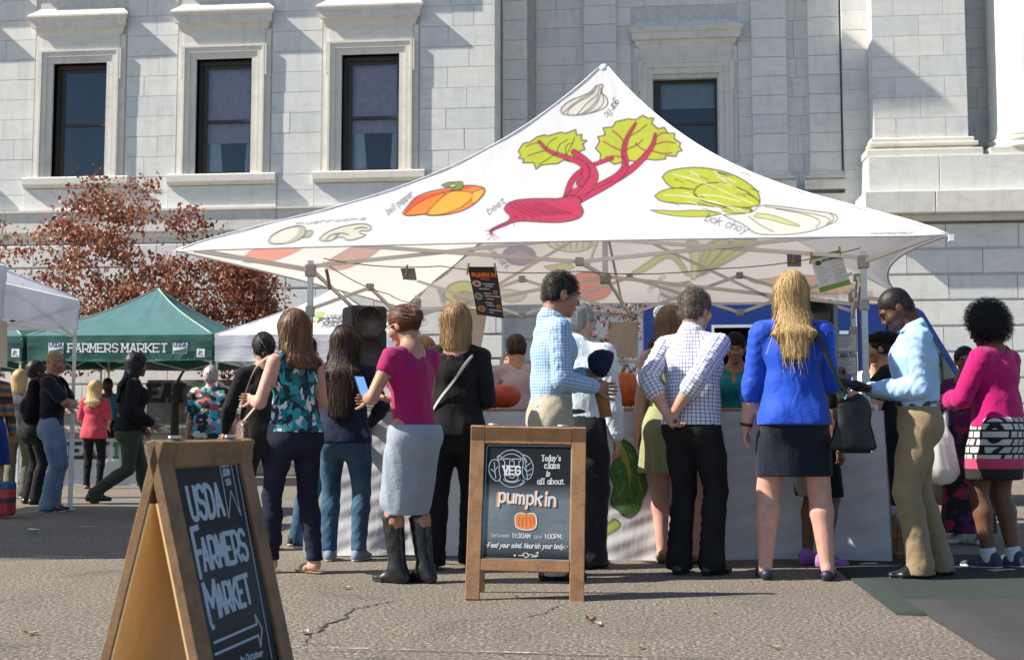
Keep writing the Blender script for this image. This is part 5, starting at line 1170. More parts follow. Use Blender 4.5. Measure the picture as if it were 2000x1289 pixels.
def wrap_strap(fig, name, pts, mat, w=.022, t=.004):
    """a flat strap following points in the figure's own space"""
    P = [Vector(p) for p in chaikin3(pts)]; V = []; c = Vector((0, 0, 1.2))
    for i, p in enumerate(P):
        d = (P[min(i + 1, len(P) - 1)] - P[max(i - 1, 0)]).normalized(); n = (p - Vector((0, 0, p.z))).normalized(); s = d.cross(n).normalized(); n = s.cross(d).normalized()
        V += [p + s * w / 2 + n * t, p - s * w / 2 + n * t, p - s * w / 2 - n * t, p + s * w / 2 - n * t]
    Q = [(4 * i + j, 4 * i + (j + 1) % 4, 4 * i + 4 + (j + 1) % 4, 4 * i + 4 + j) for i in range(len(P) - 1) for j in range(4)] + [(3, 2, 1, 0), tuple(4 * (len(P) - 1) + j for j in range(4))]
    return np_mesh(name, [tuple(v) for v in V], Q, False)
def chaikin3(p, n=3):
    p = [np.array(q, float) for q in p]
    for _ in range(n):
        q = [p[0]]
        for a, b in zip(p, p[1:]): q += [a * .75 + b * .25, a * .25 + b * .75]
        p = q + [p[-1]]
    return p
# ================================================================ the crowd
def AT(px, Y): q = wy(px, 835, Y); return (q.x, q.y)
HB = dict(brown=mat_hair('brown', (.13, .065, .03), (.33, .18, .08)), black=mat_hair('black', (.010, .009, .010), (.04, .037, .04)), dkbrown=mat_hair('dkbrown', (.030, .017, .011), (.13, .07, .04)), blonde=mat_hair('blonde', (.46, .30, .13), (.70, .50, .25)), dirty=mat_hair('dirty_blonde', (.27, .155, .065), (.58, .38, .19)), auburn=mat_hair('auburn', (.10, .035, .018), (.30, .11, .05)), ltbrown=mat_hair('light_brown', (.24, .125, .055), (.50, .29, .14)), grey=mat_hair('grey', (.34, .33, .32), (.66, .65, .64)), silver=mat_hair('silver', (.36, .33, .29), (.70, .66, .60), True), afro=mat_hair('afro_black', (.010, .008, .008), (.035, .03, .03), True), curlyblk=mat_hair('curly_black', (.012, .010, .009), (.05, .045, .042), True), curlygr=mat_hair('curly_greybrown', (.105, .082, .066), (.30, .26, .22), True), buzz=mat_hair('buzz_black', (.014, .010, .009), (.028, .022, .02), True), ginger=mat_hair('short_ginger', (.22, .11, .045), (.42, .24, .11)))
DARKJ = mat_denim('black_denim', (.011, .011, .012), (.024, .024, .026)); NAVYJ = mat_denim('dark_indigo_jeans', (.012, .013, .026), (.022, .025, .045)); BLUEJ = mat_denim('blue_jeans', (.022, .055, .105), (.07, .14, .21)); FADEJ = mat_denim('faded_jeans', (.10, .17, .26), (.24, .33, .43)); KHAKI = mat_cloth('khaki_cotton', (.27, .20, .115)); BEIGE = mat_cloth('beige_cotton', (.40, .35, .26)); BLKC = mat_cloth('black_cotton', (.010, .010, .011), .9, sheen=.03); NAVYC = mat_cloth('navy_knit', (.012, .017, .042), .85, sheen=.05)
TAN = plain('tan_leather_sandal', (.38, .24, .14), .6); BRS = plain('brown_leather_shoe', (.20, .085, .03), .45); PINKS = plain('orchid_canvas_shoe', (.36, .12, .40), .8); WSOLE = plain('white_rubber', (.65, .65, .62), .6); GREYS = plain('grey_blue_canvas_shoe', (.16, .21, .28), .85)

TEALP = mat_pattern('teal_flower_print', [(0, (.008, .02, .032)), (.34, (.008, .16, .19)), (.50, (.02, .30, .33)), (.66, (.008, .05, .08)), (.80, (.62, .63, .66))], 26, 'cell', (1, 1, .75))
f = Fig('woman in sleeveless teal flower print top and dark jeans, second from left of crowd', AT(566, 7.75), 48, 1.66, True, 'fair', lean=2, lh=(-.17, .21, 1.14), rh=(.20, .22, 1.00), lel=(-.5, -.6, -.9), rel=(.5, -1, -.1), lf=(-.09, .06, 0, 14), rf=(.09, -.18, 0, 6), hands=('grip', 'relax'), hip=1.02, bulk=.99, pel=(0, -.06), res=.0092)
f.body().top('sleeveless_top', TEALP, 0, .92, .012, .006, neck=.082, uv=False, flare=.005).trousers(NAVYJ, cuff=.044, wr=.004, bot=.085).shoes(TAN, 'sandal').hair(HB['brown'], 'bob', .06, 1.0); TEAL = f
f = Fig('woman all in black with a low black hair bun, leftmost of the crowd', AT(512, 9.1), 30, 1.63, True, 'tan', lh=(-.25, .22, .95), rh=(.24, .2, .95)); f.body().top('black_top', BLKC, 1.0, .78, .02, .006, flare=.02).trousers(BLKC).shoes(LEATHER, 'flat').hair(HB['black'], 'bun', -.07, 1.0)
f = Fig('dark haired woman in tan top behind the woman in teal', AT(590, 9.35), -60, 1.62, True, 'tan', rh=(.16, .32, 1.15), hands=('relax', 'grip')); f.body().top('tan_top', mat_cloth('tan_cotton', (.34, .20, .10)), .4, .92).trousers(BLUEJ).shoes(LEATHER, 'sneaker', WSOLE).hair(HB['dkbrown'], 'long', .12)
f = Fig('woman with long black hair, navy top and blue jeans, seen from behind', AT(672, 8.45), 0, 1.62, True, 'tan', lh=(-.12, .24, 1.02), rh=(.14, .26, 1.0), lel=(-1, -.5, -.3), rel=(1, -.4, -.3), lf=(-.10, 0, 0, 10), rf=(.12, 0, 0, -14), bulk=1.05, hip=1.06); f.body().top('navy_top', NAVYC, 1.0, .86, .014, .008, flare=.012).trousers(BLUEJ, cuff=.046, wr=.005, bot=.07).shoes(GREYS, 'shoe', WSOLE).hair(HB['dkbrown'], 'long', .36, 1.0, 500)
MAG = mat_cloth('magenta_jersey', (.32, .008, .095), .75)
f = Fig('woman in magenta top, pale grey skirt and black knee boots', AT(806, 7.30), 50, 1.66, True, 'tan', lean=4, head=(14, 16, 0), lh=(-.16, .26, 1.13), rh=(.06, .33, 1.14), lel=(-.7, -.6, -.6), rel=(.8, -.6, -.4), lf=(-.07, .05, 0, 16), rf=(.06, -.06, 0, 4), hands=('grip', 'up'), hip=.86, bulk=.96, res=.0092); f.body().top('magenta_top', MAG, .14, .90, .012, .006, neck=.088, uv=False, loose=1.3).skirt(mat_cloth('pale_grey_twill', (.27, .32, .37), .85), .97, .415, .012, -.022, .008, 18).shoes(LEATHER, 'boot').hair(HB['auburn'], 'bun', .02, 1.0, 160).brows(HB['auburn']); MAGW = f
f = Fig('woman with blonde bob, black top and black trousers, pale strap across back', AT(890, 8.05), 4, 1.72, True, 'pink', lh=(-.18, .22, 1.0), rh=(.10, .20, 1.08), lel=(-.5, -1, 0), rel=(.5, -1, 0), lf=(-.14, -.08, 0, 6), rf=(.10, .06, 0, -6), bulk=1.05); f.body().top('black_blouse', BLKC, 1.0, .86, .02, .010, 18, neck=.10, flare=.02).trousers(BLKC, cuff=.072, wr=.006, loose=1.2).shoes(LEATHER, 'shoe').hair(HB['dirty'], 'bob', 0, 1.05, 420); BOB = f
f = Fig('auburn haired woman mostly hidden between magenta top and blonde bob', AT(828, 10.2), 20, 1.66, True, 'fair'); f.body().top('brown_top', mat_cloth('brown_cotton', (.16, .09, .05)), .4, .9).trousers(DARKJ).shoes(LEATHER).hair(HB['ltbrown'], 'bob')
BCHK = mat_check('light_blue_check', (.40, .55, .72), (.06, .13, .30), (.06, .13, .30), .019, .0035)
f = Fig('tall dark haired man in light blue check shirt looking right', AT(1078, 7.62), -72, 1.88, False, 'olive', lean=2, head=(4, 12, 0), lh=(-.06, .22, 1.15), rh=(.10, .23, 1.07), rel=(.5, -.9, -.5), lel=(-.6, -.6, -.8), hands=('grip', 'grip'), lf=(-.11, .04, 0, 8), rf=(.11, -.02, 0, -8), res=.0092, bulk=.96); f.body().lips((.30, .12, .09)); f.top('check_shirt', BCHK, .98, .95, .016, .013, 20, wr=.006, loose=1.14, neck=.060).collar(BCHK).cuff(BCHK).trousers(BEIGE, cuff=.070, wr=.005).shoes(LEATHER).hair(HB['curlyblk'], 'curly', 0, .32, 500).brows(HB['black']); PLAID = f
WSH = mat_cloth('white_dress_shirt', (.55, .64, .70), .8)
f = Fig('grey haired man in white dress shirt behind the tall man', AT(1130, 8.2), -22, 1.74, False, 'pink', head=(-20, 0, 0), lh=(-.20, .25, 1.0), rh=(.27, .02, .80), bulk=1.06); f.body().top('white_shirt', WSH, .98, .97, .020, .013, 18, wr=.008, loose=1.2, uv=False, neck=.060).collar(WSH).cuff(WSH).trousers(mat_cloth('charcoal_wool', (.018, .019, .023)), cuff=.08).belt(LEATHER).shoes(LEATHER).hair(HB['grey'], 'short', 0, .9); OLD = f
f = Fig('man in pale pink shirt bending behind the counter', AT(1012, 10.4), 12, 1.72, False, 'tan', lean=12, lh=(-.26, .25, .95), rh=(.24, .25, .95), res=.0125); f.body().top('pink_shirt', mat_cloth('pale_pink_cotton', (.46, .34, .38)), .98, .92, .02, .011, 18, uv=False).trousers(DARKJ).shoes(LEATHER).hair(HB['dkbrown'], 'short')
f = Fig('short haired man whose head shows beyond the pink shirt', AT(1000, 13.0), 170, 1.74, False, 'olive', res=.015); f.body().top('grey_shirt', mat_cloth('grey_jersey', (.16, .16, .17)), .4, .92, uv=False).trousers(DARKJ).shoes(LEATHER).hair(HB['dkbrown'], 'short', strands=0)
GREYT = mat_cloth('grey_jersey', (.16, .16, .17))
f = Fig('woman in grey T-shirt with ponytail working behind the counter', AT(1262, 10.0), -100, 1.68, True, 'tan', lean=14, head=(0, 18, 0), lh=(-.15, .42, 1.08), rh=(.14, .42, 1.06), rel=(.4, -.6, -.8), hands=('down', 'down'), res=.0115); f.body().lips(); f.top('grey_t_shirt', GREYT, .36, .9, .018, .008, uv=False, loose=1.35).trousers(DARKJ).shoes(LEATHER).hair(HB['dkbrown'], 'pony').brows(HB['dkbrown'])
OLIVE = mat_cloth('olive_crepe', (.29, .31, .155))
f = Fig('woman with straight light brown hair in olive sleeveless dress', AT(1311, 8.55), -8, 1.74, True, 'pink', lf=(-.07, 0, 0, 5), rf=(.16, .02, 0, -50)); f.body().top('dress_bodice', OLIVE, 0, .97, .012, .006, uv=False, neck=.10).skirt(OLIVE, 1.05, .60, .014, .065, .006, 14, .010, 'dress_skirt').shoes(BRS, 'flat').hair(HB['ltbrown'], 'long', .10, 1.0, 400); GREENW = f
WCHK = mat_check('white_navy_check', (.68, .68, .74), (.06, .07, .20), (.07, .08, .22), .024, .0050)
f = Fig('curly haired man in white and navy check shirt with hands clasped behind', AT(1352, 7.90), -34, 1.79, False, 'fair', head=(-8, 2, 0), lean=3, lh=(-.06, -.185, .965), rh=(.00, -.19, .985), lel=(-.6, -.9, 0), rel=(.6, -.9, 0), hands=('grip', 'grip'), lf=(-.08, -.04, 0, 22), rf=(.10, .04, 0, -6), bulk=1.0, res=.0092); f.body().top('check_shirt', WCHK, .70, .90, .018, .012, 18, wr=.007, loose=1.18, flare=.012, neck=.060).collar(WCHK).cuff(WCHK, .72, .014, .06).trousers(DARKJ, cuff=.072, wr=.009).shoes(LEATHER).hair(HB['curlygr'], 'curly', 0, .6, 600); CHK = f
f = Fig('smiling person in black cap and teal shirt behind the counter', AT(1438, 10.2), 165, 1.68, True, 'med', head=(10, 14, 0), lh=(-.2, .3, 1.0), rh=(.2, .3, 1.0), res=.0115); f.body().lips((.3, .1, .09)); f.top('teal_shirt', mat_cloth('teal_cotton', (.006, .15, .17)), .4, .9, .016, uv=False, vneck=.14).trousers(DARKJ).shoes(LEATHER).hair(HB['black'], 'bun').brows(HB['black']); CAPW = f
f = Fig('dark haired head just left of the person in teal', AT(1398, 11.4), 150, 1.45, True, 'med', res=.015); f.body().top('dark_top', BLKC, .4, .9, uv=False).trousers(DARKJ).shoes(LEATHER).hair(HB['dkbrown'], 'bob', strands=0)
ROYAL = mat_cloth('royal_blue_crepe', (.006, .060, .46), .6, sheen=.25)
f = Fig('tall blonde woman in royal blue blouse and navy skirt with black bag', AT(1550, 7.70), -2, 1.86, True, 'pink', lh=(-.27, .02, .82), rh=(.10, .24, 1.14), lel=(-.6, -1, 0), rel=(.45, -.9, -.5), lf=(-.17, 0, 0, 4), rf=(.17, .0, 0, -10), bulk=1.10, hip=1.02, res=.0095); f.body().top('blue_blouse', ROYAL, .66, .865, .020, .012, 15, wr=.005, loose=1.2, flare=.024, neck=.085, uv=False).skirt(mat_cloth('navy_skirt_cloth', (.008, .011, .024)), .885, .575, .004, .0, .004).shoes(plain('navy_flat', (.012, .016, .04), .5), 'flat').hair(HB['blonde'], 'long', .20, 1.0, 700); BLUE = f
f = Fig('person in orchid pink shoes hidden behind the tall blonde woman', AT(1585, 8.45), -55, 1.58, True, 'brown', lf=(-.09, .02, 0, 12), rf=(.12, 0, 0, -10), res=.0125); f.body().top('dark_top', BLKC, .4, .85, uv=False).skirt(BLKC, 1.03, .5, .012, .01).shoes(PINKS, 'sneaker', PINKS).hair(HB['black'], 'bun', strands=0)
f = Fig('child with short ginger hair and red shirt behind the counter end', AT(1640, 10.6), 10, 1.42, False, 'pink', lh=(-.2, .25, 1.1), rh=(.25, .05, .9), res=.012); f.body().top('red_shirt', mat_cloth('red_jersey', (.50, .015, .03)), .42, .9, uv=False, loose=1.4).trousers(DARKJ).shoes(LEATHER).hair(HB['ginger'], 'short', 0, .6)
f = Fig('woman in black beret and black dress holding a dark bottle', AT(1728, 10.0), 82, 1.66, True, 'tan', head=(0, 6, 0), lh=(-.05, .26, 1.22), rh=(.10, .24, 1.12), lel=(-.5, -.5, -.9), hands=('grip', 'grip'), res=.0115); f.body().lips(); f.top('black_dress_bodice', BLKC, .35, .95, uv=False).skirt(BLKC, 1.05, .25, .014, .04, nm='black_dress_skirt').shoes(LEATHER).hair(HB['black'], 'bun'); BERET = f
f = Fig('brown haired woman in white shirt behind the black beret', AT(1712, 12.6), 165, 1.76, True, 'tan', res=.014); f.body().top('white_shirt', WSH, .5, .9, uv=False).trousers(DARKJ).shoes(LEATHER).hair(HB['brown'], 'bob', strands=0).brows(HB['brown'])
SKYB = mat_cloth('sky_blue_oxford', (.36, .55, .78), .75)
f = Fig('man in sky blue shirt and khaki trousers reading a tablet', AT(1792, 7.85), 86, 1.81, False, 'dark', lean=3, head=(0, 34, 0), lh=(-.09, .24, 1.10), rh=(.09, .26, 1.10), lel=(-.45, -1, -.5), rel=(.5, -.5, -.8), hands=('up', 'up'), lf=(-.10, .02, 0, 6), rf=(.10, -.12, 0, -6), bulk=1.0, res=.0092); f.body().lips((.11, .045, .035)); f.top('blue_shirt', SKYB, .98, .99, .020, .014, 17, wr=.008, loose=1.2, uv=False, neck=.060).collar(SKYB).cuff(SKYB).trousers(KHAKI, cuff=.070, wr=.003, loose=1.16, amp=.005).belt(LEATHER).shoes(LEATHER).hair(HB['buzz'], 'buzz').brows(HB['black']); KH = f
FUCH = mat_cloth('fuchsia_wool', (.46, .006, .13), .8)
SKP = None
def mat_block_skirt():
    t = NT('black_white_block_print'); br = t.node('TexBrick'); sp = t.node('SeparateXYZ'); t.put(sp.inputs[0], t.obj()); cv = t.node('CombineXYZ'); t.put(cv.inputs[0], t.math('ADD', sp.outputs[0], t.math('MULTIPLY', sp.outputs[1], .6))); t.put(cv.inputs[1], sp.outputs[2]); t.put(br.inputs['Vector'], cv.outputs[0]); br.inputs['Scale'].default_value = 1.0; br.inputs['Brick Width'].default_value = .055; br.inputs['Row Height'].default_value = .05; br.inputs['Mortar Size'].default_value = .007; br.inputs['Color1'].default_value = (.62, .60, .56, 1); br.inputs['Color2'].default_value = (.5, .48, .46, 1); br.inputs['Mortar'].default_value = (.012, .012, .012, 1)
    z = sp.outputs[2]; v = t.node('TexVoronoi', distance='MANHATTAN'); t.put(v.inputs['Vector'], cv.outputs[0]); v.inputs['Scale'].default_value = 22; d = t.ramp(v.outputs['Distance'], [(0, (.45, .32, .14)), (.22, (.03, .01, .02)), (.34, (.55, .05, .13))], 'CONSTANT')
    c = t.mix(t.ramp(z, [(0, (1, 1, 1)), (.715, (0, 0, 0))], 'CONSTANT'), br.outputs[0], d); c = t.mix(t.ramp(z, [(0, (1, 1, 1)), (.65, (0, 0, 0))], 'CONSTANT'), c, (.012, .010, .010, 1)); t.col(c).set(Roughness=.85); return t.m
f = Fig('woman with round black curls, fuchsia jacket and block print skirt at right', AT(1948, 8.40), 42, 1.70, True, 'brown', lean=2, head=(6, 14, 0), lh=(-.14, .34, 1.10), rh=(.12, .30, 1.08), lel=(-.6, -.8, -.6), hands=('grip', 'grip'), lf=(-.08, .04, 0, 16), rf=(.10, -.03, 0, 4), bulk=1.08, hip=1.06); f.body().top('fuchsia_jacket', FUCH, .98, .93, .024, .008, 16, wr=.004, loose=1.25, flare=.012, neck=.085, uv=False).skirt(mat_block_skirt(), 1.0, .585, .018, .03, .004).shoes(plain('navy_running_shoe', (.04, .055, .09), .8), 'sneaker', WSOLE).hair(HB['afro'], 'afro', 0, .80, 900); AFRO = f
for g in (-1, 1): f.make('sock', sdf_mesh([seg(f.an[g] + v3(0, 0, -.02), f.an[g] + (f.kn[g] - f.an[g]) * .14, .047, .050, None, .02)], .008, (.002, 40, 2), [(f.an[g] + (f.kn[g] - f.an[g]) * .13, f.kn[g] - f.an[g])]), mat_cloth('white_sock_knit', (.66, .67, .70)))
PURF = mat_pattern('dark_flower_print', [(0, (.012, .008, .010)), (.55, (.10, .01, .10)), (.72, (.30, .02, .05)), (.84, (.012, .01, .012))], 14)
f = Fig('woman with glasses in dark flowered dress behind the fuchsia jacket', AT(1888, 10.2), 150, 1.56, True, 'med', head=(20, 10, 0), lh=(-.15, .25, 1.0), rh=(.2, .2, 1.0), res=.012); f.body().lips(); f.top('purple_blouse', mat_cloth('plum_cotton', (.13, .02, .10)), .6, .9, uv=False).skirt(PURF, 1.03, .10, .014, .05).shoes(WSOLE, 'sneaker', WSOLE).hair(HB['black'], 'bun').brows(HB['black']); GLW = f
# --- left background
f = Fig('bald man in dark T-shirt and faded jeans with crossed arms and backpack', AT(102, 12.95), -78, 1.75, False, 'olive', lh=(.09, .20, 1.13), rh=(-.09, .17, 1.17), lel=(-1, .5, -.6), rel=(1, .5, -.6), hands=('grip', 'grip'), res=.0125); f.body().lips((.28, .11, .085)); f.top('dark_t_shirt', mat_cloth('charcoal_jersey', (.014, .016, .026)), .38, .92, .018, .008, uv=False, loose=1.3).trousers(FADEJ, cuff=.078, wr=.007, loose=1.12).shoes(LEATHER, 'sneaker', WSOLE).brows(HB['dkbrown']); BALD = f
f = Fig('curly haired person in black behind the bald man', AT(66, 14.2), -40, 1.70, True, 'brown', res=.015); f.body().top('black_top', BLKC, .9, .9, uv=False).trousers(DARKJ).shoes(LEATHER).hair(HB['curlyblk'], 'curly', 0, 1.5, 0)
f = Fig('blonde person in grey jacket at the far left behind the bald man', AT(36, 15.4), 10, 1.66, True, 'pink', res=.015); f.body().top('grey_jacket', GREYT, .98, .85, .025, uv=False).trousers(mat_cloth('olive_drab_cotton', (.10, .10, .07)), cuff=.07).shoes(LEATHER, 'sneaker', WSOLE).hair(HB['blonde'], 'bob', strands=0)
STRP = mat_stripe('multicolour_knit', [(0, (.03, .025, .03)), (.2, (.42, .16, .05)), (.4, (.05, .13, .22)), (.6, (.35, .20, .08)), (.8, (.10, .03, .05))], .20)
f = Fig('woman in striped knit and bright blue skirt cut by the left edge', AT(-24, 12.2), 20, 1.66, True, 'tan', res=.014, lh=(-.2, .2, .95), rh=(.24, .12, .86)); f.body().top('striped_knit', STRP, .95, .92, .02, uv=False).skirt(mat_cloth('cobalt_cotton', (.008, .035, .22)), 1.03, .55, .014, .05, .008).shoes(LEATHER, 'flat').hair(HB['auburn'], 'long', .14, strands=0); STRW = f
CORAL = mat_cloth('coral_rayon', (.55, .06, .085), .75)
f = Fig('blonde woman in coral top and black leggings at the green tent', AT(184, 17.9), 6, 1.62, True, 'pink', lh=(-.14, .22, 1.0), rh=(.15, .22, 1.0), res=.0145); f.body().top('coral_top', CORAL, .45, .80, .022, .010, 14, flare=.03, uv=False, loose=1.4).trousers(BLKC, cuff=.045, o=.004).shoes(TAN, 'flat').hair(HB['blonde'], 'long', .12, strands=120)
f = Fig('man in teal shirt standing under the green tent', AT(210, 20.3), 178, 1.76, False, 'dark', head=(0, 12, 0), res=.0155); f.body().top('teal_polo', mat_cloth('teal_blue_cotton', (.03, .17, .25)), .4, .9, uv=False).trousers(DARKJ).shoes(LEATHER).hair(HB['buzz'], 'buzz', strands=0)
f = Fig('long haired woman in black jacket and olive trousers striding right', AT(262, 12.55), -62, 1.69, True, 'brown', lean=3, lh=(-.26, .12, .92), rh=(.25, .14, .98), rel=(.3, -1, 0), lf=(-.08, .20, 0, 4), rf=(.08, -.40, .16, -4), hands=('relax', 'relax'), bulk=1.04, hip=1.02, res=.0125, pel=(0, -.04)); f.body().top('black_jacket', BLKC, .98, .90, .030, .012, 16, wr=.006, loose=1.35, flare=.02, uv=False).trousers(mat_cloth('olive_green_twill', (.045, .055, .035)), cuff=.052, wr=.004).shoes(LEATHER, 'ankleboot').hair(HB['black'], 'long', .22, 1.25, 350); WALK = f
TROP = mat_pattern('tropical_shirt_print', [(0, (.010, .016, .022)), (.42, (.07, .36, .55)), (.56, (.012, .014, .018)), (.68, (.45, .10, .07)), (.78, (.03, .20, .20)), (.88, (.62, .60, .5))], 15, 'cell', (1, 1, 1.4))
f = Fig('grey haired woman in colourful tropical shirt seen from behind', AT(410, 13.6), 8, 1.60, True, 'pink', lh=(-.30, .12, .80), rh=(.26, .16, .86), res=.0125, bulk=1.18); f.body().top('tropical_shirt', TROP, .42, .84, .026, .009, 14, flare=.02, uv=False, loose=1.45).trousers(BLKC).shoes(LEATHER).hair(HB['silver'], 'curly', 0, 1.0, 300)
# ================================================================ the counter
CLOTH = mat_canopy('white_counter_cloth', .05)
ct = empty('counter_table', (-.25, 9.1, 0)); tag(ct, 'long serving counter with white cloth front and leaf print', 'table')
CO = Vector((-.25, 9.1, 0)); TZ = 1.055
WOODT = None
def mat_wood(name, a, b, scale=(1, 14, 14), rough=.6, knots=True):
    t = NT(name); o = t.obj(); n = t.noise(t.scaled(o, scale), 3.0, 5, .6, dist=.6); m = t.noise(t.scaled(o, tuple(v * 6 for v in scale)), 4.0, 3)
    c = t.ramp(t.math('ADD', t.math('MULTIPLY', n, .75), t.math('MULTIPLY', m, .25)), [(.30, b), (.5, a), (.72, tuple(v * 1.25 for v in a))])
    st = t.noise(o, 5, 4); c = t.mix(t.ramp(st, [(.58, (0, 0, 0)), (.75, (.6, .6, .6))]), c, (b[0] * .45, b[1] * .42, b[2] * .4, 1)); t.col(c).set(Roughness=rough); t.bump(m, .003, .5); return t.m
PLANK = mat_wood('tan_counter_wood', (.36, .24, .12), (.24, .15, .07))
o = MB().box(-2.15, 1.64, 8.72, 9.5, TZ - .03, TZ).build('table_top', PLANK, ct, .004); o.location = -CO
for x in (-2.05, -.3, 1.5):
    for y in (8.85, 9.42): o = MB().bar((x, y, 0), (x, y, TZ - .031), .04).build('leg', ALU, ct); o.location = -CO
def paint_cloth(V):
    x, y = project(V); p = Paint(x, y, (.66, .665, .68), 2.4); p.T = (1160, 820, 4.6); GR, LG, BR = (.06, .20, .03), (.32, .38, .06), (.035, .018, .014)
    p.poly([(180, 130), (240, 165), (320, 205), (370, 270), (385, 330), (430, 390), (462, 460), (460, 520), (485, 590), (465, 660), (425, 730), (420, 790), (370, 860), (310, 885), (250, 850), (225, 810), (170, 785), (145, 730), (165, 660), (185, 590), (150, 520), (140, 470), (165, 400), (190, 330)], GR, 3.4, BR)
    p.poly([(190, 135), (235, 170), (300, 290), (335, 420), (340, 540), (318, 690), (315, 560), (290, 440), (240, 350), (220, 270)], LG, 1.6, BR)
    for q in ([(255, 400), (240, 450), (210, 490), (215, 560)], [(290, 520), (270, 590), (220, 650), (205, 730)], [(335, 400), (390, 490), (400, 560), (435, 640)], [(340, 590), (370, 660), (395, 690)], [(310, 690), (270, 720), (250, 760)], [(315, 700), (295, 790)], [(325, 720), (350, 790)], [(310, 280), (350, 350), (405, 450)], [(400, 510), (440, 560)], [(360, 670), (370, 760)], [(205, 490), (170, 530)]): p.line(q, 1.8, BR)
    for q in ([(215, 480), (240, 450)], [(215, 690), (285, 560)], [(395, 500), (410, 570), (430, 620)], [(310, 290), (345, 350)]): p.line(q, 2.4, (.35, .36, .12))
    p.poly([(-20, 985), (70, 960), (140, 920), (185, 880), (255, 940), (190, 1000), (100, 1045), (10, 1070)], LG, 2.6, BR); p.text('day', (30, 1050), (120, 1000), 44, 6, BR, slant=.2)
    p.text('G', (10, 722), (100, 722), 190, 34, (.32, .36, .03), serif=False); p.text('VE', (-210, 722), (-20, 722), 190, 34, (.32, .36, .03), serif=True); p.poly([(50, 600), (100, 600), (100, 630), (50, 630)], (.32, .36, .03), 0, sm=0)
    return p.c
nS, nT = 400, 120; s_ = np.linspace(0, 1, nS + 1)[None, :]; t_ = np.linspace(0, 1, nT + 1)[:, None]
X = -2.16 + (1.70 + 2.16) * s_ + 0 * t_ + .03 * t_ * s_; Z = (TZ - .028) * (1 - t_) + .005 + .012 * np.sin(9 * s_) * t_
Yc = 8.712 - .006 * t_ - .016 * t_ * np.sin(23 * s_ + 2 * np.sin(5 * s_)) - .007 * t_ * np.sin(57 * s_ + 4 * t_) - .004 * np.sin(31 * t_ + 11 * s_) * t_ - .003 * np.sin(90 * s_ + 21 * t_) * np.sin(40 * t_ + 3)
V = np.stack([X, Yc, Z], -1).reshape(-1, 3); i = np.arange(nT)[:, None] * (nS + 1) + np.arange(nS)[None, :]; Q = np.stack([i, i + nS + 1, i + nS + 2, i + 1], -1).reshape(-1, 4)
me = np_mesh('front_cloth', V - np.array(CO), Q); vattr(me, 'print', paint_cloth(V)); link('front_cloth', me, CLOTH, ct)
def cloth_side(x, nm, y1):
    n, m = 60, 50; V = [];
    for j in range(m + 1):
        for i in range(n + 1): u, v = i / n, j / m; V.append((x + .02 * v * math.sin(14 * u + 3 * v) + .03 * v * (1 if x > 0 else -1), 8.70 + (y1 - 8.70) * u, (TZ - .028) * (1 - v) + .01))
    Q = [(j * (n + 1) + i, j * (n + 1) + i + 1, (j + 1) * (n + 1) + i + 1, (j + 1) * (n + 1) + i) for j in range(m) for i in range(n)]; me = np_mesh(nm, np.array(V) - np.array(CO), Q); vattr(me, 'print', np.tile([.66, .665, .68], (len(V), 1))); link(nm, me, CLOTH, ct)
cloth_side(1.70, 'side_cloth', 9.5); cloth_side(-2.17, 'side_cloth', 9.5)
o = MB().box(1.56, 1.67, 8.74, 8.80, .96, 1.08).build('pole_clamp', ALU, ct, .008); o.location = -CO

# pumpkins and squash on the counter
def pumpkin(nm, label, loc, R, Hh, col, ribs=9, lift=0.0, bump=.03):
    n, m = 64, 28; V = []
    for j in range(m + 1):
        ph = PI * j / m
        for i in range(n):
            a = 2 * PI * i / n; r = R * math.sin(ph) ** .85 * (1 + .055 * abs(math.cos(ribs * a / 2)) ** .7 * math.sin(ph) - .03); V.append((r * math.cos(a) + random.uniform(-1, 1) * .001, r * math.sin(a), Hh / 2 + Hh / 2 * math.cos(ph) * (1 - .25 * math.exp(-(math.sin(ph) / .35) ** 2))))
    Q = [(j * n + i, (j + 1) * n + i, (j + 1) * n + (i + 1) % n, j * n + (i + 1) % n) for j in range(m) for i in range(n)]
    t = NT(nm + '_skin'); b = Vector(col); c = t.ramp(t.noise(t.obj(), 11, 5, .65), [(.3, tuple(b * .6)), (.55, tuple(b)), (.75, tuple(b * 1.35))]); v = t.node('TexVoronoi'); t.put(v.inputs['Vector'], t.obj()); v.inputs['Scale'].default_value = 60; t.col(c).set(Roughness=.5); t.bump(v.outputs['Distance'], bump * .2, .5)
    r = empty(nm, loc); tag(r, label, 'squash' if 'squash' in nm else 'pumpkin'); link('flesh', np_mesh('flesh', V, Q), t.m, r)
    MB().tube([(0, 0, Hh * .80), (0.005, 0, Hh * .98), (.02, .01, Hh * 1.1)], [R * .16, R * .10, R * .12], 7).build('stem', plain('dry_stem', (.20, .16, .07), .9), r)
q = wy(974, 790, 9.25); pumpkin('pumpkin', 'flattened deep orange pumpkin on the counter beside the pink shirt', (q.x, 9.25, TZ), .165, .20, (.42, .055, .02))
q = wy(1216, 790, 9.2); pumpkin('pumpkin', 'large round orange pumpkin on the counter beside the white shirt', (q.x, 9.2, TZ), .138, .29, (.56, .105, .018), 11)
q = wy(1272, 790, 9.2); pumpkin('squash', 'round tan squash on the counter beside the check shirt', (q.x, 9.2, TZ), .085, .20, (.36, .17, .05), 8)

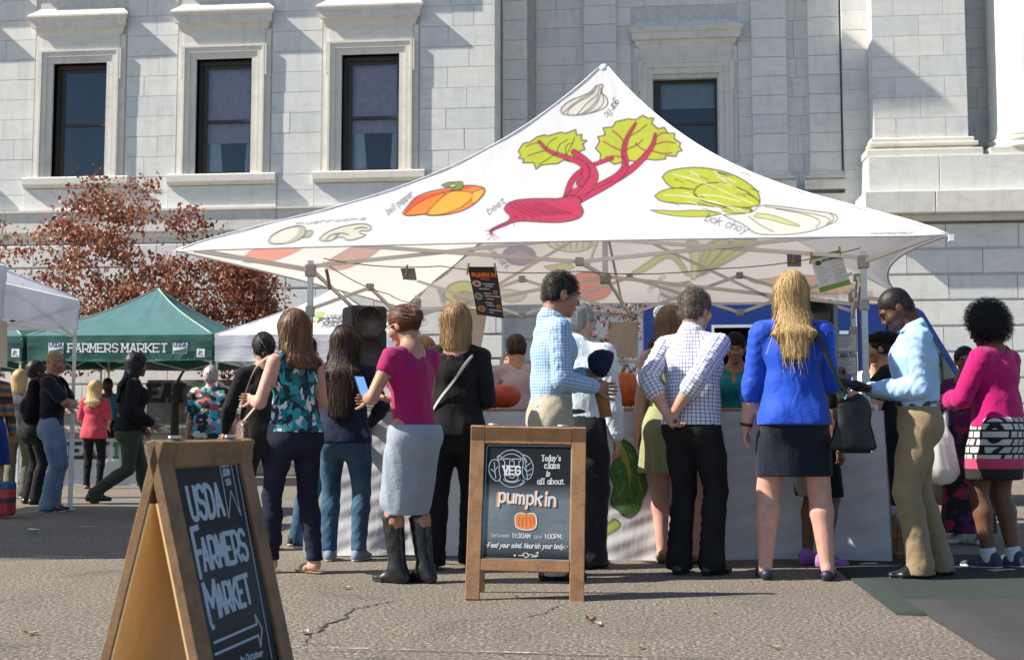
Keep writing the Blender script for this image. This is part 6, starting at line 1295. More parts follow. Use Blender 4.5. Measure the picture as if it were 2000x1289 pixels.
# ================================================================ signboards
OAK = mat_wood('brown_stained_pine', (.30, .155, .070), (.19, .092, .038), (3, 3, 3)); OAKD = mat_wood('dark_stained_pine', (.20, .115, .052), (.10, .055, .024), (3, 3, 3), .7); PLY = mat_wood('golden_plywood', (.78, .52, .23), (.70, .44, .18), (2, 2, .6), .5)
def mat_board(name, dust=.0):
    t = NT(name); o = t.obj(); n = t.noise(o, 3.2, 5, .6); m = t.noise(t.scaled(o, (1, 1, 6)), 9, 4); sp = t.node('SeparateXYZ'); t.put(sp.inputs[0], o)
    band = t.ramp(sp.outputs[2], [(.22, (0, 0, 0)), (.34, (1, 1, 1)), (.52, (1, 1, 1)), (.62, (0, 0, 0))]); f = t.math('MULTIPLY', t.math('MULTIPLY', t.math('ADD', n, t.math('MULTIPLY', m, .4)), band), dust)
    t.col(t.mix(f, (.012, .014, .017, 1), (.26, .32, .36, 1))).set(Roughness=.6); t.p.inputs['Specular IOR Level'].default_value = .22; return t.m
def chalkm(name, c):
    t = NT(name); n = t.noise(t.obj(), 140, 3, .8); t.col(t.mix(n, tuple(v * .55 for v in c) + (1,), tuple(min(1, v * 1.2) for v in c) + (1,))).set(Roughness=.95); return t.m
CH, CHO, CHY, CHB = chalkm('white_chalk', (.72, .76, .78)), chalkm('orange_chalk', (.85, .26, .07)), chalkm('yellow_chalk', (.62, .58, .30)), chalkm('blue_grey_chalk', (.42, .52, .60))
def aframe(label, loc, rz, Wd, Hs, half, boardm, mats, st_=.085, top=.095, bot=.07, leg=.13, roll=0.0, full=False):
    r = empty('chalkboard_sign', loc, rz); r.rotation_euler = (0, roll, rz); tag(r, label, 'sign'); ca, sa = math.cos(half), math.sin(half); th = .032; H = Hs * ca
    for sgn in (-1, 1):                                  # -1 front leaf (faces -y), +1 rear leaf
        M = Matrix.Translation((0, sgn * Hs * sa, 0)) @ Matrix.Rotation(sgn * half, 4, 'X'); w = Wd / 2; y0, y1 = (0, th) if sgn < 0 else (-th, 0)
        if sgn < 0: yb0, yb1 = .012, .020
        else: yb0, yb1 = -.020, -.012
        nm = 'front' if sgn < 0 else 'rear'
        for a, b, c, d, n in ((-w, -w + st_, 0, Hs, 'stile'), (w - st_, w, 0, Hs, 'stile'), (-w + st_ + .001, w - st_ - .001, Hs - top, Hs - .002, 'top_rail'), (-w + st_ + .001, w - st_ - .001, leg, leg + bot, 'bottom_rail')): MB().box(a, b, y0, y1, c, d, M).build(n, mats[0], r, .003)
        MB().box(-w + st_ - .012, w - st_ + .012, yb0, yb1, leg + bot - .012, Hs - top + .012, M).build('board', boardm if sgn < 0 else boardm, r)
        if full: MB().box(-w + .003, w - .003, th + .0005 if sgn < 0 else -th - .0065, th + .0065 if sgn < 0 else -th - .0005, .03, Hs * .80, M).build('backing', mats[1], r)
        else: MB().box(-w + st_ - .02, w - st_ + .02, yb1 + .001 if sgn < 0 else yb0 - .007, yb1 + .006 if sgn < 0 else yb0 - .001, leg + bot - .02, Hs - top + .02, M).build('backing', mats[1], r)
    Mf = Matrix.Translation((0, -Hs * sa, 0)) @ Matrix.Rotation(-half, 4, 'X'); nn = (Mf.to_3x3() @ Vector((0, -1, 0)))
    for x in (-Wd * .3, Wd * .3): MB().tube([(x - .03, 0, H + .004), (x + .03, 0, H + .004)], .006, 8).build('hinge', ALU, r)
    return r, (lambda a, b: (Mf @ Vector((a, .012, b)), nn)), Mf
# pumpkin class board
pl, pr = gp(905, 1172), gp(1138, 1174); base = (pl + pr) / 2; Wd = (pr - pl).length
sg, mp, Mf = aframe('chalkboard sign announcing the pumpkin class, in front of the counter', (base.x, base.y + .93 * math.sin(.19), 0), math.atan2(pr.y - pl.y, pr.x - pl.x), Wd, .945, .19, mat_board('dusty_chalkboard', .75), (OAK, OAK), .078, .10, .062, .155, .018)
bw_, bz0, bz1 = Wd / 2 - .078, .155 + .062, .945 - .10
def C(x, y): v = (y - 75) / 1131; xl, xr = 62 - 44 * v, 893 - 25 * v; u = (x - xl) / (xr - xl); return (-bw_ + 2 * bw_ * u, bz1 - (bz1 - bz0) * v)
K = 2 * bw_ / 831
def T(txt, a, b, cap, w, m, nm='lettering', **kw): return ribbons(nm, place_text(txt, C(*a), C(*b), cap * K, **kw), w * K, mp, m, sg, .0010)
T("Today's", (605, 238), (785, 235), 52, 8, CH, serif=True); T('class', (632, 312), (775, 310), 58, 9, CH, serif=True); T('is', (645, 390), (680, 388), 50, 8, CH, serif=True, slant=.2); T('all about', (563, 468), (812, 464), 52, 8, CH, serif=True)
T('pumpkin', (178, 655), (722, 690), 128, 24, CHO, slant=0); 
ribbons('lettering', place_text('pumpkin', C(190, 652), C(732, 688), 128 * K), 22 * K, mp, CHY, sg, .0022); ribbons('lettering', place_text('pumpkin', C(196, 650), C(726, 684), 128 * K), 17 * K, mp, CH, sg, .0036)
T('between', (125, 995), (292, 995), 40, 6, CHB); T('11:30AM', (315, 997), (492, 997), 40, 7, CH); T('and', (530, 997), (602, 997), 36, 6, CHB); T('1:00PM.', (625, 997), (800, 995), 40, 7, CH)
T('-Feed your mind.', (60, 1095), (410, 1092), 44, 7, CH, slant=.3); T('Nourish your body.-', (432, 1093), (845, 1092), 44, 7, CH, slant=.3)
ribbons('border_line', [[C(82, 110), C(95, 95), C(885, 90), C(888, 110), C(862, 1195)], [C(82, 110), C(35, 1195), C(862, 1200)]], 5 * K, mp, CHB, sg, .0008)
ribbons('flourish', [[C(*p) for p in q] for q in (chaikin([(380, 1165), (410, 1170), (430, 1140), (465, 1140), (480, 1175), (440, 1185), (425, 1160)]), chaikin([(465, 1160), (500, 1150), (540, 1170), (560, 1150), (570, 1125), (545, 1140)]), chaikin([(500, 1175), (540, 1175), (565, 1165)]), chaikin([(335, 1165), (345, 1158), (352, 1166), (342, 1174), (335, 1165)]))], 7 * K, mp, CH, sg, .001)
arc = lambda cx, cy, rx, ry, a0, a1, n=16: [C(cx + rx * math.cos(math.radians(a0 + (a1 - a0) * i / n)), cy - ry * math.sin(math.radians(a0 + (a1 - a0) * i / n))) for i in range(n + 1)]
ribbons('emblem', [arc(318, 320, 155, 185, 20, 155), arc(318, 320, 130, 145, 35, 145), [C(178, 205), C(195, 240), C(225, 215), C(200, 190), C(178, 205)], arc(318, 330, 150, 175, 215, 320), arc(318, 330, 125, 130, 230, 310), [C(420, 432), C(445, 450), C(400, 490)],
  [C(*p) for p in chaikin([(130, 240), (180, 232), (205, 280), (195, 350), (215, 420), (185, 455), (140, 430), (105, 380), (95, 320), (110, 270), (130, 240)])], [C(*p) for p in chaikin([(430, 180), (480, 200), (520, 260), (525, 330), (505, 400), (470, 435), (430, 410), (415, 340), (430, 270), (425, 220), (430, 180)])],
  [C(150, 260), C(165, 420)], [C(120, 330), C(155, 360)], [C(190, 300), C(158, 340)], [C(440, 200), C(470, 420)], [C(455, 300), C(500, 260)], [C(460, 350), C(510, 320)], [C(430, 300), C(452, 340)], [C(465, 390), C(500, 370)]], 7 * K, mp, CHB, sg, .001)
ribbons('emblem_lettering', place_text('VEG', C(237, 378), C(398, 378), 75 * K, serif=True), 17 * K, mp, CH, sg, .0018)
for q in ([(238, 225), (312, 225), (312, 245), (298, 245), (298, 292), (252, 292), (252, 245), (238, 245)], [(328, 225), (402, 225), (402, 245), (388, 245), (388, 292), (342, 292), (342, 245), (328, 245)], [(248, 392), (300, 392), (300, 412), (340, 412), (340, 392), (382, 392), (372, 430), (345, 448), (290, 448), (258, 430)]): ribbons('emblem_letter', [[C(*p) for p in q + [q[0]]]], 6 * K, mp, CH, sg, .0014)
pk_ = chaikin([(450, 770), (410, 752), (360, 765), (345, 800), (350, 880), (370, 905), (450, 925), (530, 910), (555, 870), (550, 790), (530, 758), (490, 755), (450, 770), ], 2)
fill_poly('chalk_pumpkin', [C(*p) for p in pk_[:-1]], mp, CHO, sg, .0012); ribbons('chalk_outline', [[C(*p) for p in pk_]], 10 * K, mp, CH, sg, .002)
ribbons('chalk_ribs', [[C(*p) for p in chaikin(q)] for q in ([(395, 785), (375, 830), (385, 880)], [(425, 795), (412, 840), (418, 885)], [(452, 785), (452, 885)], [(480, 795), (498, 840), (490, 885)], [(510, 785), (528, 820), (520, 860)])], 4 * K, mp, plain('dark_chalk_line', (.25, .06, .02), .9), sg, .0026); ribbons('chalk_stalk', [[C(452, 775), C(458, 735)]], 9 * K, mp, plain('red_chalk', (.4, .09, .05), .9), sg, .0026)

# near signboard, seen end-on
d1, d2 = 3.60, 4.13
def dpt(x, y, D): d = ray(x, y); q = Vector((0, 0, CAM_Z)) + d * (D / d.dot(_fw)); return q
r1, r2 = dpt(305, 858, d1), dpt(480, 855, d2); mid = (r1 + r2) / 2; ex = Vector((r2.x - r1.x, r2.y - r1.y, 0)); ang = math.atan2(ex.y, ex.x); Wn = ex.length + .02; hf = .25; Hn = mid.z / math.cos(hf)
sn, mpn, Mn = aframe('tall chalkboard A-frame lettered FARMERS MARKET at the near left', (mid.x, mid.y, 0), ang, Wn, Hn, hf, mat_board('clean_chalkboard', .12), (OAKD, PLY), .080, .085, .085, .10, full=True)
bpy.context.view_layer.update()
Wm = sn.matrix_world @ Mn; O_, Xa, Ya = Wm @ Vector((0, .012, 0)), (Wm.to_3x3() @ Vector((1, 0, 0))), (Wm.to_3x3() @ Vector((0, 0, 1))); Nn = Xa.cross(Ya)
def S(x, y):                                             # picture position -> place on the board
    d = ray(150 + x / 2.748, 820 + y / 2.748); c = Vector((0, 0, CAM_Z)); t = (O_ - c).dot(Nn) / d.dot(Nn); p = c + d * t - O_; return (p.dot(Xa), p.dot(Ya))
def TN(txt, a, b, topl, w, m=None):
    p0, p1 = S(*a), S(*b); q = S(*topl); cap = abs(q[1] - p0[1]); return ribbons('lettering', place_text(txt, p0, p1, cap, up=(0, 1)), w, mpn, m or CHB, sn, .001)
TN('USDA', (622, 535), (792, 508), (592, 362), .017); TN('F', (665, 845), (700, 830), (628, 585), .017); TN('ARMERS', (690, 805), (922, 742), (662, 640), .016)
TN('M', (715, 1075), (775, 1050), (680, 880), .017); TN('ARKET', (775, 1045), (940, 975), (752, 890), .016); ribbons('swash', [[S(*p) for p in chaikin([(710, 1060), (728, 1125), (735, 1105)])]], .012, mpn, CHB, sn, .001)
ribbons('arrow', [[S(*p) for p in q] for q in ([(735, 1195), (965, 1095)], [(965, 1095), (955, 1045)], [(955, 1045), (992, 1120)], [(992, 1120), (985, 1215)], [(985, 1215), (972, 1155)], [(972, 1155), (740, 1258)])], .007, mpn, CHB, sn, .001)
ribbons('border_line', [[S(565, 228), S(755, 205)], [S(758, 200), S(815, 525)], [S(815, 525), S(825, 380)], [S(825, 380), S(878, 510)], [S(878, 510), S(818, 200)], [S(818, 200), S(845, 198)], [S(845, 198), S(1045, 1280)]], .0045, mpn, CHB, sn, .001)
TN('COME', (775, 252), (812, 245), (770, 215), .0055); TN('JOIN', (785, 302), (820, 295), (780, 268), .0055); TN('US!', (803, 350), (826, 345), (797, 320), .0055); TN('in October', (880, 1300), (1000, 1262), (875, 1268), .005)

# ================================================================ blue van behind the tent
VB = plain('deep_blue_van_paint', (.006, .030, .19), .30, 0, .08); CHR = plain('chrome', (.75, .76, .78), .12, 1.0, .02); VG = mat_glass('green_tinted_glass', (.05, .10, .09)); WHT = plain('white_painted_metal', (.62, .64, .66), .4); BLKP = plain('black_plastic', (.012, .012, .013), .5)
van = empty('delivery_van', (1.6, 15.3, 0)); tag(van, 'deep blue delivery van with serving hatch behind the canopy tent', 'van'); VO = Vector((1.6, 15.3, 0))
def vp_(mb, n, m, bv=0): o = mb.build(n, m, van, bv); o.location = -VO; return o
x0, y0 = .10, 15.0
mb = MB(); hx0, hx1, hz0, hz1 = .95, 1.9, 1.35, 2.12
for a, b, c, d in ((x0, hx0, .45, 2.40), (hx1, 2.98, .45, 2.40), (hx0, hx1, .45, hz0), (hx0, hx1, hz1, 2.40)): mb.box(a, b, y0, y0 + .06, c, d)
mb.box(x0, 2.98, y0 + .061, y0 + 2.0, 2.34, 2.399); mb.box(x0, x0 + .05, y0 + .061, y0 + 2.0, .45, 2.339); vp_(mb, 'body', VB)
vp_(MB().box(x0 + .06, 2.9, y0 + 1.9, y0 + 1.95, .5, 2.33).box(x0 + .06, 2.9, y0 + .062, y0 + 1.9, .5, .55), 'interior', BLKP)
mb = MB()
for a, b, c, d in ((hx0 - .03, hx0, hz0, hz1), (hx1, hx1 + .03, hz0, hz1), (hx0 - .03, hx1 + .03, hz1, hz1 + .035), (hx0 - .03, hx1 + .03, hz0 - .03, hz0)): mb.box(a, b, y0 - .012, y0 + .05, c, d)
vp_(mb, 'hatch_frame', WHT); vp_(MB().box(2.58, 2.64, y0 - .008, y0 + .02, .5, 2.36), 'door_trim', WHT)
# nose: sloping roof and windscreen
prof = [(2.98, 2.40), (3.25, 2.40), (3.42, 2.30), (3.80, 1.62), (3.98, 1.28), (4.35, 1.15), (4.45, .5), (2.98, .5)]
V = [(x, y, z) for y in (y0 + .01, y0 + 1.95) for x, z in prof]; n = len(prof); mb = MB(); mb.add(V, [tuple(range(n)), tuple(range(2 * n - 1, n - 1, -1))] + [(i, n + i, n + (i + 1) % n, (i + 1) % n) for i in range(n)]); vp_(mb, 'nose', VB, .02)
vp_(MB().add([(3.12, y0 + .004, 1.36), (3.86, y0 + .004, 1.36), (3.42, y0 + .004, 2.13), (3.16, y0 + .004, 2.13)], [(0, 1, 2, 3)]), 'side_window', VG)
vp_(MB().bar((3.62, y0 - .004, 1.36), (3.60, y0 - .004, 1.8), .03), 'window_divider', BLKP)
for x in (.85, 3.75):
    w_ = MB(); Mw = Matrix.Translation((x, y0 + .02, .34)) @ Matrix.Rotation(PI / 2, 4, 'X'); w_.lathe([(.18, -.12), (.32, -.12), (.34, -.08), (.34, .06), (.30, .10), (.18, .08)], 24, (0, 0, 0), Mw); vp_(w_, 'tyre', BLKP); vp_(MB().lathe([(.05, .10), (.17, .075), (.175, -.1)], 20, (0, 0, 0), Mw), 'rim', CHR)
vp_(MB().tube([(3.05, y0, 2.12), (3.05, y0 - .22, 2.14), (3.30, y0 - .26, 2.13), (3.34, y0 - .26, 2.06), (3.34, y0 - .26, 1.40), (3.30, y0 - .22, 1.34), (3.20, y0, 1.34)], .013, 8), 'mirror_bracket', CHR); vp_(MB().box(3.24, 3.33, y0 - .30, y0 - .27, 1.6, 1.9), 'mirror', CHR, .01)
mb = MB(); mb.lathe([(.001, .010), (.085, .010), (.098, .004), (.10, -.02)], 24, (0, 0, 0), Matrix.Translation(wy(1292, 612, 14.95)) @ Matrix.Rotation(PI / 2, 4, 'X')); vp_(mb, 'round_vent', plain('grey_vent_cover', (.40, .41, .42), .5))
for k in range(6): a = k * PI / 6; c = wy(1292, 612, 14.92); vp_(MB().bar(c - Vector((math.cos(a), 0, math.sin(a))) * .09, c + Vector((math.cos(a), 0, math.sin(a))) * .09, .012, .02, (0, 1, 0)), 'vent_slat', JOINT)
vp_(MB().box(.32, .62, 14.94, 14.999, 2.28, 2.33), 'marker_lamp', plain('red_lamp_lens', (.45, .02, .03), .3), .01)
# notices on clipboards hung on the van's tent side
PAPER = plain('white_paper', (.62, .64, .66), .9); KRAFT = plain('kraft_board', (.46, .36, .27), .9)
def clipboard(px, y0_, y1_, Y, label, w=.23):
    a, b = wy(px, y0_, Y), wy(px, y1_, Y); r = empty('clipboard', (a.x, Y, b.z)); tag(r, label, 'clipboard'); h = a.z - b.z
    MB().box(-w / 2, w / 2, 0, .006, 0, h).build('board', KRAFT, r); MB().box(-w / 2 + .012, w / 2 - .012, -.003, -.0005, .012, h - .03).build('sheet', PAPER, r); MB().box(-.04, .04, -.012, -.0035, h - .025, h + .01).build('clip', CHR, r, .003)
    ribbons('writing', [[(-w * .38, h * f), (w * (.1 + .28 * random.random()), h * f)] for f in (.85, .78, .71, .62, .55, .48, .4, .33, .25)], .006, lambda a_, b_: (Vector((a_, -.003, b_)), Vector((0, -1, 0))), plain('grey_ink', (.25, .27, .33), .9), r, .001)
clipboard(1648, 648, 688, 11.1, 'upper clipboard with white sheet beside the right tent pole'); clipboard(1648, 692, 732, 11.1, 'lower clipboard with white sheet above the red shirted child')
# ================================================================ hanging notices, speakers, bags and other small things
def PL(o, P, m=None): return o
# bunting cords strung across the tent
TW_ = plain('brown_twine', (.22, .14, .08), .9)
def cord(pts, label, r=.004):
    P = []
    for (a, b) in zip(pts, pts[1:]):
        for i in range(10): t = i / 10; q = Vector(a).lerp(Vector(b), t); q.z -= .03 * 4 * t * (1 - t); P.append(q)
    P.append(Vector(pts[-1])); tag(MB().tube(P, r, 5).build('twine_cord', TW_), label, 'cord')
cord([wy(632, 505, 8.9), wy(860, 520, 9.0), wy(1130, 530, 9.05), wy(1400, 525, 9.0), wy(1680, 485, 8.9)], 'brown twine strung along the front of the tent frame'); cord([wy(632, 512, 8.94), wy(760, 575, 9.8), wy(822, 590, 11.3)], 'brown twine strung along the left side of the tent'); cord([wy(1130, 605, 11.5), wy(1250, 608, 11.6), wy(1420, 612, 11.5)], 'brown twine strung at the back of the tent')
PEG = plain('wooden_peg', (.40, .24, .11), .8)
def hung(nm, label, corners, Y, m, curl=.0, pegs=((0.05, 0), (.95, 0)), cat='notice', rake=0.0):
    """a hanging sheet through four picture corners (tl, tr, br, bl)"""
    c = [wy(x, y, Y + (rake if k > 1 else 0)) for k, (x, y) in enumerate(corners)]; o = (c[0] + c[1]) / 2; r = empty(nm, o); tag(r, label, cat); n, mm = 16, 24
    mp = lambda u, v: c[0].lerp(c[1], u).lerp(c[3].lerp(c[2], u), v) + Vector((0, curl * math.sin(PI * v * .9) + .25 * curl * math.sin(2.5 * u + 3 * v), 0)) - o
    V = []; 
    for dy in (0, .002):
        V += [mp(i / n, j / mm) + Vector((0, dy, 0)) for j in range(mm + 1) for i in range(n + 1)]
    N = (n + 1) * (mm + 1); Q = [(j * (n + 1) + i + k * N, j * (n + 1) + i + 1 + k * N, (j + 1) * (n + 1) + i + 1 + k * N, (j + 1) * (n + 1) + i + k * N) for k in (0, 1) for j in range(mm) for i in range(n)]
    link('sheet', np_mesh('sheet', [tuple(v) for v in V], Q), m, r)
    for u, _ in pegs: q = mp(u, 0); MB().bar(q + Vector((.012 * (1 if u > .5 else -1), -.008, -.06)), q + Vector((0, -.008, .025)), .012, .016).build('peg', PEG, r)
    return r, (lambda a, b: (mp(a, b), Vector((0, -1, 0))))
BLKPAP = plain('black_card', (.016, .013, .013), .7)
r, mp = hung('pumpkin_menu', 'black pumpkin menu poster pegged on the twine above the crowd', [(913, 521), (969, 521), (984, 622), (931, 614)], 8.95, BLKPAP, .03)
PO, PR_, PWt = plain('orange_ink', (.62, .13, .02), .8), plain('dull_red_ink', (.42, .06, .03), .8), plain('pale_ink', (.42, .40, .38), .8)
rb = lambda nm, P, w, m, z=.002: ribbons(nm, P, w, mp, m, r, z)
def uvt(txt, a, b, cap): Pp, w = text_polys(txt); return [[(a[0] + (b[0] - a[0]) * x / w, a[1] + (b[1] - a[1]) * x / w - cap * y) for x, y in q] for q in Pp]
rb('menu_title', uvt('PUMPKIN', (.1, .195), (.93, .19), .06), .036, PO); rb('menu_subtitle', uvt('tasting', (.36, .25), (.66, .25), .04), .02, PR_)
def disc(cx, cy, rx, ry, m, z): fill_poly('menu_picture', [(cx + rx * math.cos(k * PI / 9), cy + ry * math.sin(k * PI / 9)) for k in range(18)], mp, m, r, z)
for cx, cy, rx, ry, m in ((.2, .34, .16, .065, plain('plate_white', (.42, .34, .36), .7)), (.18, .60, .15, .075, plain('salad_green', (.14, .24, .12), .8)), (.22, .86, .15, .065, plain('crust_orange', (.40, .17, .04), .8)), (.82, .50, .09, .04, plain('crust_orange', (.40, .17, .04), .8)), (.87, .78, .09, .045, plain('crust_orange', (.40, .17, .04), .8))): disc(cx, cy, rx, ry, m, .002); disc(cx, cy, rx * .55, ry * .55, plain('soup_brown', (.2, .07, .02), .8), .004)
for k, (a, b, y) in enumerate(((.42, .82, .34), (.48, .75, .385), (.25, .62, .44), (.4, .66, .53), (.42, .96, .58), (.46, .72, .64), (.4, .66, .72), (.45, .7, .77), (.5, .95, .86), (.5, .64, .91))): rb('menu_line', [[(a, y), (b, y)]], .02, PWt)
r, mp = hung('class_schedule', 'white class schedule with green borders pegged beside the right tent pole', [(1582, 500), (1642, 488), (1662, 555), (1602, 572)], 8.86, plain('white_card', (.60, .60, .60), .8), .012)
GRB = plain('leafy_green_border', (.16, .28, .05), .8); DKI = plain('dark_ink', (.06, .06, .06), .8)
fill_poly('border', [(0, 0), (1, 0), (1, .10), (0, .10)], mp, GRB, r, .002); fill_poly('border', [(0, .86), (1, .86), (1, 1), (0, 1)], mp, GRB, r, .002); disc(.2, .23, .1, .07, plain('dark_green_seal', (.05, .09, .03), .8), .003)
rb('schedule_title', uvt('USDA CLASS SCHEDULE', (.32, .22), (.96, .20), .05), .014, DKI)
for k in range(14): rb('schedule_line', [[(.08 + .5 * (k % 2), .36 + .035 * k), (.32 + .5 * (k % 2) + .08 * (k % 3), .36 + .035 * k)]], .014, plain('grey_ink', (.25, .27, .33), .9))
GCARD = plain('grey_card_back', (.20, .19, .20), .9)
hung('grey_card', 'small grey card pegged to twine left of the pumpkin menu', [(782, 524), (810, 524), (814, 548), (787, 546)], 9.0, GCARD, .006, ((.5, 0),)); hung('grey_card', 'small grey card pegged to twine left of the class schedule', [(1537, 497), (1565, 497), (1565, 521), (1538, 521)], 8.95, GCARD, .004, ((.5, 0),)); hung('brown_ribbon', 'narrow brown ribbon hanging beside the left tent pole', [(634, 527), (640, 525), (648, 566), (641, 566)], 9.0, plain('brown_ribbon', (.22, .12, .07), .9), .01, ())
hung('blank_board', 'blank beige board hanging behind the counter beside the van', [(1189, 629), (1246, 629), (1246, 698), (1189, 698)], 11.3, plain('beige_card', (.42, .35, .31), .9), .0, ((.03, 0), (.97, 0)))
CREAMC = plain('cream_side_cloth', (.52, .44, .42), .9)
hung('side_curtain', 'pale side curtain hanging behind the blonde bob', [(905, 600), (952, 606), (935, 700), (918, 700)], 11.8, CREAMC, .03, ())

# loudspeakers
def speaker(label, px, ptop, pbot, Y, wpx, rz):
    a, b = wy(px, ptop, Y), wy(px, pbot, Y); h = a.z - b.z; w = wpx / F_PX * Y; r = empty('loudspeaker', (a.x, Y, 0), rz); tag(r, label, 'loudspeaker')
    V = []; n = 14; prof = [(-w / 2, 0), (w / 2, 0), (w / 2 * .98, .26), (w / 2 * .6, .36), (-w / 2 * .6, .36), (-w / 2 * .98, .26)]
    z0 = b.z; mb = MB(); k = len(prof); rows = [(.94, 0), (1, .03), (1, .94), (.97, .985), (.86, 1.0)]
    V = [(x * s_, y * s_ + .2 * (1 - s_), z0 + h * t) for s_, t in rows for x, y in prof]; mb.add(V, [(i + k * j, (i + 1) % k + k * j, (i + 1) % k + k * (j + 1), i + k * (j + 1)) for j in range(4) for i in range(k)] + [tuple(range(k)), tuple(range(4 * k, 5 * k))]); mb.build('cabinet', BLKP, r, .012)
    Mh = Matrix.Translation((0, -.004, z0 + h * .74)) @ Matrix.Rotation(PI / 2, 4, 'X'); MB().lathe([(w * .44, .004), (w * .42, .012), (w * .36, -.02), (w * .2, -.08), (w * .08, -.12)], 26, (0, 0, 0), Mh).build('horn', plain('grey_black_horn', (.035, .035, .037), .35), r)
    Mw = Matrix.Translation((0, -.004, z0 + h * .30)) @ Matrix.Rotation(PI / 2, 4, 'X'); MB().lathe([(w * .45, .003), (w * .44, .014), (w * .40, .010), (w * .30, -.03), (w * .1, -.05), (.001, -.03)], 28, (0, 0, 0), Mw).build('woofer', plain('woofer_grille', (.02, .02, .021), .6), r)
    MB().tube([(0, .18, z0 + .001), (0, .18, .45)], .018, 10).build('stand_pole', BLKP, r)
    for k in range(3): t = 2 * PI * k / 3 + .5; MB().bar((0, .18, .75), (.45 * math.cos(t), .18 + .45 * math.sin(t), .015), .022).build('stand_leg', BLKP, r)
    return r
speaker('black loudspeaker on a stand behind the long black hair', 722, 596, 724, 9.6, 74, .55); speaker('black loudspeaker behind the tall blonde woman', 1590, 585, 700, 10.3, 72, -.3)

# things carried: bags, phone, tablet, cap, bottle
def world_of(f, p): return f.root.matrix_world @ Vector(p)
bpy.context.view_layer.update()
def lump(nm, label, cat, f, prims, mat, h=.009, folds=None, cuts=(), extras=()):
    """a carried thing modelled in its bearer's frame, but an object of its own"""
    r = empty(nm, f.root.location, f.root.rotation_euler.z); tag(r, label, cat); V, Q = sdf_mesh(prims, h, folds, cuts); link('bag_body' if 'bag' in nm or 'pack' in nm or 'purse' in nm else 'shell', np_mesh('shell', V, Q), mat, r)
    for n, me, m in extras: link(n, me, m, r)
    return r
BAGL = plain('black_bag_leather', (.009, .009, .010), .42, spec=.35)
k = BLUE.k; c = v3(.345, -.07, .86 * k); top = c + v3(.0, 0, .19)
st_pts = [(.15, .02, 1.44 * k), (.13, -.10, 1.42 * k), (.19, -.145, 1.25 * k), (.26, -.13, 1.10 * k), tuple(top + v3(-.03, 0, .0))]
bag = lump('shoulder_bag', 'black slouchy shoulder bag on the hip of the tall blonde woman', 'bag', BLUE, [seg(c + v3(0, 0, -.12), c + v3(0, 0, .12), (.150, .062), (.095, .045), v3(1, .25, 0), .03), seg(c + v3(.02, 0, .1), c + v3(.05, .0, .17), (.08, .035), (.05, .02), v3(1, .25, 0), .03)], BAGL, .008, (.010, 16, 5, (1, 1, .6)), [(c + v3(0, 0, -.165), (0, 0, -1))], [('strap', wrap_strap(BLUE, 'strap', st_pts, LEATHER, .045, .003), plain('black_webbing', (.014, .014, .014), .7))])
MB().tube([tuple(top + v3(-.04, -.02, 0)), tuple(top + v3(-.05, -.02, -.05))], .009, 8).build('buckle', CHR, bag)
for dx in (-.1, .1): MB().lathe([(.001, 0), (.009, .002), (.008, .012)], 8, tuple(c + v3(dx, -.055, -.16))).build('stud', CHR, bag)
DAM = mat_check('brown_check_canvas', (.16, .085, .06), (.045, .022, .016), (.045, .022, .016), .03, .015)
t = NT('brown_check_bag_canvas'); ckr = t.node('TexChecker'); t.put(ckr.inputs['Vector'], t.obj()); ckr.inputs['Scale'].default_value = 48; ckr.inputs['Color1'].default_value = (.17, .10, .075, 1); ckr.inputs['Color2'].default_value = (.07, .034, .026, 1); t.col(ckr.outputs[0]).set(Roughness=.4)
k = TEAL.k; c = v3(-.28, .10, .90 * k); lump('check_purse', 'brown check tote hanging at the side of the woman in teal', 'bag', TEAL, [seg(c + v3(0, 0, -.13), c + v3(0, 0, .06), (.155, .065), (.10, .04), v3(.5, 1, 0), .03)], t.m, .009, (.006, 14, 2), (), [('strap', wrap_strap(TEAL, 'strap', [(-.165, .0, 1.42 * k), (-.19, -.09, 1.36 * k), (-.23, -.06, 1.15 * k), tuple(c + v3(-.02, -.02, .08))], None, .018, .003), plain('tan_strap', (.30, .20, .14), .6)), ('strap', wrap_strap(TEAL, 'strap', [(-.165, .0, 1.42 * k), (-.20, .10, 1.36 * k), (-.26, .14, 1.15 * k), tuple(c + v3(.0, .06, .08))], None, .018, .003), plain('tan_strap', (.30, .20, .14), .6))])
k = BOB.k; link('strap', wrap_strap(BOB, 'strap', [(.15, -.02, 1.425 * k), (.09, -.128, 1.36 * k), (0, -.152, 1.22 * k), (-.1, -.15, 1.10 * k), (-.17, -.07, .98 * k)], None, .016, .003), plain('pale_strap', (.5, .46, .40), .7), BOB.root)
k = GREENW.k; link('strap', wrap_strap(GREENW, 'strap', [(-.12, .0, 1.42 * k), (-.11, -.115, 1.34 * k), (-.06, -.14, 1.2 * k), (.04, -.14, 1.08 * k)], None, .014, .003), plain('pale_strap', (.5, .46, .40), .7), GREENW.root)
k = BALD.k; c = v3(0, -.21, 1.20 * k); lump('backpack', 'black backpack on the bald man', 'backpack', BALD, [seg(c + v3(0, 0, -.19), c + v3(0, .02, .16), (.15, .10), (.125, .075), v3(1, 0, 0), .03), ell(c + v3(0, -.085, -.08), (.11, .05, .10), None, .03)], BLKC, .011, (.006, 14, 3), (), [('strap', wrap_strap(BALD, 'strap', [(g * .11, -.14, 1.40 * k), (g * .13, -.02, 1.475 * k), (g * .12, .125, 1.38 * k), (g * .15, .13, 1.2 * k), (g * .18, -.02, 1.06 * k)], None, .05, .005), BLKC) for g in (-1, 1)])
def hold(f, g, off): return f.wr[g] + unit(f.wr[g] - f.el[g]) * .075 + v3(*off)
